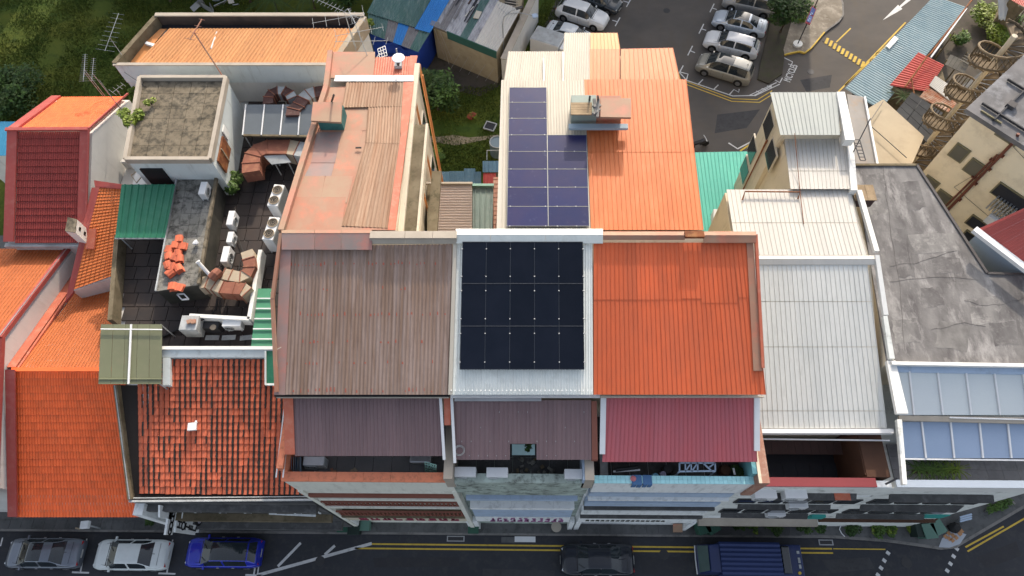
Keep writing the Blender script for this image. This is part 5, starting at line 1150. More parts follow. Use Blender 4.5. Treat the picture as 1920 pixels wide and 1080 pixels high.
# terrace body
m = MB(); m.prism([(-22.2,13.55,TF-.1),(-11.06,13.55,TF-.1),(-11.06,34.0,TF-.1),(-24.9,34.0,TF-.1),(-24.4,20.3,TF-.1)], .01); m.obj('wall', 'white_wall', B)
for j in range(22):
    y = 13.6+j*.86
    for i in range(16):
        x = -22.15-min(2.2,(y-13.6)*.31)+i*.84
        if x > -11.8: continue
        m = MB(); m.bb(x+.02,x+.82,y+.02,y+.84,TF-.09,TF+rnd.uniform(0,.015)); 
        if j < 12 or i > 6: m.obj('floor_tile', 'deck_dark', B, origin=(x+.4,y+.4,TF))
m = MB(); m.bar(W(226,448,12.3),W(214,606,12.3),.25,.9); m.obj('parapet', 'moss_concrete', B)
m = MB(); m.slab([W(304,670,12.85),W(514,670,12.85),W(514,656,12.95),W(304,656,12.95)], .8); m.obj('parapet', 'cool_wall', B)
m = MB(); m.slab([W(302,655,13.05),W(514,655,13.05),W(514,649,13.05),W(302,649,13.05)], .8); m.obj('coping', 'white_paint', B)
m = MB(); m.slab([W(305,722,12.5),W(319,722,12.5),W(319,671,12.9),W(305,671,12.9)], .35); m.obj('flashing', 'cool_wall', B)
# raised concrete strip with slab grid
q = [W(294,546,13.4),W(372,534,13.4),W(405,336,13.4),W(333,336,13.4)]
m = MB(); m.prism([p-Vector((0,0,.06)) for p in q], TF); m.obj('plinth', M('plinth_dark',(.07,.065,.055),(.04,.04,.035),.95,(1,1,1),1.), B)
for i in range(4):
    for j in range(9):
        k = [bil(q,(i+.015)/4,(j+.012)/9),bil(q,(i+.985)/4,(j+.012)/9),bil(q,(i+.985)/4,(j+.988)/9),bil(q,(i+.015)/4,(j+.988)/9)]
        quad(B, 'paving_slab', k, .055, 'grey_slab')
m = MB(); m.bar(q[1]+Vector((.06,0,.08)), q[2]+Vector((.06,0,.08)), .16, .2); m.obj('kerb_edge', 'old_slab', B); m = MB(); m.bar(q[0]+Vector((-.04,0,.03)), q[3]+Vector((-.04,0,.03)), .08, .12); m.obj('kerb_edge', 'galv', B)
# stair tower
z_ = 15.3
tq = [W(236,299,z_),W(394,299,z_),W(424,146,z_),W(263,146,z_)]
m = MB(); m.prism([p-Vector((0,0,.25)) for p in tq], TF); m.obj('tower_wall', 'cool_wall', B)
ti = [lerp(p, (tq[0]+tq[2])/2, .05) for p in tq]
for i in range(5):
    for j in range(6):
        k = [bil(ti,(i+.012)/5,(j+.01)/6),bil(ti,(i+.988)/5,(j+.01)/6),bil(ti,(i+.988)/5,(j+.99)/6),bil(ti,(i+.012)/5,(j+.99)/6)]
        quad(B, 'roof_slab', [p-Vector((0,0,.14)) for p in k], .10, 'old_slab')
for i in range(4):
    m = MB(); a, b = tq[i], tq[(i+1)%4]; m.bar(a+Vector((0,0,-.05)), b+Vector((0,0,-.05)), .22, .38-.004*i); m.obj('roof_kerb', 'stone_cap', B)
m = MB(); cx = tq[1].x+.05; a = W(412,290,13.6)
p = WP(420,292,(tq[1].x+.25,0,0),Vector((1,0,0)))
dvv = (tq[2]-tq[1]).normalized(); 
m = MB(); c = lerp(tq[1],tq[2],.22)+Vector((.08,0,-1.3)); m.bar(c-dvv*.9, c+dvv*.9, .10, 1.2); wi = m.obj('shutter', 'rust', B)
m = MB(); c = lerp(tq[1],tq[2],.22)+Vector((.15,0,-1.3)); m.bar(c-dvv*.05, c+dvv*.0, .06, 1.2); m.obj('mullion', 'duct_cream', wi)
m = MB(); c = lerp(tq[1],tq[2],.45)+Vector((.08,0,-1.0)); m.bar(c-dvv*.25, c+dvv*.25, .08, .8); wi = m.obj('window', 'white_paint', B)
m = MB(); m.bb(tq[0].x+.4,tq[0].x+1.7,tq[0].y-.12,tq[0].y-.005,TF+.2,14.5); m.obj('opening', 'black', B)
m = MB()
for (p1,p2) in [((246,329),(262,317)),((262,317),(300,320)),((262,317),(275,300)),((246,329),(256,343)),((256,343),(270,325)),((300,320),(308,336)),((276,318),(285,332))]: m.bar(W(*p1,13.2),W(*p2,13.2),.05)
m.obj('awning_frame', 'duct_cream', B)
# rear block with sunk orange roof
zr_ = 15.0
rq = [W(217,123,zr_),W(616,123,zr_),W(684,36,zr_),W(294,36,zr_)]
RX = W(616,123,zr_)
ri = [W(254,121,14.80),W(640,121,14.80),W(672,54,14.92),W(317,54,14.92)]
m = MB(); m.prism([p+Vector((0,0,-.75)) for p in rq], TF); m.obj('rear_wall', 'white_wall', B)
sheets(B, ri, 52, 13, 1, 'orange_wave', 'wave', .06, lift=.0)
quad(B, 'roof_flashing', [W(228,121,14.5),W(256,121,14.5),W(312,54,14.7),W(300,54,14.7)], .05, 'orange_pale')
dn_ = Vector((0,0,-.62)); m = MB(); m.bar(rq[0]+dn_, rq[1]+dn_, .16, 1.5); m.obj('rear_parapet', 'cool_wall', B)
dn_ = Vector((0,0,-.36)); m = MB(); m.bar(rq[3]+Vector((0,.1,0))+dn_, rq[2]+Vector((0,.1,0))+dn_, .18, 1.2); m.obj('rear_parapet', M('parapet_shade',(.09,.065,.055),(.05,.04,.035),.9,(1,1,1),.9), B)  # coloured near-black to stand in for the shade on its inner face
m = MB(); m.bar(rq[0]+dn_, rq[3]+dn_, .30, 1.2); m.obj('rear_parapet', 'moss_concrete', B); m = MB(); m.bar(rq[1]+Vector((.3,0,0))+dn_, rq[2]+dn_, .34, 1.2); m.obj('rear_parapet', 'duct_cream', B)
m = MB(); m.bar(rq[0]+Vector((-.05,-.05,.16)), rq[1]+Vector((0,-.05,.16)), .22, .08); m.obj('coping', 'stone_cap', B); m = MB(); m.bar(rq[3]+Vector((0,.1,.28)), rq[2]+Vector((0,.1,.28)), .28, .08); m.obj('coping', 'stone_cap', B)
m = MB(); m.bar(W(274,81,14.7),W(290,86,14.7),.2,.16); m.tube([W(402,100,14.7),W(396,90,14.9),W(407,60,14.9)], .05, 6); m.obj('pipe', 'white_metal', B)
# near-black gutter strip, the rear parapet's shade put into its colour
m = MB(); m.slab([W(303,52,14.5),W(672,52,14.5),W(675,42,14.5),W(300,42,14.5)], .05); m.obj('gutter_shade', 'void_dark', B)
# canopies
G = thing('green_canopy', 'dark green ribbed sheet canopy over the terrace, beside the slab roof', 'canopy', W(270,445,12))
sheets(G, [W(216,446,13.5),W(309,446,13.5),W(329,346,13.8),W(228,346,13.8)], 8, 8, 1, 'green_sheet', 'rib', .05)
m = MB(); m.bar(W(216,447,13.45),W(309,447,13.45),.06,.10); m.obj('edge_trim', 'galv', G)
m = MB()
for p in [(220,440),(306,440),(326,350)]: a = W(*p,13.4); m.tube([a, Vector((a.x,a.y,TF))], .04, 6)
m.obj('post', 'galv', G)
G = thing('khaki_canopy', 'square olive translucent canopy with white cross bars over the party wall', 'canopy', W(245,665,12))
kq = [W(184,720,13.0),W(303,720,13.0),W(304,608,13.5),W(189,608,13.5)]
for i in range(5): quad(G, 'canopy_sheet', [bil(kq,i/5+.003,0),bil(kq,(i+1)/5-.003,0),bil(kq,(i+1)/5-.003,1),bil(kq,i/5+.003,1)], .03, 'khaki_sheet')
m = MB(); m.bar(W(241,720,13.12),W(246,608,13.62),.09,.06); m.bar(W(189,617,13.58),W(304,618,13.58),.05,.05); m.obj('cross_bar', 'white_metal', G)
m = MB(); m.bar(kq[0]+Vector((0,.25,.06)),kq[1]+Vector((0,.25,.06)),.06,.06); m.obj('edge_trim', 'khaki_sheet', G)
m = MB()
for p in kq[1:3]: m.tube([p-Vector((.1,0,.05)), Vector((p.x-.1,p.y,TF))], .04, 6)
m.obj('post', 'galv', G)
G = thing('green_side_canopy', 'narrow green glazed canopy with white bars against the brown-roofed house', 'canopy', W(490,650,11))
for i in range(6):
    y0 = 541+i*19.0; y1 = y0+18.4; f = lambda y: 506-(y-541)/114*34 ; s = lambda y: 484-(y-541)/114*14
    q = [W(s(y1),y1,12.7),W(515,y1,12.7),W(515,y0,12.7),W(s(y0),y0,12.7)]; quad(G, 'canopy_panel', q, .03, 'green_pale')
    if i > 0: m = MB(); m.bar(W(s(y0),y0-.3,12.78),W(514,y0-.3,12.78),.06,.06); m.obj('glazing_bar', 'white_metal', G)
m = MB(); m.tube([W(476,650,12.6),W(476,650,12.6)-Vector((0,0,.9))], .04, 6); m.obj('post', 'galv', G)
G = thing('green_strip_canopy', 'thin dark green strip canopy with pale frame below the green glazed canopy', 'canopy', W(505,690,11.8))
quad(G, 'canopy_sheet', [W(500,718,12.55),W(516,718,12.55),W(514,658,12.95),W(499,658,12.95)], .04, 'green_sheet'); m = MB(); m.bar(W(498,721,12.6),W(498,658,13.0),.08,.08); m.bar(W(498,721,12.6),W(516,721,12.6),.1,.1); m.obj('frame', 'cool_wall', G)
G = thing('glazed_canopy', 'grey glazed canopy with four white bars below the rear white wall', 'canopy', W(520,225,12))
for i in range(4):
    a, b = [(461,455),(496,490),(531,525),(563,559),(596,592)][i], [(461,455),(496,490),(531,525),(563,559),(596,592)][i+1]
    quad(G, 'canopy_panel', [W(a[1],253,13.7),W(b[1]-1,253,13.7),W(b[0]-1,196,13.9),W(a[0],196,13.9)], .03, M('canopy_slate',(.13,.15,.17),(.10,.115,.13),.35,(.5,.5,.5),.8,rv=.1))
    m = MB(); m.bar(W(a[1],253,13.75),W(a[0],196,13.95),.07,.06); m.obj('glazing_bar', 'white_metal', G)
m = MB(); m.bar(W(455,254,13.65),W(592,256,13.65),.12,.12); m.obj('edge_trim', 'moss_concrete', G)
m = MB()
for p in [(457,251),(590,251)]: a = W(*p,13.6); m.tube([a, Vector((a.x,a.y,TF))], .04, 6)
m.obj('post', 'galv', G)
# ducts -----------------------------------------------------------------------
def duct(name, label, secs, z, w_, h_, legs=(), mats=None):
    """rectangular sheet-metal duct through photo points at height z; every length is a section with flanges"""
    t = thing(name, label, 'duct', W(*secs[0], TF))
    P_ = [W(*p, z) for p in secs]
    # miter frames
    fr = []
    for i, p in enumerate(P_):
        d = (P_[min(i+1,len(P_)-1)]-P_[max(i-1,0)]); d.z = 0; d.normalize(); s = Vector((-d.y,d.x,0))
        fr.append((p, s))
    for i in range(len(P_)-1):
        (a,s0),(b,s1) = fr[i], fr[i+1]; m = MB(); up = Vector((0,0,1)); e = (b-a).normalized()*.006
        vs = [a+e+s0*w_/2, a+e-s0*w_/2, a+e-s0*w_/2-up*h_, a+e+s0*w_/2-up*h_, b-e+s1*w_/2, b-e-s1*w_/2, b-e-s1*w_/2-up*h_, b-e+s1*w_/2-up*h_]
        m.add(vs, [(0,1,2,3),(7,6,5,4),(0,4,5,1),(1,5,6,2),(2,6,7,3),(3,7,4,0)]); sec = m.obj('duct_section', (mats or ['duct_rust'])[i % len(mats or [1])], t)
        m = MB()
        for (p,s) in ((b,s1),):
            m.bar(p+s*(w_/2+.03)+up*.02, p-s*(w_/2+.03)+up*.02, .05, .04); m.bar(p-s*(w_/2+.02), p-s*(w_/2+.02)-up*h_, .05, .04)
        m.obj('flange', 'duct_rust', sec)
    for lp in legs:
        a = W(*lp, z-h_); m = MB(); m.bar(a, Vector((a.x, a.y-.1, TF)), .06); m.obj('leg', 'galv', t)
    return t
duct('exhaust_duct', 'large rusty curved duct with galvanised mouth beside the grey glazed canopy', [(470,322),(470,305),(474,290),(484,281),(500,275),(540,275),(556,278),(588,284)], 13.3, 1.05, .95, legs=[(474,318),(520,298),(560,300)], mats=['duct_rust','duct_rust','duct_rust','duct_rust','duct_rust','duct_cream','galv'])
quadt = thing('plate_stand', 'flat galvanised plate on thin legs below the rusty curved duct', 'panel', W(530,310,TF))
quad(quadt, 'plate', [W(509,308,13.1),W(546,304,13.1),W(535,290,13.2),W(494,292,13.2)], .05, 'galv')
m = MB()
for p in [(515,305),(540,303)]: a = W(*p,13.05); m.bar(a, Vector((a.x,a.y,TF)), .05)
m.obj('leg', 'galv', quadt)
duct('exhaust_duct', 'dark rusty horseshoe duct against the rear white wall, left of two', [(502,194),(503,182),(509,173),(520,169),(532,169),(543,175),(548,184)], 13.9, .62, .6, legs=[(505,192),(530,178)], mats=['duct_dark','duct_dark','duct_dark','galv','duct_dark','galv'])
duct('exhaust_duct', 'dark rusty angular duct with open mouth against the rear white wall, right of two', [(548,216),(550,204),(560,196),(568,184),(578,176),(590,172),(606,170)], 14.0, .85, .7, legs=[(556,206),(585,190)], mats=['duct_dark','duct_dark','duct_dark','galv','galv','duct_dark'])
duct('exhaust_duct', 'cream and rust stained hooked duct on the lower terrace, upper of two', [(462,470),(466,484),(468,500),(462,513),(450,519),(432,516),(418,513)], 13.3, .66, .7, legs=[(462,485),(430,520)], mats=['duct_cream','duct_rust','duct_rust','duct_cream','duct_cream','duct_cream'])
duct('exhaust_duct', 'cream and rust stained duct with galvanised side on the lower terrace, lower of two', [(374,530),(388,528),(402,533),(415,538),(438,540),(455,541),(463,548)], 13.3, .70, .8, legs=[(408,545),(440,548)], mats=['duct_cream','duct_cream','duct_cream','duct_rust','duct_rust','duct_cream'])
t = thing('elbow_duct', 'small oval duct elbow lying between the two stained ducts', 'duct', W(405,516,TF)); m = MB(); m.tube([W(398,522,13.4),W(404,515,13.5),W(410,510,13.4)], .28, 10); m.obj('duct_section', 'duct_rust', t)
t = thing('flue_pipe', 'slanting white flue pipe over the edge of the concrete strip', 'pipe', W(385,505,13.4)); m = MB(); m.tube([W(371,491,14.0),W(397,520,13.2)], .10, 8); m.obj('pipe', 'white_metal', t); m = MB(); m.tube([W(370,490,14.04),W(372,492,13.98)], .13, 8); m.obj('collar', 'white_metal', t)
# low white L-shaped wall on the terrace
t = thing('low_wall', 'low white L-shaped kerb wall round the duct corner of the terrace', 'wall', W(470,600,TF))
m = MB(); m.bar(W(492,474,12.6),W(471,603,12.6),.22,.7); m.obj('wall', 'white_paint', t); m = MB(); m.bar(W(360,596,12.6),W(472,602,12.6),.20,.70); m.obj('wall', 'white_paint', t)
# salvaged roof tiles in stacks
tp = [(338,450,.1),(332,462,.0),(345,464,.05),(320,470,-.1),(336,478,.1),(318,484,.3),(329,486,-.2),(340,488,.2),(316,500,.5),(326,502,-.3),(338,506,.6),(322,514,-.7),(326,540,.1),(339,541,-.2)]
wh = ['topmost of the heap','second from the top, left one','second from the top, right one','left one below the top pair','right one below the top pair','at the left in the middle of the heap','in the very middle of the heap','at the right in the middle of the heap','lower left of the heap','lower middle of the heap','lower right of the heap','lowest of the big heap','left of the separate pair','right of the separate pair']
for i,(px,py,r) in enumerate(tp):
    a = W(px,py,13.42); t = thing('tile_stack', 'small stack of orange clay roof tiles, '+wh[i], 'tile stack', a, 'stacks of clay tiles on the concrete strip', 0)
    for k in range(4):
        m = MB(); c = a+Vector((rnd.uniform(-.04,.04),rnd.uniform(-.04,.04),.03+k*.07)); 
        for s in range(3):
            an = -.5+s*.5; m.box(c+Vector((math.cos(r)*(s-1)*.13, math.sin(r)*(s-1)*.13, .03*(1-abs(s-1)))), (.14,.42,.03), r, ry=an*.7)
        m.obj('tile', 'tile_old', t)
# plants on the tower
bush('wall_plant', 'yellow-green weed rooted on the left edge of the concrete slab roof', 'plant', W(250,228,14.9), .85, 700, .22, 'leaf_yellow', 5, zc=.4)
bush('wall_plant', 'small bright weed on the slab roof, above the larger weed', 'plant', W(285,197,15.2), .35, 120, .16, 'leaf_yellow', 3, zc=.3)
bush('wall_plant', 'dark green plant in the corner below the stair tower', 'plant', W(440,352,TF), .8, 700, .2, 'leaf', 5, zc=.7)
bush('wall_plant', 'small pale weed in the corner of the white wall left of the slab roof', 'plant', W(252,172,13), .3, 90, .16, 'leaf_yellow', 2, zc=.3)
# ---- courtyard lean-tos between brown and solar house
t = thing('ribbed_lean_to', 'pinkish white lean-to roof with ribs running across, in the courtyard', 'lean-to', W(840,390,0))
sheets(t, [W(885,345,13.0),W(885,440,12.8),W(808,440,12.8),W(808,345,13.0)], 19, 1, 1, M('pinkish',(.60,.52,.48),(.54,.47,.43),.5,(.3,2,.3),.8), 'seam', .06)
m = MB(); m.prism([W(801,347,12.7),W(884,347,12.7),W(884,440,12.7),W(801,440,12.7)], .01); m.obj('wall', 'moss_concrete', t)
m = MB(); m.bar(W(799,344,13.1),W(886,344,13.1),.12,.16); m.obj('wall_plate', 'stone_cap', t)
t = thing('green_lean_to', 'narrow grey-green ribbed lean-to roof beside the white side wall', 'lean-to', W(905,390,0))
sheets(t, [W(886,440,12.3),W(923,440,12.3),W(925,352,12.5),W(886,352,12.5)], 5, 2, 1, M('grey_green',(.19,.25,.23),(.15,.20,.19),.5,(1,.4,.4),.9,d=(.3,.32,.3),damt=.3,ds=2), 'rib', .05)
m = MB(); m.prism([W(886,438,12.1),W(922,438,12.1),W(924,356,12.1),W(887,356,12.1)], .01); m.obj('wall', 'brick_old', t)
m = MB(); m.bar(W(886,348,12.6),W(926,348,12.6),.16,.2); m.obj('wall_plate', M('mint',(.25,.42,.36)), t)
t = thing('brick_wall', 'narrow strip of old brick wall between the green lean-to and the white roof edge', 'wall', W(930,400,0))
for j in range(26):
    a = W(925,440-j*4.2,12.6); m = MB(); m.bb(a.x,a.x+.3,a.y,a.y+.16,12.4,12.52+.02*(j%2)); m.obj('brick', 'brick_old', t)
m = MB(); a, b = W(925,440,12.4), W(925,332,12.4); m.bb(a.x,a.x+.3,a.y,b.y,.01,12.4); m.obj('wall', 'brick_old', t)
t = thing('sheet_fence', 'row of uneven blue corrugated sheets at the end of the yard', 'fence', W(860,330,2.2)-Vector((0,0,2.2)))
for i,(x0,x1,yt) in enumerate([(824,842,322),(842,856,321),(856,870,321),(870,891,316),(891,902,322)]):
    sheets(t, [W(x0,345,2.0),W(x1,345,2.0),W(x1,yt,2.35),W(x0,yt,2.35)], 4, 1, 1, M('blue_sheet',(.12,.22,.30),(.09,.17,.24),.5,(2,.5,.5),.9,d=(.25,.3,.33),damt=.3,ds=3,rv=.1), 'rib', .04)
m = MB()
for x in (826,858,899): a = W(x,340,1.9); m.tube([a,Vector((a.x,a.y,.0))],.04,6)
m.obj('post', 'moss_concrete', t)
t = thing('coop', 'little coop of blue and red corrugated sheets beside the white side wall', 'coop', W(925,325,0))
sheets(t, [W(905,323,2.0),W(935,323,2.0),W(935,302,2.2),W(905,302,2.2)], 5, 2, 1, 'blue_sheet', 'rib', .04)
sheets(t, [W(906,345,1.8),W(930,345,1.8),W(930,324.5,1.9),W(906,324.5,1.9)], 4, 2, 1, 'red_corr', 'rib', .04)
m = MB(); m.prism([W(908,343,1.7),W(933,343,1.7),W(933,305,1.7),W(908,305,1.7)], .01); m.obj('wall', 'moss_concrete', t)
m = MB(); m.bar(W(913,300,1.8),W(913,282,1.9),.05); m.bar(W(913,282,1.9),W(936,282,1.9),.05); m.obj('rail', 'galv', t)
t = thing('water_tank', 'grey-blue round water tank half hidden by the white roof edge', 'tank', W(932,275,0)); a = W(932,266,1.5)
m = MB(); m.disc(Vector((a.x,a.y,.05)), .62, 1.4, 20); m.obj('tank_body', M('tank_blue',(.20,.26,.30)), t, smooth=False); m = MB(); m.tube([Vector((a.x+math.cos(k/20*6.283)*.6, a.y+math.sin(k/20*6.283)*.6, 1.5)) for k in range(21)], .05, 6); m.obj('rim', 'galv', t)
t = thing('drain_tray', 'square dark tray with pale frame on the grass of the back garden', 'tray', W(919,240,0)); a = W(919,238,.1)
m = MB(); m.box(a+Vector((0,0,.05)), (.85,.75,.10), -.35); m.obj('tray', 'void_dark', t); m = MB()
for s in (-1,1):
    m.box(a+Matrix.Rotation(-.35,3,'Z')@Vector((s*.45,0,.08)), (.08,.85,.14), -.35); m.box(a+Matrix.Rotation(-.35,3,'Z')@Vector((0,s*.40,.083)), (.82,.08,.13), -.35)
m.obj('frame', 'galv', t)
bush('potted_shrub', 'reddish potted shrub on the back garden grass', 'potted plant', W(887,222,0), .5, 350, .2, M('leaf_red',(.30,.07,.04),(.2,.06,.03),.6,iv=.3), 4)
bush('shrub', 'low green weeds at the foot of the sheet fence', 'shrub', W(815,300,0), .9, 500, .2, 'leaf', 5)
# ================================================================ vehicles
def interp(keys, t):
    for (a, va), (b, vb) in zip(keys, keys[1:]):
        if t <= b:
            k = (t-a)/(b-a) if b > a else 0; return va+(vb-va)*k
    return keys[-1][1]
SHAPES = {
 'sedan': dict(top=[(0,.62),(.012,.90),(.05,1.02),(.15,1.07),(.20,1.12),(.33,1.40),(.42,1.45),(.55,1.46),(.62,1.41),(.76,1.06),(.80,.99),(.93,.86),(.985,.70),(1,.50)], gl=(.635,.765), rg=(.18,.325), sg=(.24,.72), H=1.46, pil=.47),
 'hatch': dict(top=[(0,.70),(.012,1.0),(.03,1.12),(.10,1.38),(.14,1.46),(.30,1.52),(.52,1.53),(.60,1.48),(.745,1.10),(.78,1.03),(.93,.90),(.985,.74),(1,.52)], gl=(.615,.745), rg=(.035,.12), sg=(.14,.70), H=1.53, pil=.44),
 'suv': dict(top=[(0,.78),(.012,1.08),(.03,1.18),(.10,1.50),(.14,1.60),(.30,1.66),(.52,1.67),(.60,1.62),(.73,1.20),(.76,1.13),(.92,1.02),(.985,.84),(1,.58)], gl=(.605,.735), rg=(.035,.12), sg=(.15,.69), H=1.67, pil=.43),
 'mpv': dict(top=[(0,.85),(.010,1.15),(.02,1.25),(.06,1.62),(.09,1.75),(.25,1.80),(.60,1.80),(.68,1.72),(.82,1.22),(.85,1.12),(.95,.95),(.985,.80),(1,.56)], gl=(.685,.83), rg=(.022,.08), sg=(.10,.76), H=1.8, pil=.42),
}
def car_paint(name, c, rough=.28, metal=.2): return M('car_'+name, c, tuple(v*.9 for v in c), rough, (1,1,1), .3, metal=metal, coat=.8, d=tuple(v*.6 for v in c), damt=.12, ds=3)
M('car_glass', (.02,.028,.034), (.012,.016,.02), .04, spec=.8); M('car_glass_green', (.10,.15,.14), (.05,.07,.07), .05, spec=.8)
M('rubber', (.02,.02,.021), None, .85); M('rim_metal', (.38,.38,.39), None, .3, metal=.8)
M('lamp_clear', (.62,.64,.66), None, .15, spec=.8); M('lamp_red', (.38,.02,.02), None, .25); M('plate', (.5,.5,.48), None, .5); M('trim_black', (.025,.025,.027), None, .5)
def car(name, label, front, rear, kind, paint, wd=1.8, group=None, sunroof=None, rails=False, L=None, cat='car', roofmat=None):
    F_, R_ = W(*front,.6), W(*rear,.6); d = F_-R_; L = L or min(max(d.length,4.1),4.9); ctr = (F_+R_)/2; rz = math.atan2(d.y,d.x)
    t = thing(name, label, cat, (ctr.x,ctr.y,0.006), group, rz)
    S_ = SHAPES[kind]; NS = 64; top = S_['top']
    hw = wd/2; half = []
    def outline(t_):
        e = min(t_, 1-t_); k = max(0, 1-e/.16); f = .22 if t_ > .5 else .16
        return hw*(1-f*k**2.2)
    belt = [(0,.62),(.012,.82),(.04,.90),(.5,.90),(.75,.86),(.93,.74),(.985,.62),(1,.48)]; bk = {'sedan':1.,'hatch':1.04,'suv':1.14,'mpv':1.16}[kind]
    ts = sorted(set([i/NS for i in range(NS+1)]+[.006,.012,.02,.985,.993]+list(S_['gl'])+list(S_['rg'])+list(S_['sg'])+[S_['pil']-.012,S_['pil']+.012]))
    rows = []
    for t_ in ts:
        w_ = outline(t_); zt = sum(interp(top, min(1,max(0,t_+o))) for o in (-.01,0,.01))/3; zb = min(interp(belt,t_)*bk, zt-.02)
        g = max(0, min(1, (zt-zb-.10)/.35))       # greenhouse amount
        wr = w_*(.90-.26*g)                       # roof half width
        z0 = .24+.10*max(0,1-min(t_,1-t_)/.04)
        zm = zb+(zt-.05-zb)*.5
        pr = [(w_*.95,z0),(w_*1.0,.42),(w_*1.0,zb*.72),(w_*.975,zb-.05),(w_*.93,zb),(w_*.90,zb+.015+.0*g),(w_*.90*.5+wr*.5+.01,zb+(zt-.06-zb)*.52),(wr,zt-.045-.0*g),(wr*.93,zt-.018),(wr*.6,zt),(0,zt+.008)]
        if g < .05: pr = [(w_*.95,z0),(w_*1.0,.42 if zb>.5 else (z0+zb)/2),(w_*1.0,max(zb*.72,z0+.02)),(w_*.975,zb-.04),(w_*.93,zb),(w_*.88,zb+(zt-zb)*.3),(w_*.82,zb+(zt-zb)*.5),(w_*.74,zb+(zt-zb)*.72),(w_*.6,zb+(zt-zb)*.9),(w_*.4,zt-.002),(0,zt+.004)]
        x = (t_-.5)*L; rows.append([(x,-y,z) for y,z in pr]+[(x,y,z) for y,z in reversed(pr[:-1])])
    n = len(rows[0]); V = [v for r in rows for v in r]
    body, ws, rw, sw, rf = [], [], [], [], []
    for i in range(len(rows)-1):
        tm = (ts[i]+ts[i+1])/2
        for j in range(n-1):
            f = (i*n+j, (i+1)*n+j, (i+1)*n+j+1, i*n+j+1); jj = j if j < 10 else 19-j
            if S_['gl'][0] < tm < S_['gl'][1] and jj >= 7: ws.append(f)
            elif S_['rg'][0] < tm < S_['rg'][1] and jj >= 8: rw.append(f)
            elif S_['sg'][0] < tm < S_['sg'][1] and jj in (5,6) and abs(tm-S_['pil']) > .012: sw.append(f)
            elif sunroof and sunroof[0] < tm < sunroof[1] and jj >= 8: rf.append(f)
            else: body.append(f)
    body.append(tuple(range(n))); body.append(tuple(reversed([(len(rows)-1)*n+k for k in range(n)])))
    def mk(nm, fs, mt, par=t, **k):
        used = sorted({a for f in fs for a in f}); mp = {a:i for i,a in enumerate(used)}
        me = bpy.data.meshes.new(nm); me.from_pydata([V[a] for a in used], [], [tuple(mp[a] for a in f) for f in fs]); me.materials.append(MATS[mt] if isinstance(mt,str) else mt)
        bm = bmesh.new(); bm.from_mesh(me); bmesh.ops.recalc_face_normals(bm, faces=bm.faces); bm.to_mesh(me); bm.free()
        me.shade_smooth(); o = bpy.data.objects.new(nm, me); COL.objects.link(o); o.parent = par
        if len(fs) > 100:
            me.set_sharp_from_angle(angle=math.radians(38))
        return o
    b = mk('body', body, paint); mk('windscreen', ws, 'car_glass'); mk('rear_window', rw, 'car_glass'); mk('side_window', [f for f in sw if V[f[0]][1] < 0], 'car_glass'); mk('side_window', [f for f in sw if V[f[0]][1] >= 0], 'car_glass')
    if rf: mk('glass_roof', rf, roofmat or 'car_glass')
    def loc(nm, mb, mt, par=t, **k):
        me = bpy.data.meshes.new(nm); me.from_pydata([tuple(v) for v in mb.v], [], mb.f); me.materials.append(MATS[mt]); o = bpy.data.objects.new(nm, me); COL.objects.link(o); o.parent = par; return o
    for sx in (.19,.81):
        for sy in (-1,1):
            x = (sx-.5)*L; y = sy*(hw-.11); m = MB(); m.tube([(x,y-sy*.11,.33),(x,y+sy*.125,.33)], .33, 18); wh = loc('wheel', m, 'rubber')
            m = MB(); m.tube([(x,y+sy*.11,.33),(x,y+sy*.135,.33)], .22, 12); loc('rim', m, 'rim_metal', wh)
            m = MB(); m.tube([(x,y+sy*.09,.37),(x,y+sy*.115,.37)], .40, 20); loc('wheel_arch', m, 'trim_black')
    zt = S_['H']
    xm = (S_['gl'][1]-.52)*L
    for sy in (-1,1):
        m = MB(); m.box((xm-.12, sy*(hw+.045), .98*bk), (.11,.16,.12)); m.bar((xm-.1,sy*(hw-.10),.95*bk),(xm-.1,sy*(hw+.0),.96*bk),.05); loc('mirror', m, paint.name if not isinstance(paint,str) else paint)
        m = MB(); m.box((L*.452, sy*hw*.60, .655*bk), (.22,.28,.11), rz=-sy*.45); loc('headlight', m, 'lamp_clear')
        m = MB(); m.box((-L*.484, sy*hw*.66, .80*bk), (.08,.24,.10), rz=sy*.22); loc('tail_light', m, 'lamp_red')
        for xh in (.03,-.17):
            m = MB(); m.box((xh*L, sy*(hw*1.0+.012), .78*bk), (.16,.035,.03)); loc('door_handle', m, 'rim_metal')
        for xh in (.20,-.02,-.21):
            m = MB(); m.box((xh*L, sy*(hw*1.0-.004), .56*bk), (.012,.016,.56*bk)); loc('door_gap', m, 'trim_black')
        if rails: m = MB(); m.tube([(-L*.33,sy*hw*.60,zt-.02),(-L*.28,sy*hw*.60,zt+.05),(L*.03,sy*hw*.60,zt+.06),(L*.08,sy*hw*.60,zt-.02)], .022, 6); loc('roof_rail', m, 'rim_metal')
    m = MB(); m.box((L*.492,0,.50),(.06,.9,.16)); loc('grille', m, 'trim_black'); m = MB(); m.box((L*.497,0,.38),(.06,.5,.10)); loc('number_plate', m, 'plate'); m = MB(); m.box((-L*.499,0,.66*bk),(.04,.5,.11)); loc('number_plate', m, 'plate')
    m = MB()
    for sy in (-1,1): m.bar((S_['gl'][1]*L-.5*L-.02, sy*.05+.35*sy-.1, interp(top,S_['gl'][1])+.05),(S_['gl'][1]*L-.5*L-.35, sy*.35+.2, interp(top,S_['gl'][1]-.07)+.035),.02)
    loc('wiper', m, 'trim_black')
    m = MB(); m.bar((S_['gl'][1]*L-.5*L+.06,-hw*.74,interp(top,S_['gl'][1]+.015)+.0),(S_['gl'][1]*L-.5*L+.06,hw*.74,interp(top,S_['gl'][1]+.015)+.0),.05,.03); loc('cowl', m, 'trim_black')
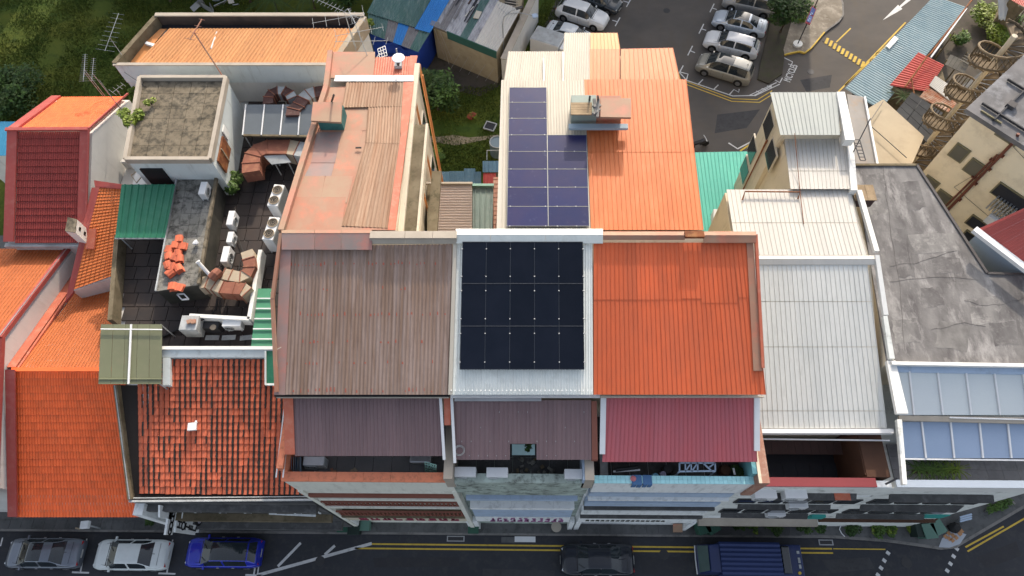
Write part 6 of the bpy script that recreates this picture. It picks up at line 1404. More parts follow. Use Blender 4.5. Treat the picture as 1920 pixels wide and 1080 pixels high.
    for tg in (.10 if kind == 'sedan' else .135,):      # boot or tailgate gap
        m = MB(); m.bar(((tg-.5)*L,-hw*.70,interp(top,tg)+.004),((tg-.5)*L,hw*.70,interp(top,tg)+.004),.018,.012); loc('panel_gap', m, 'trim_black')
    m = MB()
    for sy in (-1,1): m.bar(((S_['gl'][1]-.5)*L+.10,sy*hw*.72,interp(top,S_['gl'][1]+.02)-.008),((.95-.5)*L,sy*hw*.52,interp(top,.95)-.012),.014,.012)
    loc('bonnet_gap', m, 'trim_black')
    m = MB(); m.box((-.36*L,0,zt*.97+.03 if kind!='sedan' else 1.33),(.14,.03,.07)); loc('aerial', m, 'trim_black')
    return t
g1_, g2_, g3_ = 'cars parked in the front street', 'cars parked on the left side of the car park', 'cars parked on the right side of the car park'
car('parked_car', 'grey sedan with dark glass roof, leftmost of the cars in the front street', (14,1037),(155,1038),'sedan',car_paint('grey',(.16,.18,.22),.3,.5),1.82,g1_,sunroof=(.44,.63))
car('parked_car', 'white sedan parked in the front street between the grey and the blue car', (179,1040),(318,1041),'sedan',car_paint('white',(.62,.66,.66),.3,0),1.84,g1_)
car('parked_car', 'bright blue car with dark roof parked by the white diagonal lines', (350,1036),(491,1037),'hatch',car_paint('blue',(.015,.03,.42),.28,.2),1.80,g1_,sunroof=(.14,.62),roofmat='car_glass')
car('parked_car', 'black saloon standing on the double yellow lines in the front street', (1051,1049),(1188,1050),'sedan',car_paint('black',(.010,.013,.022),.35,.0),1.85,g1_)
car('parked_car', 'white SUV at the top of the car park with its bonnet to the right', (1141,44),(1044,12),'suv',car_paint('white_suv',(.68,.69,.70),.3,0),1.88,g2_)
car('parked_car', 'dark car cut by the top edge beside the white SUV', (1163,14),(1082,-16),'sedan',car_paint('dark',(.035,.042,.05),.25,.3),1.85,g2_)
car('parked_car', 'white saloon half hidden behind the cream roof corner', (1112,80),(1025,52),'sedan',car_paint('white2',(.62,.65,.68),.3,0),1.82,g2_)
car('parked_car', 'grey van-like car cut by the top edge, above the pale blue saloon', (1350,-6),(1462,20),'mpv',car_paint('grey_van',(.30,.30,.30),.35,.2),1.85,g3_)
car('parked_car', 'pale blue-white saloon with dark glass roof, second from the top edge', (1335,30),(1440,56),'sedan',car_paint('pale_blue',(.48,.54,.62),.28,.3),1.85,g3_,sunroof=(.36,.62))
car('parked_car', 'white car with plain white roof between the blue-white saloon and the beige people carrier', (1317,69),(1427,97),'hatch',car_paint('white3',(.62,.63,.65),.3,0),1.86,g3_)
car('parked_car', 'beige people carrier with black and silver roof by the motorcycle bay', (1302,112),(1416,147),'mpv',car_paint('beige',(.33,.32,.285),.3,.4),1.9,g3_,sunroof=(.38,.66))
# pickup under the cream roof corner
F_, R_ = W(1085,106,.8), W(1003,80,.8); d = F_-R_; t = thing('pickup_truck', 'silver-white small truck with a flat box body, half hidden by the cream roof', 'truck', ((F_+R_)/2).to_2d().to_3d(), g2_, math.atan2(d.y,d.x))
def loc(nm, mb, mt, par, bevel=0.):
    me = bpy.data.meshes.new(nm); me.from_pydata([tuple(v) for v in mb.v], [], mb.f); me.materials.append(MATS[mt] if isinstance(mt,str) else mt); o = bpy.data.objects.new(nm, me); COL.objects.link(o); o.parent = par
    if bevel: b = o.modifiers.new('bevel','BEVEL'); b.width = bevel; b.segments = 2; b.limit_method = 'ANGLE'
    return o
def wheels(t, xs, hw, r=.35):
    for x in xs:
        for sy in (-1,1):
            m = MB(); m.tube([(x,sy*(hw-.22),r),(x,sy*(hw+.02),r)], r, 16); wh = loc('wheel', m, 'rubber', t); m = MB(); m.tube([(x,sy*hw,r),(x,sy*(hw+.035),r)], r*.6, 10); loc('rim', m, 'rim_metal', wh)
m = MB(); m.box((-.9,0,1.25),(2.7,1.75,1.5)); loc('box_body', m, 'white_metal', t, .03); m = MB(); m.box((-.9,0,2.02),(2.6,1.65,.05)); loc('box_roof', m, 'galv', t)
m = MB(); m.add([(.55,-.82,.45),(2.2,-.82,.45),(2.2,.82,.45),(.55,.82,.45),(.55,-.76,1.8),(1.5,-.72,1.8),(1.5,.72,1.8),(.55,.76,1.8),(2.2,-.8,1.0),(2.2,.8,1.0)],[(0,3,2,1),(4,5,6,7),(0,1,8,5,4),(3,7,6,9,2),(1,2,9,8),(0,4,7,3)]); cb = loc('cab', m, 'white_metal', t)
m = MB(); m.add([(2.19,-.7,1.05),(2.19,.7,1.05),(1.55,.65,1.76),(1.55,-.65,1.76)],[(0,1,2,3)]); 
for v in m.v: v.x += .03
loc('windscreen', m, 'car_glass', t); wheels(t, (-1.6,1.5), .85)
# blue van with ribbed canopy roof
F_, R_ = W(1306,1049,.8), W(1503,1052,.8); d = F_-R_; L = min(d.length,6.3); t = thing('blue_lorry', 'dark blue light lorry with ribbed canopy roof standing on the double yellow lines', 'lorry', ((F_+R_)/2).to_2d().to_3d(), g1_, math.atan2(d.y,d.x)); hw = .92
M('lorry_blue', (.02,.034,.11), (.018,.03,.09), .35, coat=.3); M('canvas_blue', (.026,.042,.125), (.020,.034,.10), .5)
m = MB(); m.box((0,0,.62),(L-.2,1.7,.25)); loc('chassis', m, 'trim_black', t)
x0, x1 = -L/2+1.55, L/2-1.15
m = MB(); N_ = 14; 
for k in range(N_+1): a = -hw+2*hw*k/N_; m.v += [Vector((x0,a,1.95+.06*(k%2)+.03*math.cos(a*1.6))),Vector((x1,a,1.95+.06*(k%2)+.03*math.cos(a*1.6)))]
m.f = [(2*k,2*k+1,2*k+3,2*k+2) for k in range(N_)]; m.f = [tuple(reversed(f)) for f in m.f]; loc('canopy_roof', m, 'canvas_blue', t)
m = MB(); m.box(((x0+x1)/2,0,1.32),(x1-x0,2*hw,1.24)); loc('canopy_side', m, 'canvas_blue', t)
m = MB(); e = L/2; m.add([(x1,-hw*.97,.45),(e,-hw*.92,.45),(e,hw*.92,.45),(x1,hw*.97,.45),(x1,-hw*.88,1.92),(e-.55,-hw*.82,1.88),(e-.55,hw*.82,1.88),(x1,hw*.88,1.92),(e-.04,-hw*.92,1.05),(e-.04,hw*.92,1.05)],[(0,3,2,1),(4,5,6,7),(0,1,8,5,4),(3,7,6,9,2),(1,2,9,8),(0,4,7,3),(8,9,6,5)]); loc('cab', m, 'lorry_blue', t, .04)
m = MB(); m.add([(e-.03,-hw*.84,1.12),(e-.03,hw*.84,1.12),(e-.5,hw*.76,1.84),(e-.5,-hw*.76,1.84)],[(0,1,2,3)])
for v in m.v: v += Vector((.04,0,.02))
loc('windscreen', m, 'car_glass_green', t)
m = MB(); m.tube([(e+.03,hw*.9,.6),(e+.06,0,.62),(e+.03,-hw*.9,.6)], .04, 6); loc('bumper', m, 'white_metal', t)
m = MB(); m.box((-L/2+.75,0,.95),(1.45,1.8,.5)); loc('tail_deck', m, 'lorry_blue', t, .05); m = MB(); m.box((-L/2+1.1,0,1.35),(.5,1.55,.34)); loc('rear_window', m, 'car_glass', t, .05)
m = MB(); m.box((-L/2+.25,.35,1.22),(.14,.22,.03)); m.box((-L/2+.25,-.0,1.22),(.14,.30,.03)); m.box((-L/2+.25,-.45,1.22),(.16,.16,.03)); loc('tool', m, 'galv', t)
m = MB(); m.tube([(-L/2+.35,.72,1.2),(-L/2+.35,.72,1.3)],.09,10); loc('beacon', m, 'paint_yellow', t)
for sy in (-1,1): m = MB(); m.box((e-.25,sy*(hw+.12),1.35),(.08,.18,.26)); loc('mirror', m, 'trim_black', t)
wheels(t, (-L/2+1.3, L/2-.95), .9)
# ================================================================ small things
def condenser(label, px, z, zt, size, rz=0., face='y', group=None, two=False, tgt=None, name='air_conditioner', stand=True):
    """outdoor unit; px = photo point of the middle of its top, z = base, zt = top height"""
    p = W(*px, zt); t = thing(name, label, 'air conditioner', (p.x,p.y,z), group, rz); sx, sy, h = size[0], size[1], zt-z-(.12 if stand else 0)
    b0 = .12 if stand else 0
    m = MB(); m.box((0,0,b0+h/2),(sx,sy,h)); loc('casing', m, 'white_metal', t, .02)
    fm, rim = MB(), MB()
    if face == 'y': c, nx_ = Vector((-sx*.18,-sy/2,b0+h*.5)), Vector((0,-1,0))
    elif face == 'x': c, nx_ = Vector((sx/2,-sy*.1,b0+h*.5)), Vector((1,0,0))
    else: c, nx_ = Vector((0,0,b0+h)), Vector((0,0,1))
    r = min(h*.42, .30) if face != 'z' else min(sx,sy)*.42
    cs = [c] if face != 'z' or not two else [c+Vector((0,sy*.24,0)), c-Vector((0,sy*.24,0))]
    if face == 'z' and two: r = min(sx*.45, sy*.22)
    for c in cs:
        fm = MB(); fm.tube([c, c+nx_*.012], r, 18); g = loc('fan', fm, 'trim_black', t)
        rm = MB()
        for q in (1.0,.66,.33):
            rm.tube([c+nx_*.03+(Vector((math.cos(k/16*6.283),math.sin(k/16*6.283),0)) if face == 'z' else (Vector((math.cos(k/16*6.283),0,math.sin(k/16*6.283))) if face == 'y' else Vector((0,math.cos(k/16*6.283),math.sin(k/16*6.283)))))*r*q for k in range(17)], .012 if q < 1 else .03, 5, cap=False)
        loc('fan_guard', rm, 'galv' if face != 'z' else 'duct_cream', g)
    gr = MB()
    if face == 'z':
        for k in range(14): gr.box((sx/2+.01, -sy*.46+k*sy*.92/13, b0+h*.5),(.02,.02,h*.85))
    else:
        for k in range(5):
            if face == 'y': gr.box((sx/2+.008,0,b0+h*(.2+.15*k)),(.016,sy*.8,.02))
            else: gr.box((0,-sy/2-.008,b0+h*(.2+.15*k)),(sx*.8,.016,.02))
    loc('grille', gr, 'galv', t)
    if stand:
        m = MB()
        for s1 in (-1,1):
            m.box((s1*sx*.36,0,.06),(.06,sy*1.05,.12))
        loc('feet', m, 'galv', t)
    return t
gA = 'air conditioners on the solar house terrace'
condenser('white air conditioner on the solar house terrace, left one of the near pair', (872,884), 14.3, 15.35, (.95,.42), group=gA)
condenser('white air conditioner on the solar house terrace, right one of the near pair', (932,885), 14.3, 15.35, (.95,.42), group=gA)
condenser('white air conditioner standing alone at the right end of the solar house terrace', (1078,888), 14.3, 15.3, (.92,.42), group=gA)
condenser('dark grey air conditioner on the brown house terrace beside corrugated sheets', (588,864), 14.17, 15.0, (.95,.40), group='roof terrace air conditioners')
gB = 'air conditioners on the cluttered terrace'
condenser('white air conditioner on the concrete strip next to the stair tower', (380,352), 13.42, 14.1, (.38,.85), face='x', group=gB)
condenser('white air conditioner, uppermost of the three in a row on the dark terrace', (432,408), TF+.5, TF+1.25, (.36,.95), face='x', group=gB)
condenser('white air conditioner, middle and smallest of the three in a row on the dark terrace', (431,444), TF+.5, TF+1.1, (.33,.70), face='x', group=gB)
condenser('white air conditioner, lowest of the three in a row on the dark terrace', (422,476), TF+.5, TF+1.3, (.38,1.0), face='x', group=gB)
condenser('white air conditioner with round fan facing the street below the L-shaped wall', (434,605), TF+.3, TF+1.0, (1.0,.40), group=gB)
condenser('tall twin-fan condenser on the dark terrace, upper of two', (517,366), TF+.2, TF+1.7, (.62,1.5), face='z', two=True, group='twin fan condensers', rz=-.12)
condenser('tall twin-fan condenser on the dark terrace, lower of two', (508,428), TF+.2, TF+1.7, (.62,1.5), face='z', two=True, group='twin fan condensers', rz=-.12)
condenser('white air conditioner on the dark ledge of the white-roofed house, left one', (1436,925), 11.42, 12.2, (1.05,.45), group='air conditioners on the front ledges')
condenser('white air conditioner on the dark ledge of the white-roofed house, right one', (1493,925), 11.42, 12.2, (1.05,.45), group='air conditioners on the front ledges')
condenser('pale air conditioner on the second ledge of the white-roofed house', (1497,944), 8.22, 8.9, (1.0,.42), group='air conditioners on the front ledges')
condenser('pale air conditioner on the lowest ledge of the white-roofed house', (1456,960), 5.22, 5.9, (1.0,.42), group='air conditioners on the front ledges')
t = thing('duct_fan', 'small grey box fan with pink lids beside the L-shaped wall', 'fan unit', W(362,612,TF))
m = MB(); m.box(W(362,612,12.6),(.95,.85,1.0)); m.obj('casing', 'galv', t, bevel=.02); m = MB(); m.box(W(355,603,13.2),(.25,.2,.1),.4); m.box(W(363,603,13.2),(.22,.22,.12),.2); m.obj('lid', 'flash_pink', t)
t = thing('open_condenser', 'stripped condenser with its dark fan bare, left of the white unit by the wall', 'air conditioner', W(400,615,TF)); m = MB(); m.box(W(400,614,12.2),(.85,.4,.7)); m.obj('casing', 'dark_metal', t); m = MB(); a = W(400,614,12.56); m.tube([a,a+Vector((0,0,.05))],.16,12); m.box(a+Vector((0,0,.06)),(.34,.06,.03),.4); m.obj('fan', 'duct_cream', t)
t = thing('cable_bundle', 'loose black cables running across the dark terrace', 'cable', W(420,580,TF)); m = MB()
m.tube([W(408,560,12.9),W(405,580,12.3),W(396,592,12.2),W(378,600,12.9)],.05,6); m.tube([W(412,560,12.9),W(413,590,12.2),W(425,600,12.5)],.03,5); m.tube([W(305,632,TF+.1),W(325,622,TF+.1),W(345,612,TF+.3)],.07,6); m.tube([W(440,430,12),W(455,470,11.95),W(445,520,12)],.03,5); m.obj('cable', 'black', t)
t = thing('picture_frame', 'small white square frame hanging at the end of the concrete strip', 'frame', W(343,557,12.6)); m = MB()
for a,b in [((332,552),(345,551)),((345,551),(354,561)),((354,561),(341,562)),((341,562),(332,552))]: m.bar(W(*a,13.0),W(*b,13.0),.07)
m.obj('frame', 'white_metal', t)
for i,(x,lb) in enumerate([(398,'left'),(429,'middle'),(463,'right')]):
    t = thing('loose_sheet', 'pale sheet lying below the white unit by the terrace edge, %s of three' % lb, 'sheet', W(x,633,TF+.05), 'loose sheets at the terrace edge'); a = W(x,633,TF+.06); m = MB(); m.box(a,(.75,.28,.03),.05*i); m.obj('sheet', 'galv', t)
t = thing('plastic_bag', 'crumpled pale plastic bag on the concrete strip beside the tiles', 'bag', W(367,455,13.42)); m = MB(); c = W(367,455,13.6)
for k in range(26): a = rnd.uniform(0,6.28); b = rnd.uniform(-1.2,1.2); m.v.append(c+Vector((math.cos(a)*math.cos(b),math.sin(a)*math.cos(b),math.sin(b)*.7))*rnd.uniform(.12,.22))
bm = bmesh.new(); vs = [bm.verts.new(v) for v in m.v]; bmesh.ops.convex_hull(bm, input=vs); me = bpy.data.meshes.new('bag'); 
for v in bm.verts: v.co -= t.location
bm.to_mesh(me); bm.free(); me.materials.append(MATS['white_metal']); o = bpy.data.objects.new('bag', me); COL.objects.link(o); o.parent = t
# ---------- antennas
def yagi(label, base, z0, mast, boomdir, L, n, el, group='television aerials', lean=(0,0), mat='galv', r=.018):
    b = W(*base, z0) if len(base) == 2 else Vector(base); t = thing('aerial', label, 'aerial', b, group); top = b+Vector((lean[0],lean[1],mast)); m = MB(); m.tube([b,top], r, 6); m.obj('mast', mat, t)
    d = Vector(boomdir).normalized(); s = d.cross(Vector((0,0,1))); s = s.normalized() if s.length > .1 else Vector((1,0,0)); m = MB(); m.tube([top-d*L*.35, top+d*L*.65], r*.9, 5); bo = m.obj('boom', mat, t)
    m = MB()
    for i in range(n): c = top+d*L*(-.33+.96*i/(n-1)); w_ = el*(1.25-.5*i/(n-1)); m.tube([c-s*w_/2,c+s*w_/2], r*.55, 4)
    m.obj('elements', mat, bo); return t
yagi('tall aerial with wide elements at the left corner of the orange sunken roof', (232,108), 15.0, 1.6, (.2,1,.25), 2.6, 9, 1.0)
yagi('aerial with many short elements over the red roof, leftmost of the three', (193,180), 11.6, 2.2, (-.05,1,.3), 1.9, 14, .42)
yagi('plain mast aerial over the red roof, middle of the three', (197,180), 11.6, 2.4, (.0,1,.4), 1.3, 2, .1)
yagi('aerial with short elements over the red roof, rightmost of the three', (205,178), 11.6, 2.0, (-.03,1,.3), 1.6, 12, .40)
yagi('small cross-shaped aerial at the right corner of the red roof', (227,180), 11.6, .6, (.6,.8,0), .9, 4, .7)
yagi('pink-stained leaning aerial rising over the orange sunken roof', (417,142), 15.1, 2.0, (.3,1,.1), 1.6, 4, .5, lean=(-1.2,1.5), mat='flash_pink', r=.04)
yagi('large aerial with comb of elements at the top right corner of the sunken roof', (664,85), 15.0, 2.6, (-1,.5,.1), 4.0, 16, .55)
yagi('long sparse aerial pointing left at the same corner', (662,75), 15.0, 1.8, (-1,-.25,.0), 3.2, 5, 1.2)
yagi('bent aerial pointing right towards the green shrub', (668,90), 15.0, 1.2, (1,.25,.0), 3.0, 5, .9)
yagi('low grid aerial over the blue tarpaulin', (668,96), 15.0, .8, (1,-.1,.1), 3.4, 5, .8)
yagi('leaning thin pole aerial at the corner of the beige roof end', (690,108), 18.9, 1.6, (-.5,1,.0), 1.2, 3, .5, lean=(-.6,1.2))
t = thing('grid_aerial', 'white square grid aerial in front of the blue tarpaulin', 'aerial', W(717,100,16.5), 'television aerials'); m = MB()
for k in range(4): a = k/3; m.bar(lerp(W(708,92,17),W(712,108,17),a), lerp(W(722,86,17),W(726,104,17),a), .03); m.bar(lerp(W(708,92,17),W(722,86,17),a), lerp(W(712,108,17),W(726,104,17),a), .03)
a = W(712,100,17); m.tube([a, a+Vector((-1.2,-.6,-1.2)), W(700,112,19.0)], .03, 5); m.obj('grid', 'white_metal', t)
t = thing('satellite_dish', 'small white dish and horn on the red sheets of the brown house rear roof', 'dish', W(747,118,19.2)); a = W(747,120,19.1); m = MB(); m.tube([a,a+Vector((0,.3,.8))],.04,6); m.obj('mast','galv',t)
m = MB(); c = W(747,110,19.9)
for i in range(5):
    for k in range(14): rr = .34*i/4; m.v.append(c+Vector((math.cos(k/14*6.283)*rr, math.sin(k/14*6.283)*rr, .35*rr*rr)))
m.f = [(i*14+k,i*14+(k+1)%14,(i+1)*14+(k+1)%14,(i+1)*14+k) for i in range(4) for k in range(14)]; o = m.obj('dish','white_metal',t,smooth=True); so_ = o.modifiers.new('t','SOLIDIFY'); so_.thickness = .015
m = MB(); m.box(W(747,122,19.2),(.38,.34,.2)); m.obj('base_box','galv',t); m = MB(); m.box(W(747,116,19.7),(.12,.4,.18)); m.obj('horn','dark_metal',t)
t = thing('roof_junction', 'tiny black junction box on the pink roof sheets', 'box', R(672,277,.1)); m = MB(); m.box(R(672,277,.14),(.28,.06,.06)); m.obj('box','black',t)
# ---------- terraces of the middle houses
t = thing('sheet_stack', 'leaning white corrugated sheets at the left end of the brown house terrace', 'sheets', W(555,868,14.2))
for k in range(5): m = MB(); m.slab([W(546+k*4,881+k*2,15.3),W(550+k*4,884+k*2,14.3),W(550+k*4,858,14.3),W(546+k*4,856,15.4)], .02); m.obj('sheet', 'white_metal' if k%2 else 'front_blue', t)
t = thing('concrete_block', 'pale triangular concrete block in the left corner of the brown house terrace', 'block', W(556,888,14.2)); m = MB(); m.prism([W(545,895,14.9),W(570,893,14.6),W(552,876,14.9),W(545,872,15.0)], 14.18); m.obj('block','stone_cap',t)
for (x,y,c,lb) in [(622,885,'flash_pink','pink and dark scrap of cloth on the brown house terrace, left'),(664,886,'duct_cream','tan curled offcut on the brown house terrace, near the middle'),(586,888,'white_metal','white rag on the brown house terrace by the orange coping')]:
    t = thing('litter', lb, 'rag', W(x,y,14.2)); a = W(x,y,14.24); m = MB()
    for k in range(3): m.box(a+Vector((rnd.uniform(-.12,.12),rnd.uniform(-.12,.12),.02*k)),(.22,.12,.03),rnd.uniform(0,3))
    m.obj('cloth', c, t)
t = thing('lattice_trellis', 'pale green lattice trellis leaning at the right end of the brown house terrace', 'trellis', W(805,878,14.2)); q = [W(797,884,14.3),W(818,890,14.3),W(818,872,15.6),W(797,866,15.6)]; m = MB()
for k in range(5): m.bar(bil(q,k/4,0),bil(q,k/4,1),.03); m.bar(bil(q,0,k/4),bil(q,1,k/4),.03)
for k in range(6): m.bar(bil(q,k/6,0),bil(q,min(1,k/6+.5),1 if k<=3 else 1-(k/6+.5-1)),.025)
m.obj('lattice', M('mint_pale',(.35,.60,.52)), t)
t = thing('wash_basin', 'grey-green basin under the roof edge at the right of the brown house terrace', 'basin', W(790,860,14.2)); m = MB(); m.box(W(790,858,14.6),(1.0,.6,.5)); m.obj('basin','steel',t,bevel=.08)
t = thing('wire_coil', 'round coil of thin wire on the left corner of the brown ribbed canopy', 'coil', W(862,846,16.4)); a = CB(862,846)+Vector((0,0,.12)); m = MB()
for q_ in range(3): m.tube([a+Vector((math.cos(k/18*6.283)*(.17+.03*q_), math.sin(k/18*6.283)*(.17+.03*q_), .02*q_+math.sin(k)*.01)) for k in range(19)], .012, 4)
m.obj('coil','steel',t)
# solar-house terrace rails
t = thing('unit_rail', 'white rail holding the air conditioners of the solar house terrace', 'rail', (-1,6.5,14.2)); m = MB()
m.tube([W(852,901,14.95),W(953,903,14.95)],.03,6); m.tube([W(1059,903,14.95),W(1100,904,14.95)],.03,6)
for x in (854,893,914,951,1060,1098): a = W(x,905,14.9); m.tube([a,a-Vector((0,0,.75))],.03,6)
m.obj('rail','white_metal',t)
t = thing('rubble', 'dark rubble and debris on the solar house terrace', 'rubble', W(985,885,14.1)); 
for k in range(22):
    a = W(rnd.uniform(960,1050),rnd.uniform(860,902),14.2); m = MB(); m.box(a,(rnd.uniform(.08,.3),rnd.uniform(.08,.2),rnd.uniform(.05,.15)),rnd.uniform(0,3)); m.obj('debris','grey_slab' if k%3 else 'moss_concrete',t)
bush('weed', 'small weed sprouting through the notch of the brown canopy', 'plant', W(994,838,15.2), .3, 120, .12, 'leaf_dark', 3, zc=.2)
# orange-house terrace
gT = 'things on the orange house terrace'
def simple(name, label, cat, parts, base, group=None):
    t = thing(name, label, cat, base, group)
    for nm, m, mt in parts: m.obj(nm, mt, t)
    return t
for (x0,y0,x1,y1,mt,lb) in [(1150,884,1200,881,'white_metal','long white pole with pink sleeve on the orange house terrace'),(1140,899,1165,898,'white_metal','short white board at the left of the orange house terrace'),(1154,885,1196,880,'black','dark furled umbrella on the orange house terrace'),(1290,905,1370,905,'white_metal','thin pale pole behind the aqua parapet, on the right'),(1375,878,1378,890,'white_metal','short upright white stick on the right of the orange house terrace')]:
    m = MB(); dz = .15 if mt == 'black' else .0; m.tube([W(x0,y0-(4 if mt=='black' else 0),15.0+dz),W(x1,y1-(4 if mt=='black' else 0),15.0+dz)],.045 if mt!='black' else .09,7); simple('pole', lb, 'pole', [('pole',m,mt)], W(x0,y0,14.2), gT)
m = MB(); m.tube([W(1183,899,15.1),W(1187,897,15.35),W(1192,898,15.1)],.13,8); simple('pink_bundle','pink cloth bundle tied on a pole, orange house terrace','cloth',[('bundle',m,M('pink',(.6,.2,.22)))],W(1187,898,14.2),gT)
m = MB(); m.bb(3.25,3.6,6.45,8.0,14.2,14.6); simple('bench','pale bench end against the left wall of the orange house terrace','bench',[('bench',m,'galv')],(3.4,7,14.2),gT)
t = thing('steel_rack', 'white lattice rack frame in the middle of the orange house terrace', 'rack', W(1310,877,14.2), gT); z = 15.4
for (a,b) in [((1274,868),(1341,868)),((1274,884),(1341,883)),((1274,868),(1274,884)),((1341,868),(1341,883)),((1285,868),(1285,884)),((1296,868),(1296,884)),((1308,868),(1308,884)),((1285,884),(1296,868)),((1297,884),(1308,868)),((1318,868),(1334,883)),((1330,876),(1341,868))]:
    m = MB(); m.bar(W(*a,z),W(*b,z),.06); m.obj('bar','front_blue',t)
for p in [(1274,884),(1341,883)]: a = W(*p,z); m = MB(); m.bar(a,a-Vector((0,0,1.15)),.05); m.obj('leg','front_blue',t)
m = MB()
for k in range(9): m.bar(W(1290+k*9,895,14.9),W(1290+k*9,904,14.9),.02)
m.bar(W(1288,895,14.9),W(1366,896,14.9),.03); m.bar(W(1288,904,14.9),W(1366,905,14.9),.03); simple('drying_grid','dark wire grid lying behind the aqua parapet','grid',[('grid',m,'dark_metal')],W(1325,900,14.2),gT)
for (x,y,c,sz,lb,ct) in [(1229,894,M('bag_blue',(.25,.55,.75)),.20,'light blue bag on the orange house terrace','bag'),(1243,890,M('bag_lilac',(.38,.36,.48)),.18,'lilac bundle on the orange house terrace','bag'),(1266,897,M('bag_mint',(.28,.42,.38)),.20,'mint green pot on the orange house terrace','pot'),(1279,898,'white_metal',.14,'white speckled pot on the orange house terrace','pot'),(1243,901,'terracotta',.15,'orange pot on the orange house terrace','pot'),(1390,898,'galv',.16,'grey round pot beside the bright green plant','pot'),(1252,880,'dark_metal',.25,'dark tub on the orange house terrace','tub'),(1360,882,'void_brown',.3,'dark brown crate near the right wall of the orange house terrace','crate')]:
    a = W(x,y,14.5); m = MB(); m.tube([a-Vector((0,0,.3)),a,a+Vector((0,0,.12))],sz,10,r2=sz*.75); simple('terrace_item', lb, ct, [('side',m,c)], a-Vector((0,0,.3)), gT)
bush('potted_plant', 'bright green potted plant at the right end of the orange house terrace', 'potted plant', W(1404,899,14.4), .32, 260, .14, 'leaf_yellow', 4, zc=.35)
bush('potted_plant', 'dark leafy plant behind the rack on the orange house terrace', 'potted plant', W(1385,885,14.2), .4, 260, .14, 'leaf_dark', 4, zc=.4)
for i,(x0,x1,lb) in enumerate([(1185,1204,'blue jeans hung over the aqua coping, left pair'),(1206,1223,'blue jeans hung over the aqua coping, right pair')]):
    a, b = W(x0,907,15.3), W(x1,907,15.3); t = thing('jeans', lb, 'jeans', (a.x,6.0,15.3), 'jeans on the parapet'); m = MB(); m.bb(a.x,b.x,5.93,6.34,15.265,15.30); xm_ = (a.x+b.x)/2; m.bb(a.x,xm_-.015,5.90,5.93,14.75,15.30); m.bb(xm_+.015,b.x,5.90,5.93,14.7+.08*i,15.30); m.obj('denim', M('denim',(.08,.17,.33),(.05,.11,.24),.9), t, bevel=.01)
# ---------- street furniture
def bin_(label, px, mat, group='wheelie bins on the pavement', rz=0., s=1.):
    a = W(*px,1.0*s); b = Vector((a.x,a.y,.14)); t = thing('wheelie_bin', label, 'bin', b, group, rz); m = MB(); w1, w2, h = .30*s,.24*s,.92*s
    m.add([(-w2,-w2,0.06),(w2,-w2,0.06),(w2,w2,0.06),(-w2,w2,0.06),(-w1,-w1*1.15,h),(w1,-w1*1.15,h),(w1,w1*1.15,h),(-w1,w1*1.15,h)],[(3,2,1,0),(4,5,6,7),(0,1,5,4),(1,2,6,5),(2,3,7,6),(3,0,4,7)]); loc('bin_body', m, mat, t)
    m = MB(); m.box((0,0,h+.05),(w1*2.15,w1*2.45,.08)); loc('lid', m, mat, t, .02); m = MB(); m.tube([(-w1,w1*1.25,h-.05),(w1,w1*1.25,h-.05)],.03,6); loc('handle', m, 'black', t)
    for s1 in (-1,1): m = MB(); m.tube([(s1*w2,w2,.1),(s1*(w2+.06),w2,.1)],.1,10); loc('wheel', m, 'rubber', t)
M('bin_green', (.035,.10,.07), (.03,.08,.055), .5); M('bin_pale', (.11,.21,.17), (.09,.17,.14), .5); M('bin_dark', (.02,.035,.03), None, .5)
bin_('dark green bin under the aqua parapet front, left one of the pair', (1318,987), 'bin_green', s=1.25, rz=.3); bin_('dark green bin under the aqua parapet front, right one of the pair', (1334,986), 'bin_green', s=1.25, rz=.5)
bin_('pale green bin at the street corner, left one of the pair', (1742,996), 'bin_pale', s=1.2, rz=.1); bin_('pale green bin at the street corner, right one of the pair', (1757,988), 'bin_pale', s=1.2, rz=.4)
bin_('green bin below the left end of the brown house front', (644,986), 'bin_green', s=1.1); bin_('black bin beside the green one below the brown house front', (664,990), 'bin_dark', s=1.15); bin_('pale green bin right of the black bin', (684,984), 'bin_pale', s=1.0); bin_('green bin below the solar house front', (888,989), 'bin_green', s=1.05)
bin_('black bin at the corner left of the pale pair', (1727,995), 'bin_dark', s=1.1)
t = thing('round_table', 'small round pale table below the right end of the solar house front', 'table', W(1043,989,.14)); a = W(1043,988,.8); m = MB(); m.disc(a,.32,.04,18); m.obj('table_top','stone_cap',t); m = MB(); m.tube([a,Vector((a.x,a.y,.14))],.04,8); m.obj('leg','dark_metal',t)
t = thing('cloth_board', 'tan board leaning below the aqua parapet front', 'board', W(1270,988,.14)); m = MB(); m.slab([W(1262,998,.4),W(1280,998,.4),W(1279,982,1.3),W(1262,982,1.3)],.04); m.obj('board','flash_beige',t)
for i,(x,y,r,mt,lb) in enumerate([(1384,988,.45,'leaf_dark','dark potted shrub on the pavement, leftmost of the row under the white-roofed house'),(1410,990,.4,'leaf','green potted shrub on the pavement, second of the row'),(1448,990,.5,'leaf_dark','dark bushy potted shrub, third of the row'),(1505,990,.55,'leaf_dark','wide dark potted shrub, fourth of the row'),(1535,988,.45,'leaf_dark','dark potted shrub right of the wide one'),(1595,990,.6,'leaf_dark','dark shrub in a low bed near the curved hose'),(1640,992,.55,'leaf','green shrub in the low bed near the corner'),(1668,995,.4,'leaf','small green shrub, last in the low bed'),(1708,994,.35,'leaf_yellow','yellow-green plant left of the black corner bin'),(284,978,.3,'leaf_dark','thin weed at the foot of the tiled house by the sign')]):
    bush('potted_shrub', lb, 'potted plant', W(x,y,.14), r, 420, .15, mt, 5, group='plants along the pavement')
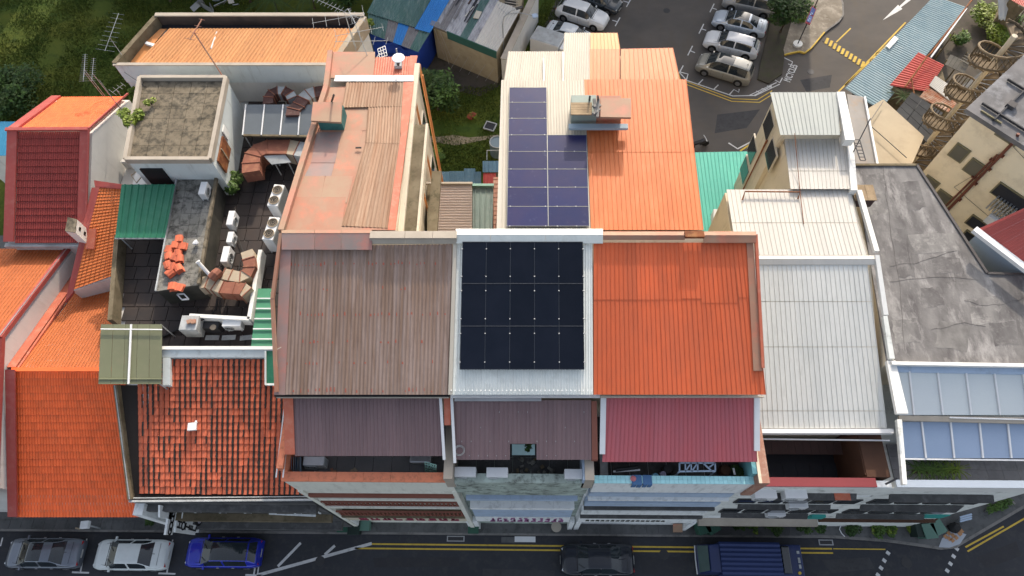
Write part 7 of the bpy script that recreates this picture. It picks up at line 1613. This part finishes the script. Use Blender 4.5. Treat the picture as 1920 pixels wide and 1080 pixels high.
t = thing('hose_loop', 'white hose loop on the pavement bed', 'hose', W(1580,990,.2)); m = MB(); m.tube([W(1577,985,.35),W(1574,992,.3),W(1578,1000,.2),W(1584,1006,.2)],.035,6); m.obj('hose','white_metal',t)
t = thing('planter_bed', 'strip of bright green ground plants in the corner planter by the side street', 'planter', W(1880,955,.2)); m = MB(); m.prism([W(1848,960,.35),W(1905,945,.35),W(1898,936,.35),W(1855,950,.35)],.14); m.obj('trough','kerb',t); m = MB()
for k in range(30): leaves(m, lerp(W(1854,955,.5),W(1896,943,.5),k/29)+Vector((0,rnd.uniform(-.15,.15),0)), .22, 16, .16)
m.obj('foliage','leaf',t)
pt = [(1760,1026),(1766,1010),(1785,992),(1812,1002),(1800,1020),(1780,1027)]
flat('corner_paving', [W(*p,.15)[:2] for p in pt], .150, M('pale_paint',(.42,.45,.50),(.33,.35,.40),.8), kind='structure')
for i,(x,y) in enumerate([(1773,1006),(1780,1010),(1787,1004),(1793,1008),(1800,1001),(1803,996),(1786,1013),(1779,1000)]):
    t = thing('paving_diamond', ['orange floor tile, leftmost of the diamonds at the corner','orange floor tile, second diamond from the left','orange floor tile, middle of the diamonds','orange floor tile right of the middle diamond','orange floor tile, second diamond from the right','orange floor tile, rightmost and uppermost diamond','orange floor tile, lowest of the diamonds','orange floor tile under the black bag'][i], 'floor tile', W(x,y,.155), 'orange diamonds at the street corner'); a = W(x,y,.165); m = MB(); m.box(a,(.22,.22,.02),.6); m.obj('tile', M('diamond',(.45,.24,.12)), t)
t = thing('rubbish_bag', 'black rubbish bag on the corner paving behind the orange diamonds', 'bag', W(1788,990,.15)); bm = bmesh.new(); c = W(1788,988,.4)-t.location
vs = [bm.verts.new(c+Vector((rnd.gauss(0,1),rnd.gauss(0,1),rnd.gauss(0,1))).normalized()*rnd.uniform(.3,.42)) for _ in range(40)]; bmesh.ops.convex_hull(bm, input=vs); me = bpy.data.meshes.new('bag'); bm.to_mesh(me); bm.free(); me.materials.append(MATS['black']); o = bpy.data.objects.new('bag', me); COL.objects.link(o); o.parent = t
t = thing('white_bench', 'white slatted bench on the corner pavement by the chamfered wall', 'bench', W(1810,975,.14)); 
for k in range(3): m = MB(); m.bar(W(1800,978-k*4,.6),W(1822,972-k*4,.6),.10,.04); m.obj('slat','front_blue',t)
m = MB()
for x in (1802,1820): a = W(x,974,.58); m.bar(a,a-Vector((0,0,.42)),.06)
m.obj('leg','steel',t)
t = thing('feeder_box', 'small white box on a post at the kerb above the grey sedan', 'box', W(162,985,.14)); m = MB(); m.box(W(160,984,1.9),(.5,.45,.3),.1); m.obj('box','white_metal',t,bevel=.03); m = MB(); a = W(162,984,1.7); m.tube([a,Vector((a.x,a.y,.14))],.05,6); m.obj('post','galv',t); m = MB(); m.tube([W(150,992,.5),W(142,990,.4)],.05,6); m.obj('arm','duct_cream',t)
for (x,y,lb) in [(410,968,'small teal box lamp on the front of the old tiled house'),(605,972,'small teal box lamp at the right end of the old tiled house front')]:
    t = thing('wall_lamp', lb, 'lamp', W(x,y,3.6)); m = MB(); m.box(W(x,y,3.6),(.32,.30,.3)); m.obj('housing', M('teal_grey',(.22,.33,.32)), t); m = MB(); a = W(x,y,3.6); m.bar(a,Vector((a.x,5.5,3.6)),.06); m.obj('bracket','dark_metal',t)
# projecting sign
SX = -19.15; t = thing('projecting_sign', 'white projecting sign boards with bold black lettering on the old tiled house', 'sign', (SX,5.3,2.0))
sgn = lambda px,py: WP(px,py,(SX,0,0),Vector((1,0,0)))
def board(pxs, th, mat, nm):
    ps = [sgn(*p) for p in pxs]; m = MB(); k = len(ps); m.add(ps+[p-Vector((th,0,0)) for p in ps],[tuple(range(k)),tuple(reversed(range(k,2*k)))]+[(i,k+i,k+(i+1)%k,(i+1)%k) for i in range(k)]); return m.obj(nm, mat, t)
b1 = board([(332,957),(323,1003),(311,1003),(318,957)], .12, 'front_white', 'sign_board')
b2 = board([(331,976),(368,985),(366,1003),(329,998)], .12, 'front_white', 'sign_board')
def letters(txt, p0, dx, up, size, par, mat='black'):
    for i, chx in enumerate(txt):
        c = bpy.data.curves.new('sign_letter','FONT'); c.body = chx; c.size = size; c.extrude = .012; c.offset = .012; c.align_x = 'CENTER'; c.align_y = 'CENTER'; c.materials.append(MATS[mat]); o = bpy.data.objects.new('sign_letter', c); COL.objects.link(o); o.parent = par
        r = up.cross(Vector((1,0,0))); r.normalize(); n = Vector((1,0,0)); M3 = Matrix((up.cross(n), up, n)).transposed()
        o.matrix_local = Matrix.Translation(Vector(p0)+Vector(dx)*i-t.location) @ M3.to_4x4()
p0, p1 = sgn(340,985), sgn(361,991)
letters('HOTEL', sgn(336,984)+Vector((.03,0,0)), (sgn(364,992)-sgn(336,984))/4, Vector((0,0,1)), .62, b2)
letters('GOOD', sgn(318,997)+Vector((.03,0,0)), (sgn(325,963)-sgn(318,997))/3, Vector((0,0,1)), .5, b1)
board([(300,947),(330,953),(320,974),(300,970)], .1, 'front_white', 'side_panel')
m = MB(); m.bar(sgn(330,952),sgn(400,975),.12,.12); m.bar(sgn(343,957),sgn(341,972),.05); m.bar(sgn(356,960),sgn(354,975),.05); m.obj('frame','front_white',t)
m = MB(); c = sgn(372,972); m.tube([c,c+Vector((.08,0,0))],.42,16); m.obj('emblem_rim','black',t); m = MB(); m.tube([c+Vector((.08,0,0)),c+Vector((.10,0,0))],.28,16); m.obj('emblem',M('emblem',(.35,.33,.40)),t)
# ---------- sheds behind (top centre)
M('green_corr', (.055,.12,.11), (.08,.15,.15), .6, (.8,.5,.5), 1., d=(.25,.30,.30), damt=.35, ds=1.3, dstretch=(3,.5,1), rv=.12)
M('tarp_blue', (.02,.06,.36), (.018,.05,.28), .6, (1,1,1), .8); M('sky_sheet', (.03,.20,.55), (.025,.17,.48), .5, (1,1,1), .8); M('silver_corr', (.42,.43,.47), (.30,.31,.34), .45, (1,.6,.6), 1., d=(.10,.10,.11), damt=.6, ds=1.2, dstretch=(2,.5,1), rv=.06)
t = thing('green_shed', 'low shed with patched green, grey and blue corrugated roof at the top centre', 'shed', W(740,60,0))
def rot(q): return q
sheets(t, [W(690,28,3.7),W(776,52,3.7),W(812,0,4.0),W(818,-30,4.1)][:0] or [W(688,24,3.6),W(778,52,3.6),W(830,-40,4.2),W(735,-70,4.2)], 22, 7, 1, 'green_corr', 'wave', .05)
sheets(t, [W(777,54,3.62),W(806,62,3.62),W(862,-32,4.22),W(831,-40,4.2)], 8, 2, 1, 'sky_sheet', 'wave', .05)
cols = ['green_corr','green_corr','silver_dark','sky_sheet','silver_dark','green_corr']; M('silver_dark', (.20,.20,.21), (.15,.14,.15), .6, (1,1,1), 1.)
for i in range(6):
    q = [W(690,62,3.2),W(784,98,3.2),W(806,62,3.5),W(690,24,3.5)]
    sheets(t, [bil(q,i/6,0),bil(q,(i+1)/6,0),bil(q,(i+1)/6,1),bil(q,i/6,1)], 4, 1, 1, cols[i], 'wave', .05)
m = MB(); m.prism([W(692,60,3.1),W(782,94,3.1),W(800,64,3.3),W(845,-20,3.3),W(740,-50,3.3)], .01); m.obj('wall','tarp_blue',t)
t = thing('blue_tarpaulin', 'deep blue tarpaulin slung along the front of the patched shed', 'tarpaulin', W(750,100,1.5)); m = MB(); q = [W(716,100,1.6),W(783,112,1.6),W(786,99,2.9),W(716,74,3.0)]
for i in range(11):
    for j in range(5): m.v.append(bil(q,i/10,j/4)+Vector((0,-.15*math.sin(i*1.3)-.1*math.sin(j*1.7),.08*math.sin(i*1.1+j))))
m.f = [(i*5+j,(i+1)*5+j,(i+1)*5+j+1,i*5+j+1) for i in range(10) for j in range(4)]; o = m.obj('sheet','tarp_blue',t,smooth=True); so_ = o.modifiers.new('t','SOLIDIFY'); so_.thickness = .02
t = thing('silver_shed', 'cream walled shed with silver and green corrugated roof, partly stripped', 'shed', W(880,80,0))
q = [W(808,48,3.6),W(931,98,3.6),W(985,2,4.1),W(860,-45,4.1)]
mt = ['silver_corr','silver_dark','silver_corr','silver_corr','green_corr','silver_corr','white_roof','white_roof','white_roof']
for i in range(9):
    v0 = 0 if i not in (2,3) else 0
    sheets(t, [bil(q,i/9,0),bil(q,(i+1)/9,0),bil(q,(i+1)/9,1 if i<6 else .82),bil(q,i/9,1 if i<6 else .82)], 3, 1, 2, mt[i], 'wave', .06, jit=.03)
for k in range(16):
    u = rnd.uniform(.08,.45); v = rnd.uniform(.2,.8); m = MB(); a = bil(q,u,v)+Vector((0,0,.12)); b = bil(q,u+rnd.uniform(-.02,.04),min(1,v+rnd.uniform(.15,.4)))+Vector((0,0,.14)); m.bar(a,b,rnd.uniform(.08,.22),.03); m.obj('loose_batten', rnd.choice(['silver_dark','white_roof','void_dark','void_dark','board_brown']), t)
m = MB(); m.box(bil(q,.52,.45)+Vector((0,0,.15)),(.5,.9,.05),-.3); m.obj('loose_board','cream_roof',t)
m = MB(); wq_ = [W(812,52,3.45),W(931,101,3.45),W(978,4,3.45),W(865,-40,3.45)]; m.prism(wq_, .01); m.obj('wall', M('cream_shed',(.42,.35,.24),(.34,.28,.19),.85,(.8,.8,.8),.9,d=(.2,.15,.09),damt=.4,ds=1.5), t)
m = MB(); a, b = W(838,64,3.3), W(930,102,3.3); m.bar(a+Vector((.05,-.08,0)),b+Vector((.05,-.08,0)),.08,.8); m.obj('fascia', M('shed_green',(.04,.12,.10)), t)
m = MB(); a, b = W(818,58,3.0), W(840,66,3.0); m.prism([a+Vector((.1,-.1,0)),b+Vector((0,-.12,0)),b+Vector((.05,.1,0)),a+Vector((.1,.1,0))],.02); m.obj('door','black',t)
m = MB(); m.prism([W(806,46,3.75),W(826,54,3.75),W(824,42,3.8),W(810,38,3.8)],3.6); m.obj('patch_sheet','silver_dark',t)
for i in range(10):
    a, b = W(903,91,3.0), W(929,103,3.0); m = MB(); p = lerp(a,b,i/9)+Vector((0,-.16,0)); m.bar(p,Vector((p.x,p.y,.05)),.10,.03); m.obj('plank','duct_rust' if i%3==0 else 'cream_shed',t)
t = thing('white_lane_wall', 'long white wall running up beside the silver shed to the top edge', 'wall', W(965,60,0)); m = MB(); a, b = W(945,112,3.3), W(1005,-15,3.3); m.wall(a,b,0,.5,3.3); m.obj('wall','white_wall',t)
m = MB(); m.bar(a+Vector((0,0,.05)),b+Vector((0,0,.05)),.62,.08); m.obj('coping','stone_cap',t)
t = thing('rooftop_cabin', 'small dark opening with beige frame at the top edge beside the white wall', 'hut', W(955,5,0)); m = MB(); m.prism([W(938,12,3.4),W(975,22,3.4),W(982,-12,3.4),W(945,-20,3.4)],.01); m.obj('wall','cream_shed',t); m = MB(); m.box(W(957,4,3.5),(1.0,.8,.12)); m.obj('roof_opening','black',t); m = MB()
for k in range(4): m.bar(W(946,-6+k*5,3.6),W(972,-2+k*5,3.6),.08)
m.obj('batten','stone_cap',t)
t = thing('street_lamp', 'slim grey street lamp with bent head beside the silver shed', 'street lamp', W(946,132,0)); b = W(946,132,0); m = MB(); m.tube([b,b+Vector((0,0,5.4)),b+Vector((.15,.1,5.9)),b+Vector((.55,.3,6.2)),b+Vector((1.1,.6,6.3))],.06,8); m.obj('post','galv',t); m = MB(); m.box(b+Vector((1.4,.7,6.28)),(.6,.25,.1),.4); m.obj('lamp_head','dark_metal',t,bevel=.03)
t = thing('lane_lamp', 'blue-white box lamp on a thin arm over the grass verge', 'street lamp', W(1003,30,0)); a = W(1003,30,4.2); m = MB(); m.box(a,(.45,.45,.14),.2); m.obj('lamp_head','front_blue',t); m = MB(); m.tube([a,W(975,24,4.1),W(950,26,4.0),W(935,14,4.0),W(935,-5,4.0)],.035,5); m.obj('arm','galv',t); m = MB(); p = W(975,24,4.1); m.tube([p,Vector((p.x,p.y,0))],.04,6); m.obj('post','galv',t)
t = thing('bamboo_poles', 'thin crossed poles leaning against the silver shed', 'poles', W(840,110,0))
for (a,b,za,zb) in [((820,50),(842,120),3.6,.1),((825,60),(850,118),3.6,.1),((815,55),(836,112),3.6,.1),((832,112),(846,96),.2,.9)]: m = MB(); m.tube([W(*a,za),W(*b,zb)],.03,5); m.obj('pole','stone_cap',t)
for k in range(6): m = MB(); m.tube([W(822+k*4,62+k*9,3.0-k*.45),W(830+k*4,64+k*9,3.0-k*.45)],.02,4); m.obj('rung','stone_cap',t)
for i,(x,y,mt,lb) in enumerate([(873,113,M('chair_red',(.42,.03,.03)),'red plastic chair in the yard in front of the silver shed'),(888,124,'dark_metal','dark grey chair right of the red chair in the yard'),(858,112,'board_brown','brown chair left of the red chair in the yard')]):
    b = W(x,y,0); t = thing('garden_chair', lb, 'chair', b, 'chairs in the back yard'); m = MB(); m.box(b+Vector((0,0,.45)),(.5,.5,.06)); m.obj('seat',mt,t); m = MB(); m.box(b+Vector((0,.25,.72)),(.5,.06,.5)); m.obj('backrest',mt,t)
    for sx in (-1,1):
        for sy in (-1,1): m = MB(); m.bar(b+Vector((sx*.21,sy*.21,.01)),b+Vector((sx*.21,sy*.21,.42)),.04); m.obj('leg',mt,t)
t = thing('yard_table', 'dark slatted table at the right of the chairs in the yard', 'table', W(900,122,0)); b = W(900,122,.7)
for k in range(5): m = MB(); m.box(b+Vector((0,-.3+k*.15,0)),(1.1,.12,.04),-.3); m.obj('slat','galv' if k%2 else 'dark_metal',t)
m = MB()
for s1 in (-1,1): m.box(b+Vector((s1*.4,0,-.36)),(.05,.5,.66),-.3)
m.obj('leg','dark_metal',t)
t = thing('wire_lines', 'row of thin wires stretched over the yard towards the shed', 'wires', W(870,130,0)); m = MB()
for k in range(6): m.tube([W(846+k*16,128+k*6,1.0),W(862+k*16,100+k*7,2.4)],.012,4)
m.obj('wire','steel',t)
# island sign
b = W(1495,84,.15); t = thing('car_park_sign', 'tall car park sign with two blue panels framed in red on the traffic island', 'sign', b)
dn = (b-Vector((0,0,HCAM))); top = Vector((b.x,b.y,5.2)); m = MB(); m.tube([b,top],.05,8); m.obj('post','dark_metal',t)
sd_ = (W(1523,20,4.6)-W(1511,43,4.6)).normalized(); 
c = W(1517,29,4.6); post = MB()
m = MB(); q = [W(1510,42,4.4),W(1519,46,4.4),W(1531,17,4.4),W(1523,10,4.4)]; q[2].z = 4.4; m.slab(q,.08); pn = m.obj('sign_board', M('sign_red',(.28,.04,.06)), t)
for (v0,v1,mt) in [(.08,.46,M('sign_blue',(.13,.17,.35))),(.54,.92,M('sign_blue2',(.08,.12,.30)))]: quad(pn,'panel',[bil(q,.12,v0)+Vector((0,0,.03)),bil(q,.88,v0)+Vector((0,0,.03)),bil(q,.88,v1)+Vector((0,0,.03)),bil(q,.12,v1)+Vector((0,0,.03))],.02,mt)
for k in range(4): quad(pn,'symbol',[bil(q,.22+.15*(k%2),.14+.10*k+(.14 if k>1 else 0))+Vector((0,0,.045)),bil(q,.5+.15*(k%2),.14+.10*k+(.14 if k>1 else 0))+Vector((0,0,.045)),bil(q,.5+.15*(k%2),.19+.10*k+(.14 if k>1 else 0))+Vector((0,0,.045)),bil(q,.22+.15*(k%2),.19+.10*k+(.14 if k>1 else 0))+Vector((0,0,.045))],.01,'front_blue')
m = MB(); m.disc(b,.42,.18,14); m.obj('base','white_paint',t)
t = thing('motorcycle', 'dark motorcycle parked by the teal roof edge', 'motorcycle', W(1308,278,0)); b = W(1308,276,0); ax = Vector((.96,.28,0))
m = MB(); m.tube([b-ax*.62+Vector((-.0,.05,.3)),b-ax*.62+Vector((0,-.05,.3))],.3,14); m.obj('wheel','rubber',t); m = MB(); m.tube([b+ax*.62+Vector((0,.05,.3)),b+ax*.62+Vector((0,-.05,.3))],.3,14); m.obj('wheel','rubber',t)
m = MB(); m.bar(b-ax*.5+Vector((0,0,.62)),b+ax*.15+Vector((0,0,.68)),.26,.2); m.obj('seat','black',t); m = MB(); m.bar(b+ax*.0+Vector((0,0,.5)),b+ax*.5+Vector((0,0,.75)),.28,.35); m.obj('fairing','dark_metal',t); m = MB(); s2 = Vector((-ax.y,ax.x,0)); m.tube([b+ax*.45-s2*.35+Vector((0,0,1.0)),b+ax*.5+Vector((0,0,.98)),b+ax*.45+s2*.35+Vector((0,0,1.0))],.03,6); m.obj('handlebar','steel',t)
t = thing('kerb_bicycle', 'small dark bicycle lying at the edge of the blue corrugated roof', 'bicycle', W(1641,110,0)); m = MB(); a = W(1636,116,.4); b = W(1647,103,.4)
for c in (a,b): m.tube([c+Vector((math.cos(k/14*6.283)*.22,math.sin(k/14*6.283)*.25,math.sin(k/14*6.283)*.1)) for k in range(15)],.03,5,cap=False)
m.obj('wheel','black',t); m = MB(); m.bar(a,b,.05); m.bar(a,lerp(a,b,.5)+Vector((.15,0,.3)),.04); m.obj('frame','dark_metal',t)
# screw heads along the pale front roof
so_n = MB()
for k in range(34): so_n.box(W(846+k*8,732,18.0),(.05,.05,.03))
so_n.obj('roof_screws','white_metal',C2,kind='stuff')
# overhead cable across the left gap
t = thing('overhead_cable', 'thin dark cable from the red roof aerials to the slab roof corner', 'cable', W(215,175,13)); m = MB(); m.tube([W(186,150,13.3),W(215,190,13.0),W(246,228,15.0)],.03,5); m.tube([W(233,135,15.2),W(255,150,15.2),W(272,162,15.2)],.02,5); m.obj('cable','dark_metal',t)

# lettering becomes real mesh
dg = bpy.context.evaluated_depsgraph_get()
for o in [o for o in sc.objects if o.type == 'FONT']:
    me = bpy.data.meshes.new_from_object(o.evaluated_get(dg)); nm = o.name; c = bpy.data.objects.new(nm.split('.')[0], me)
    par = o.parent; ml = o.matrix_local.copy(); bpy.data.objects.remove(o); COL.objects.link(c); c.parent = par; c.matrix_local = ml
    if not me.materials: me.materials.append(MATS['black'])
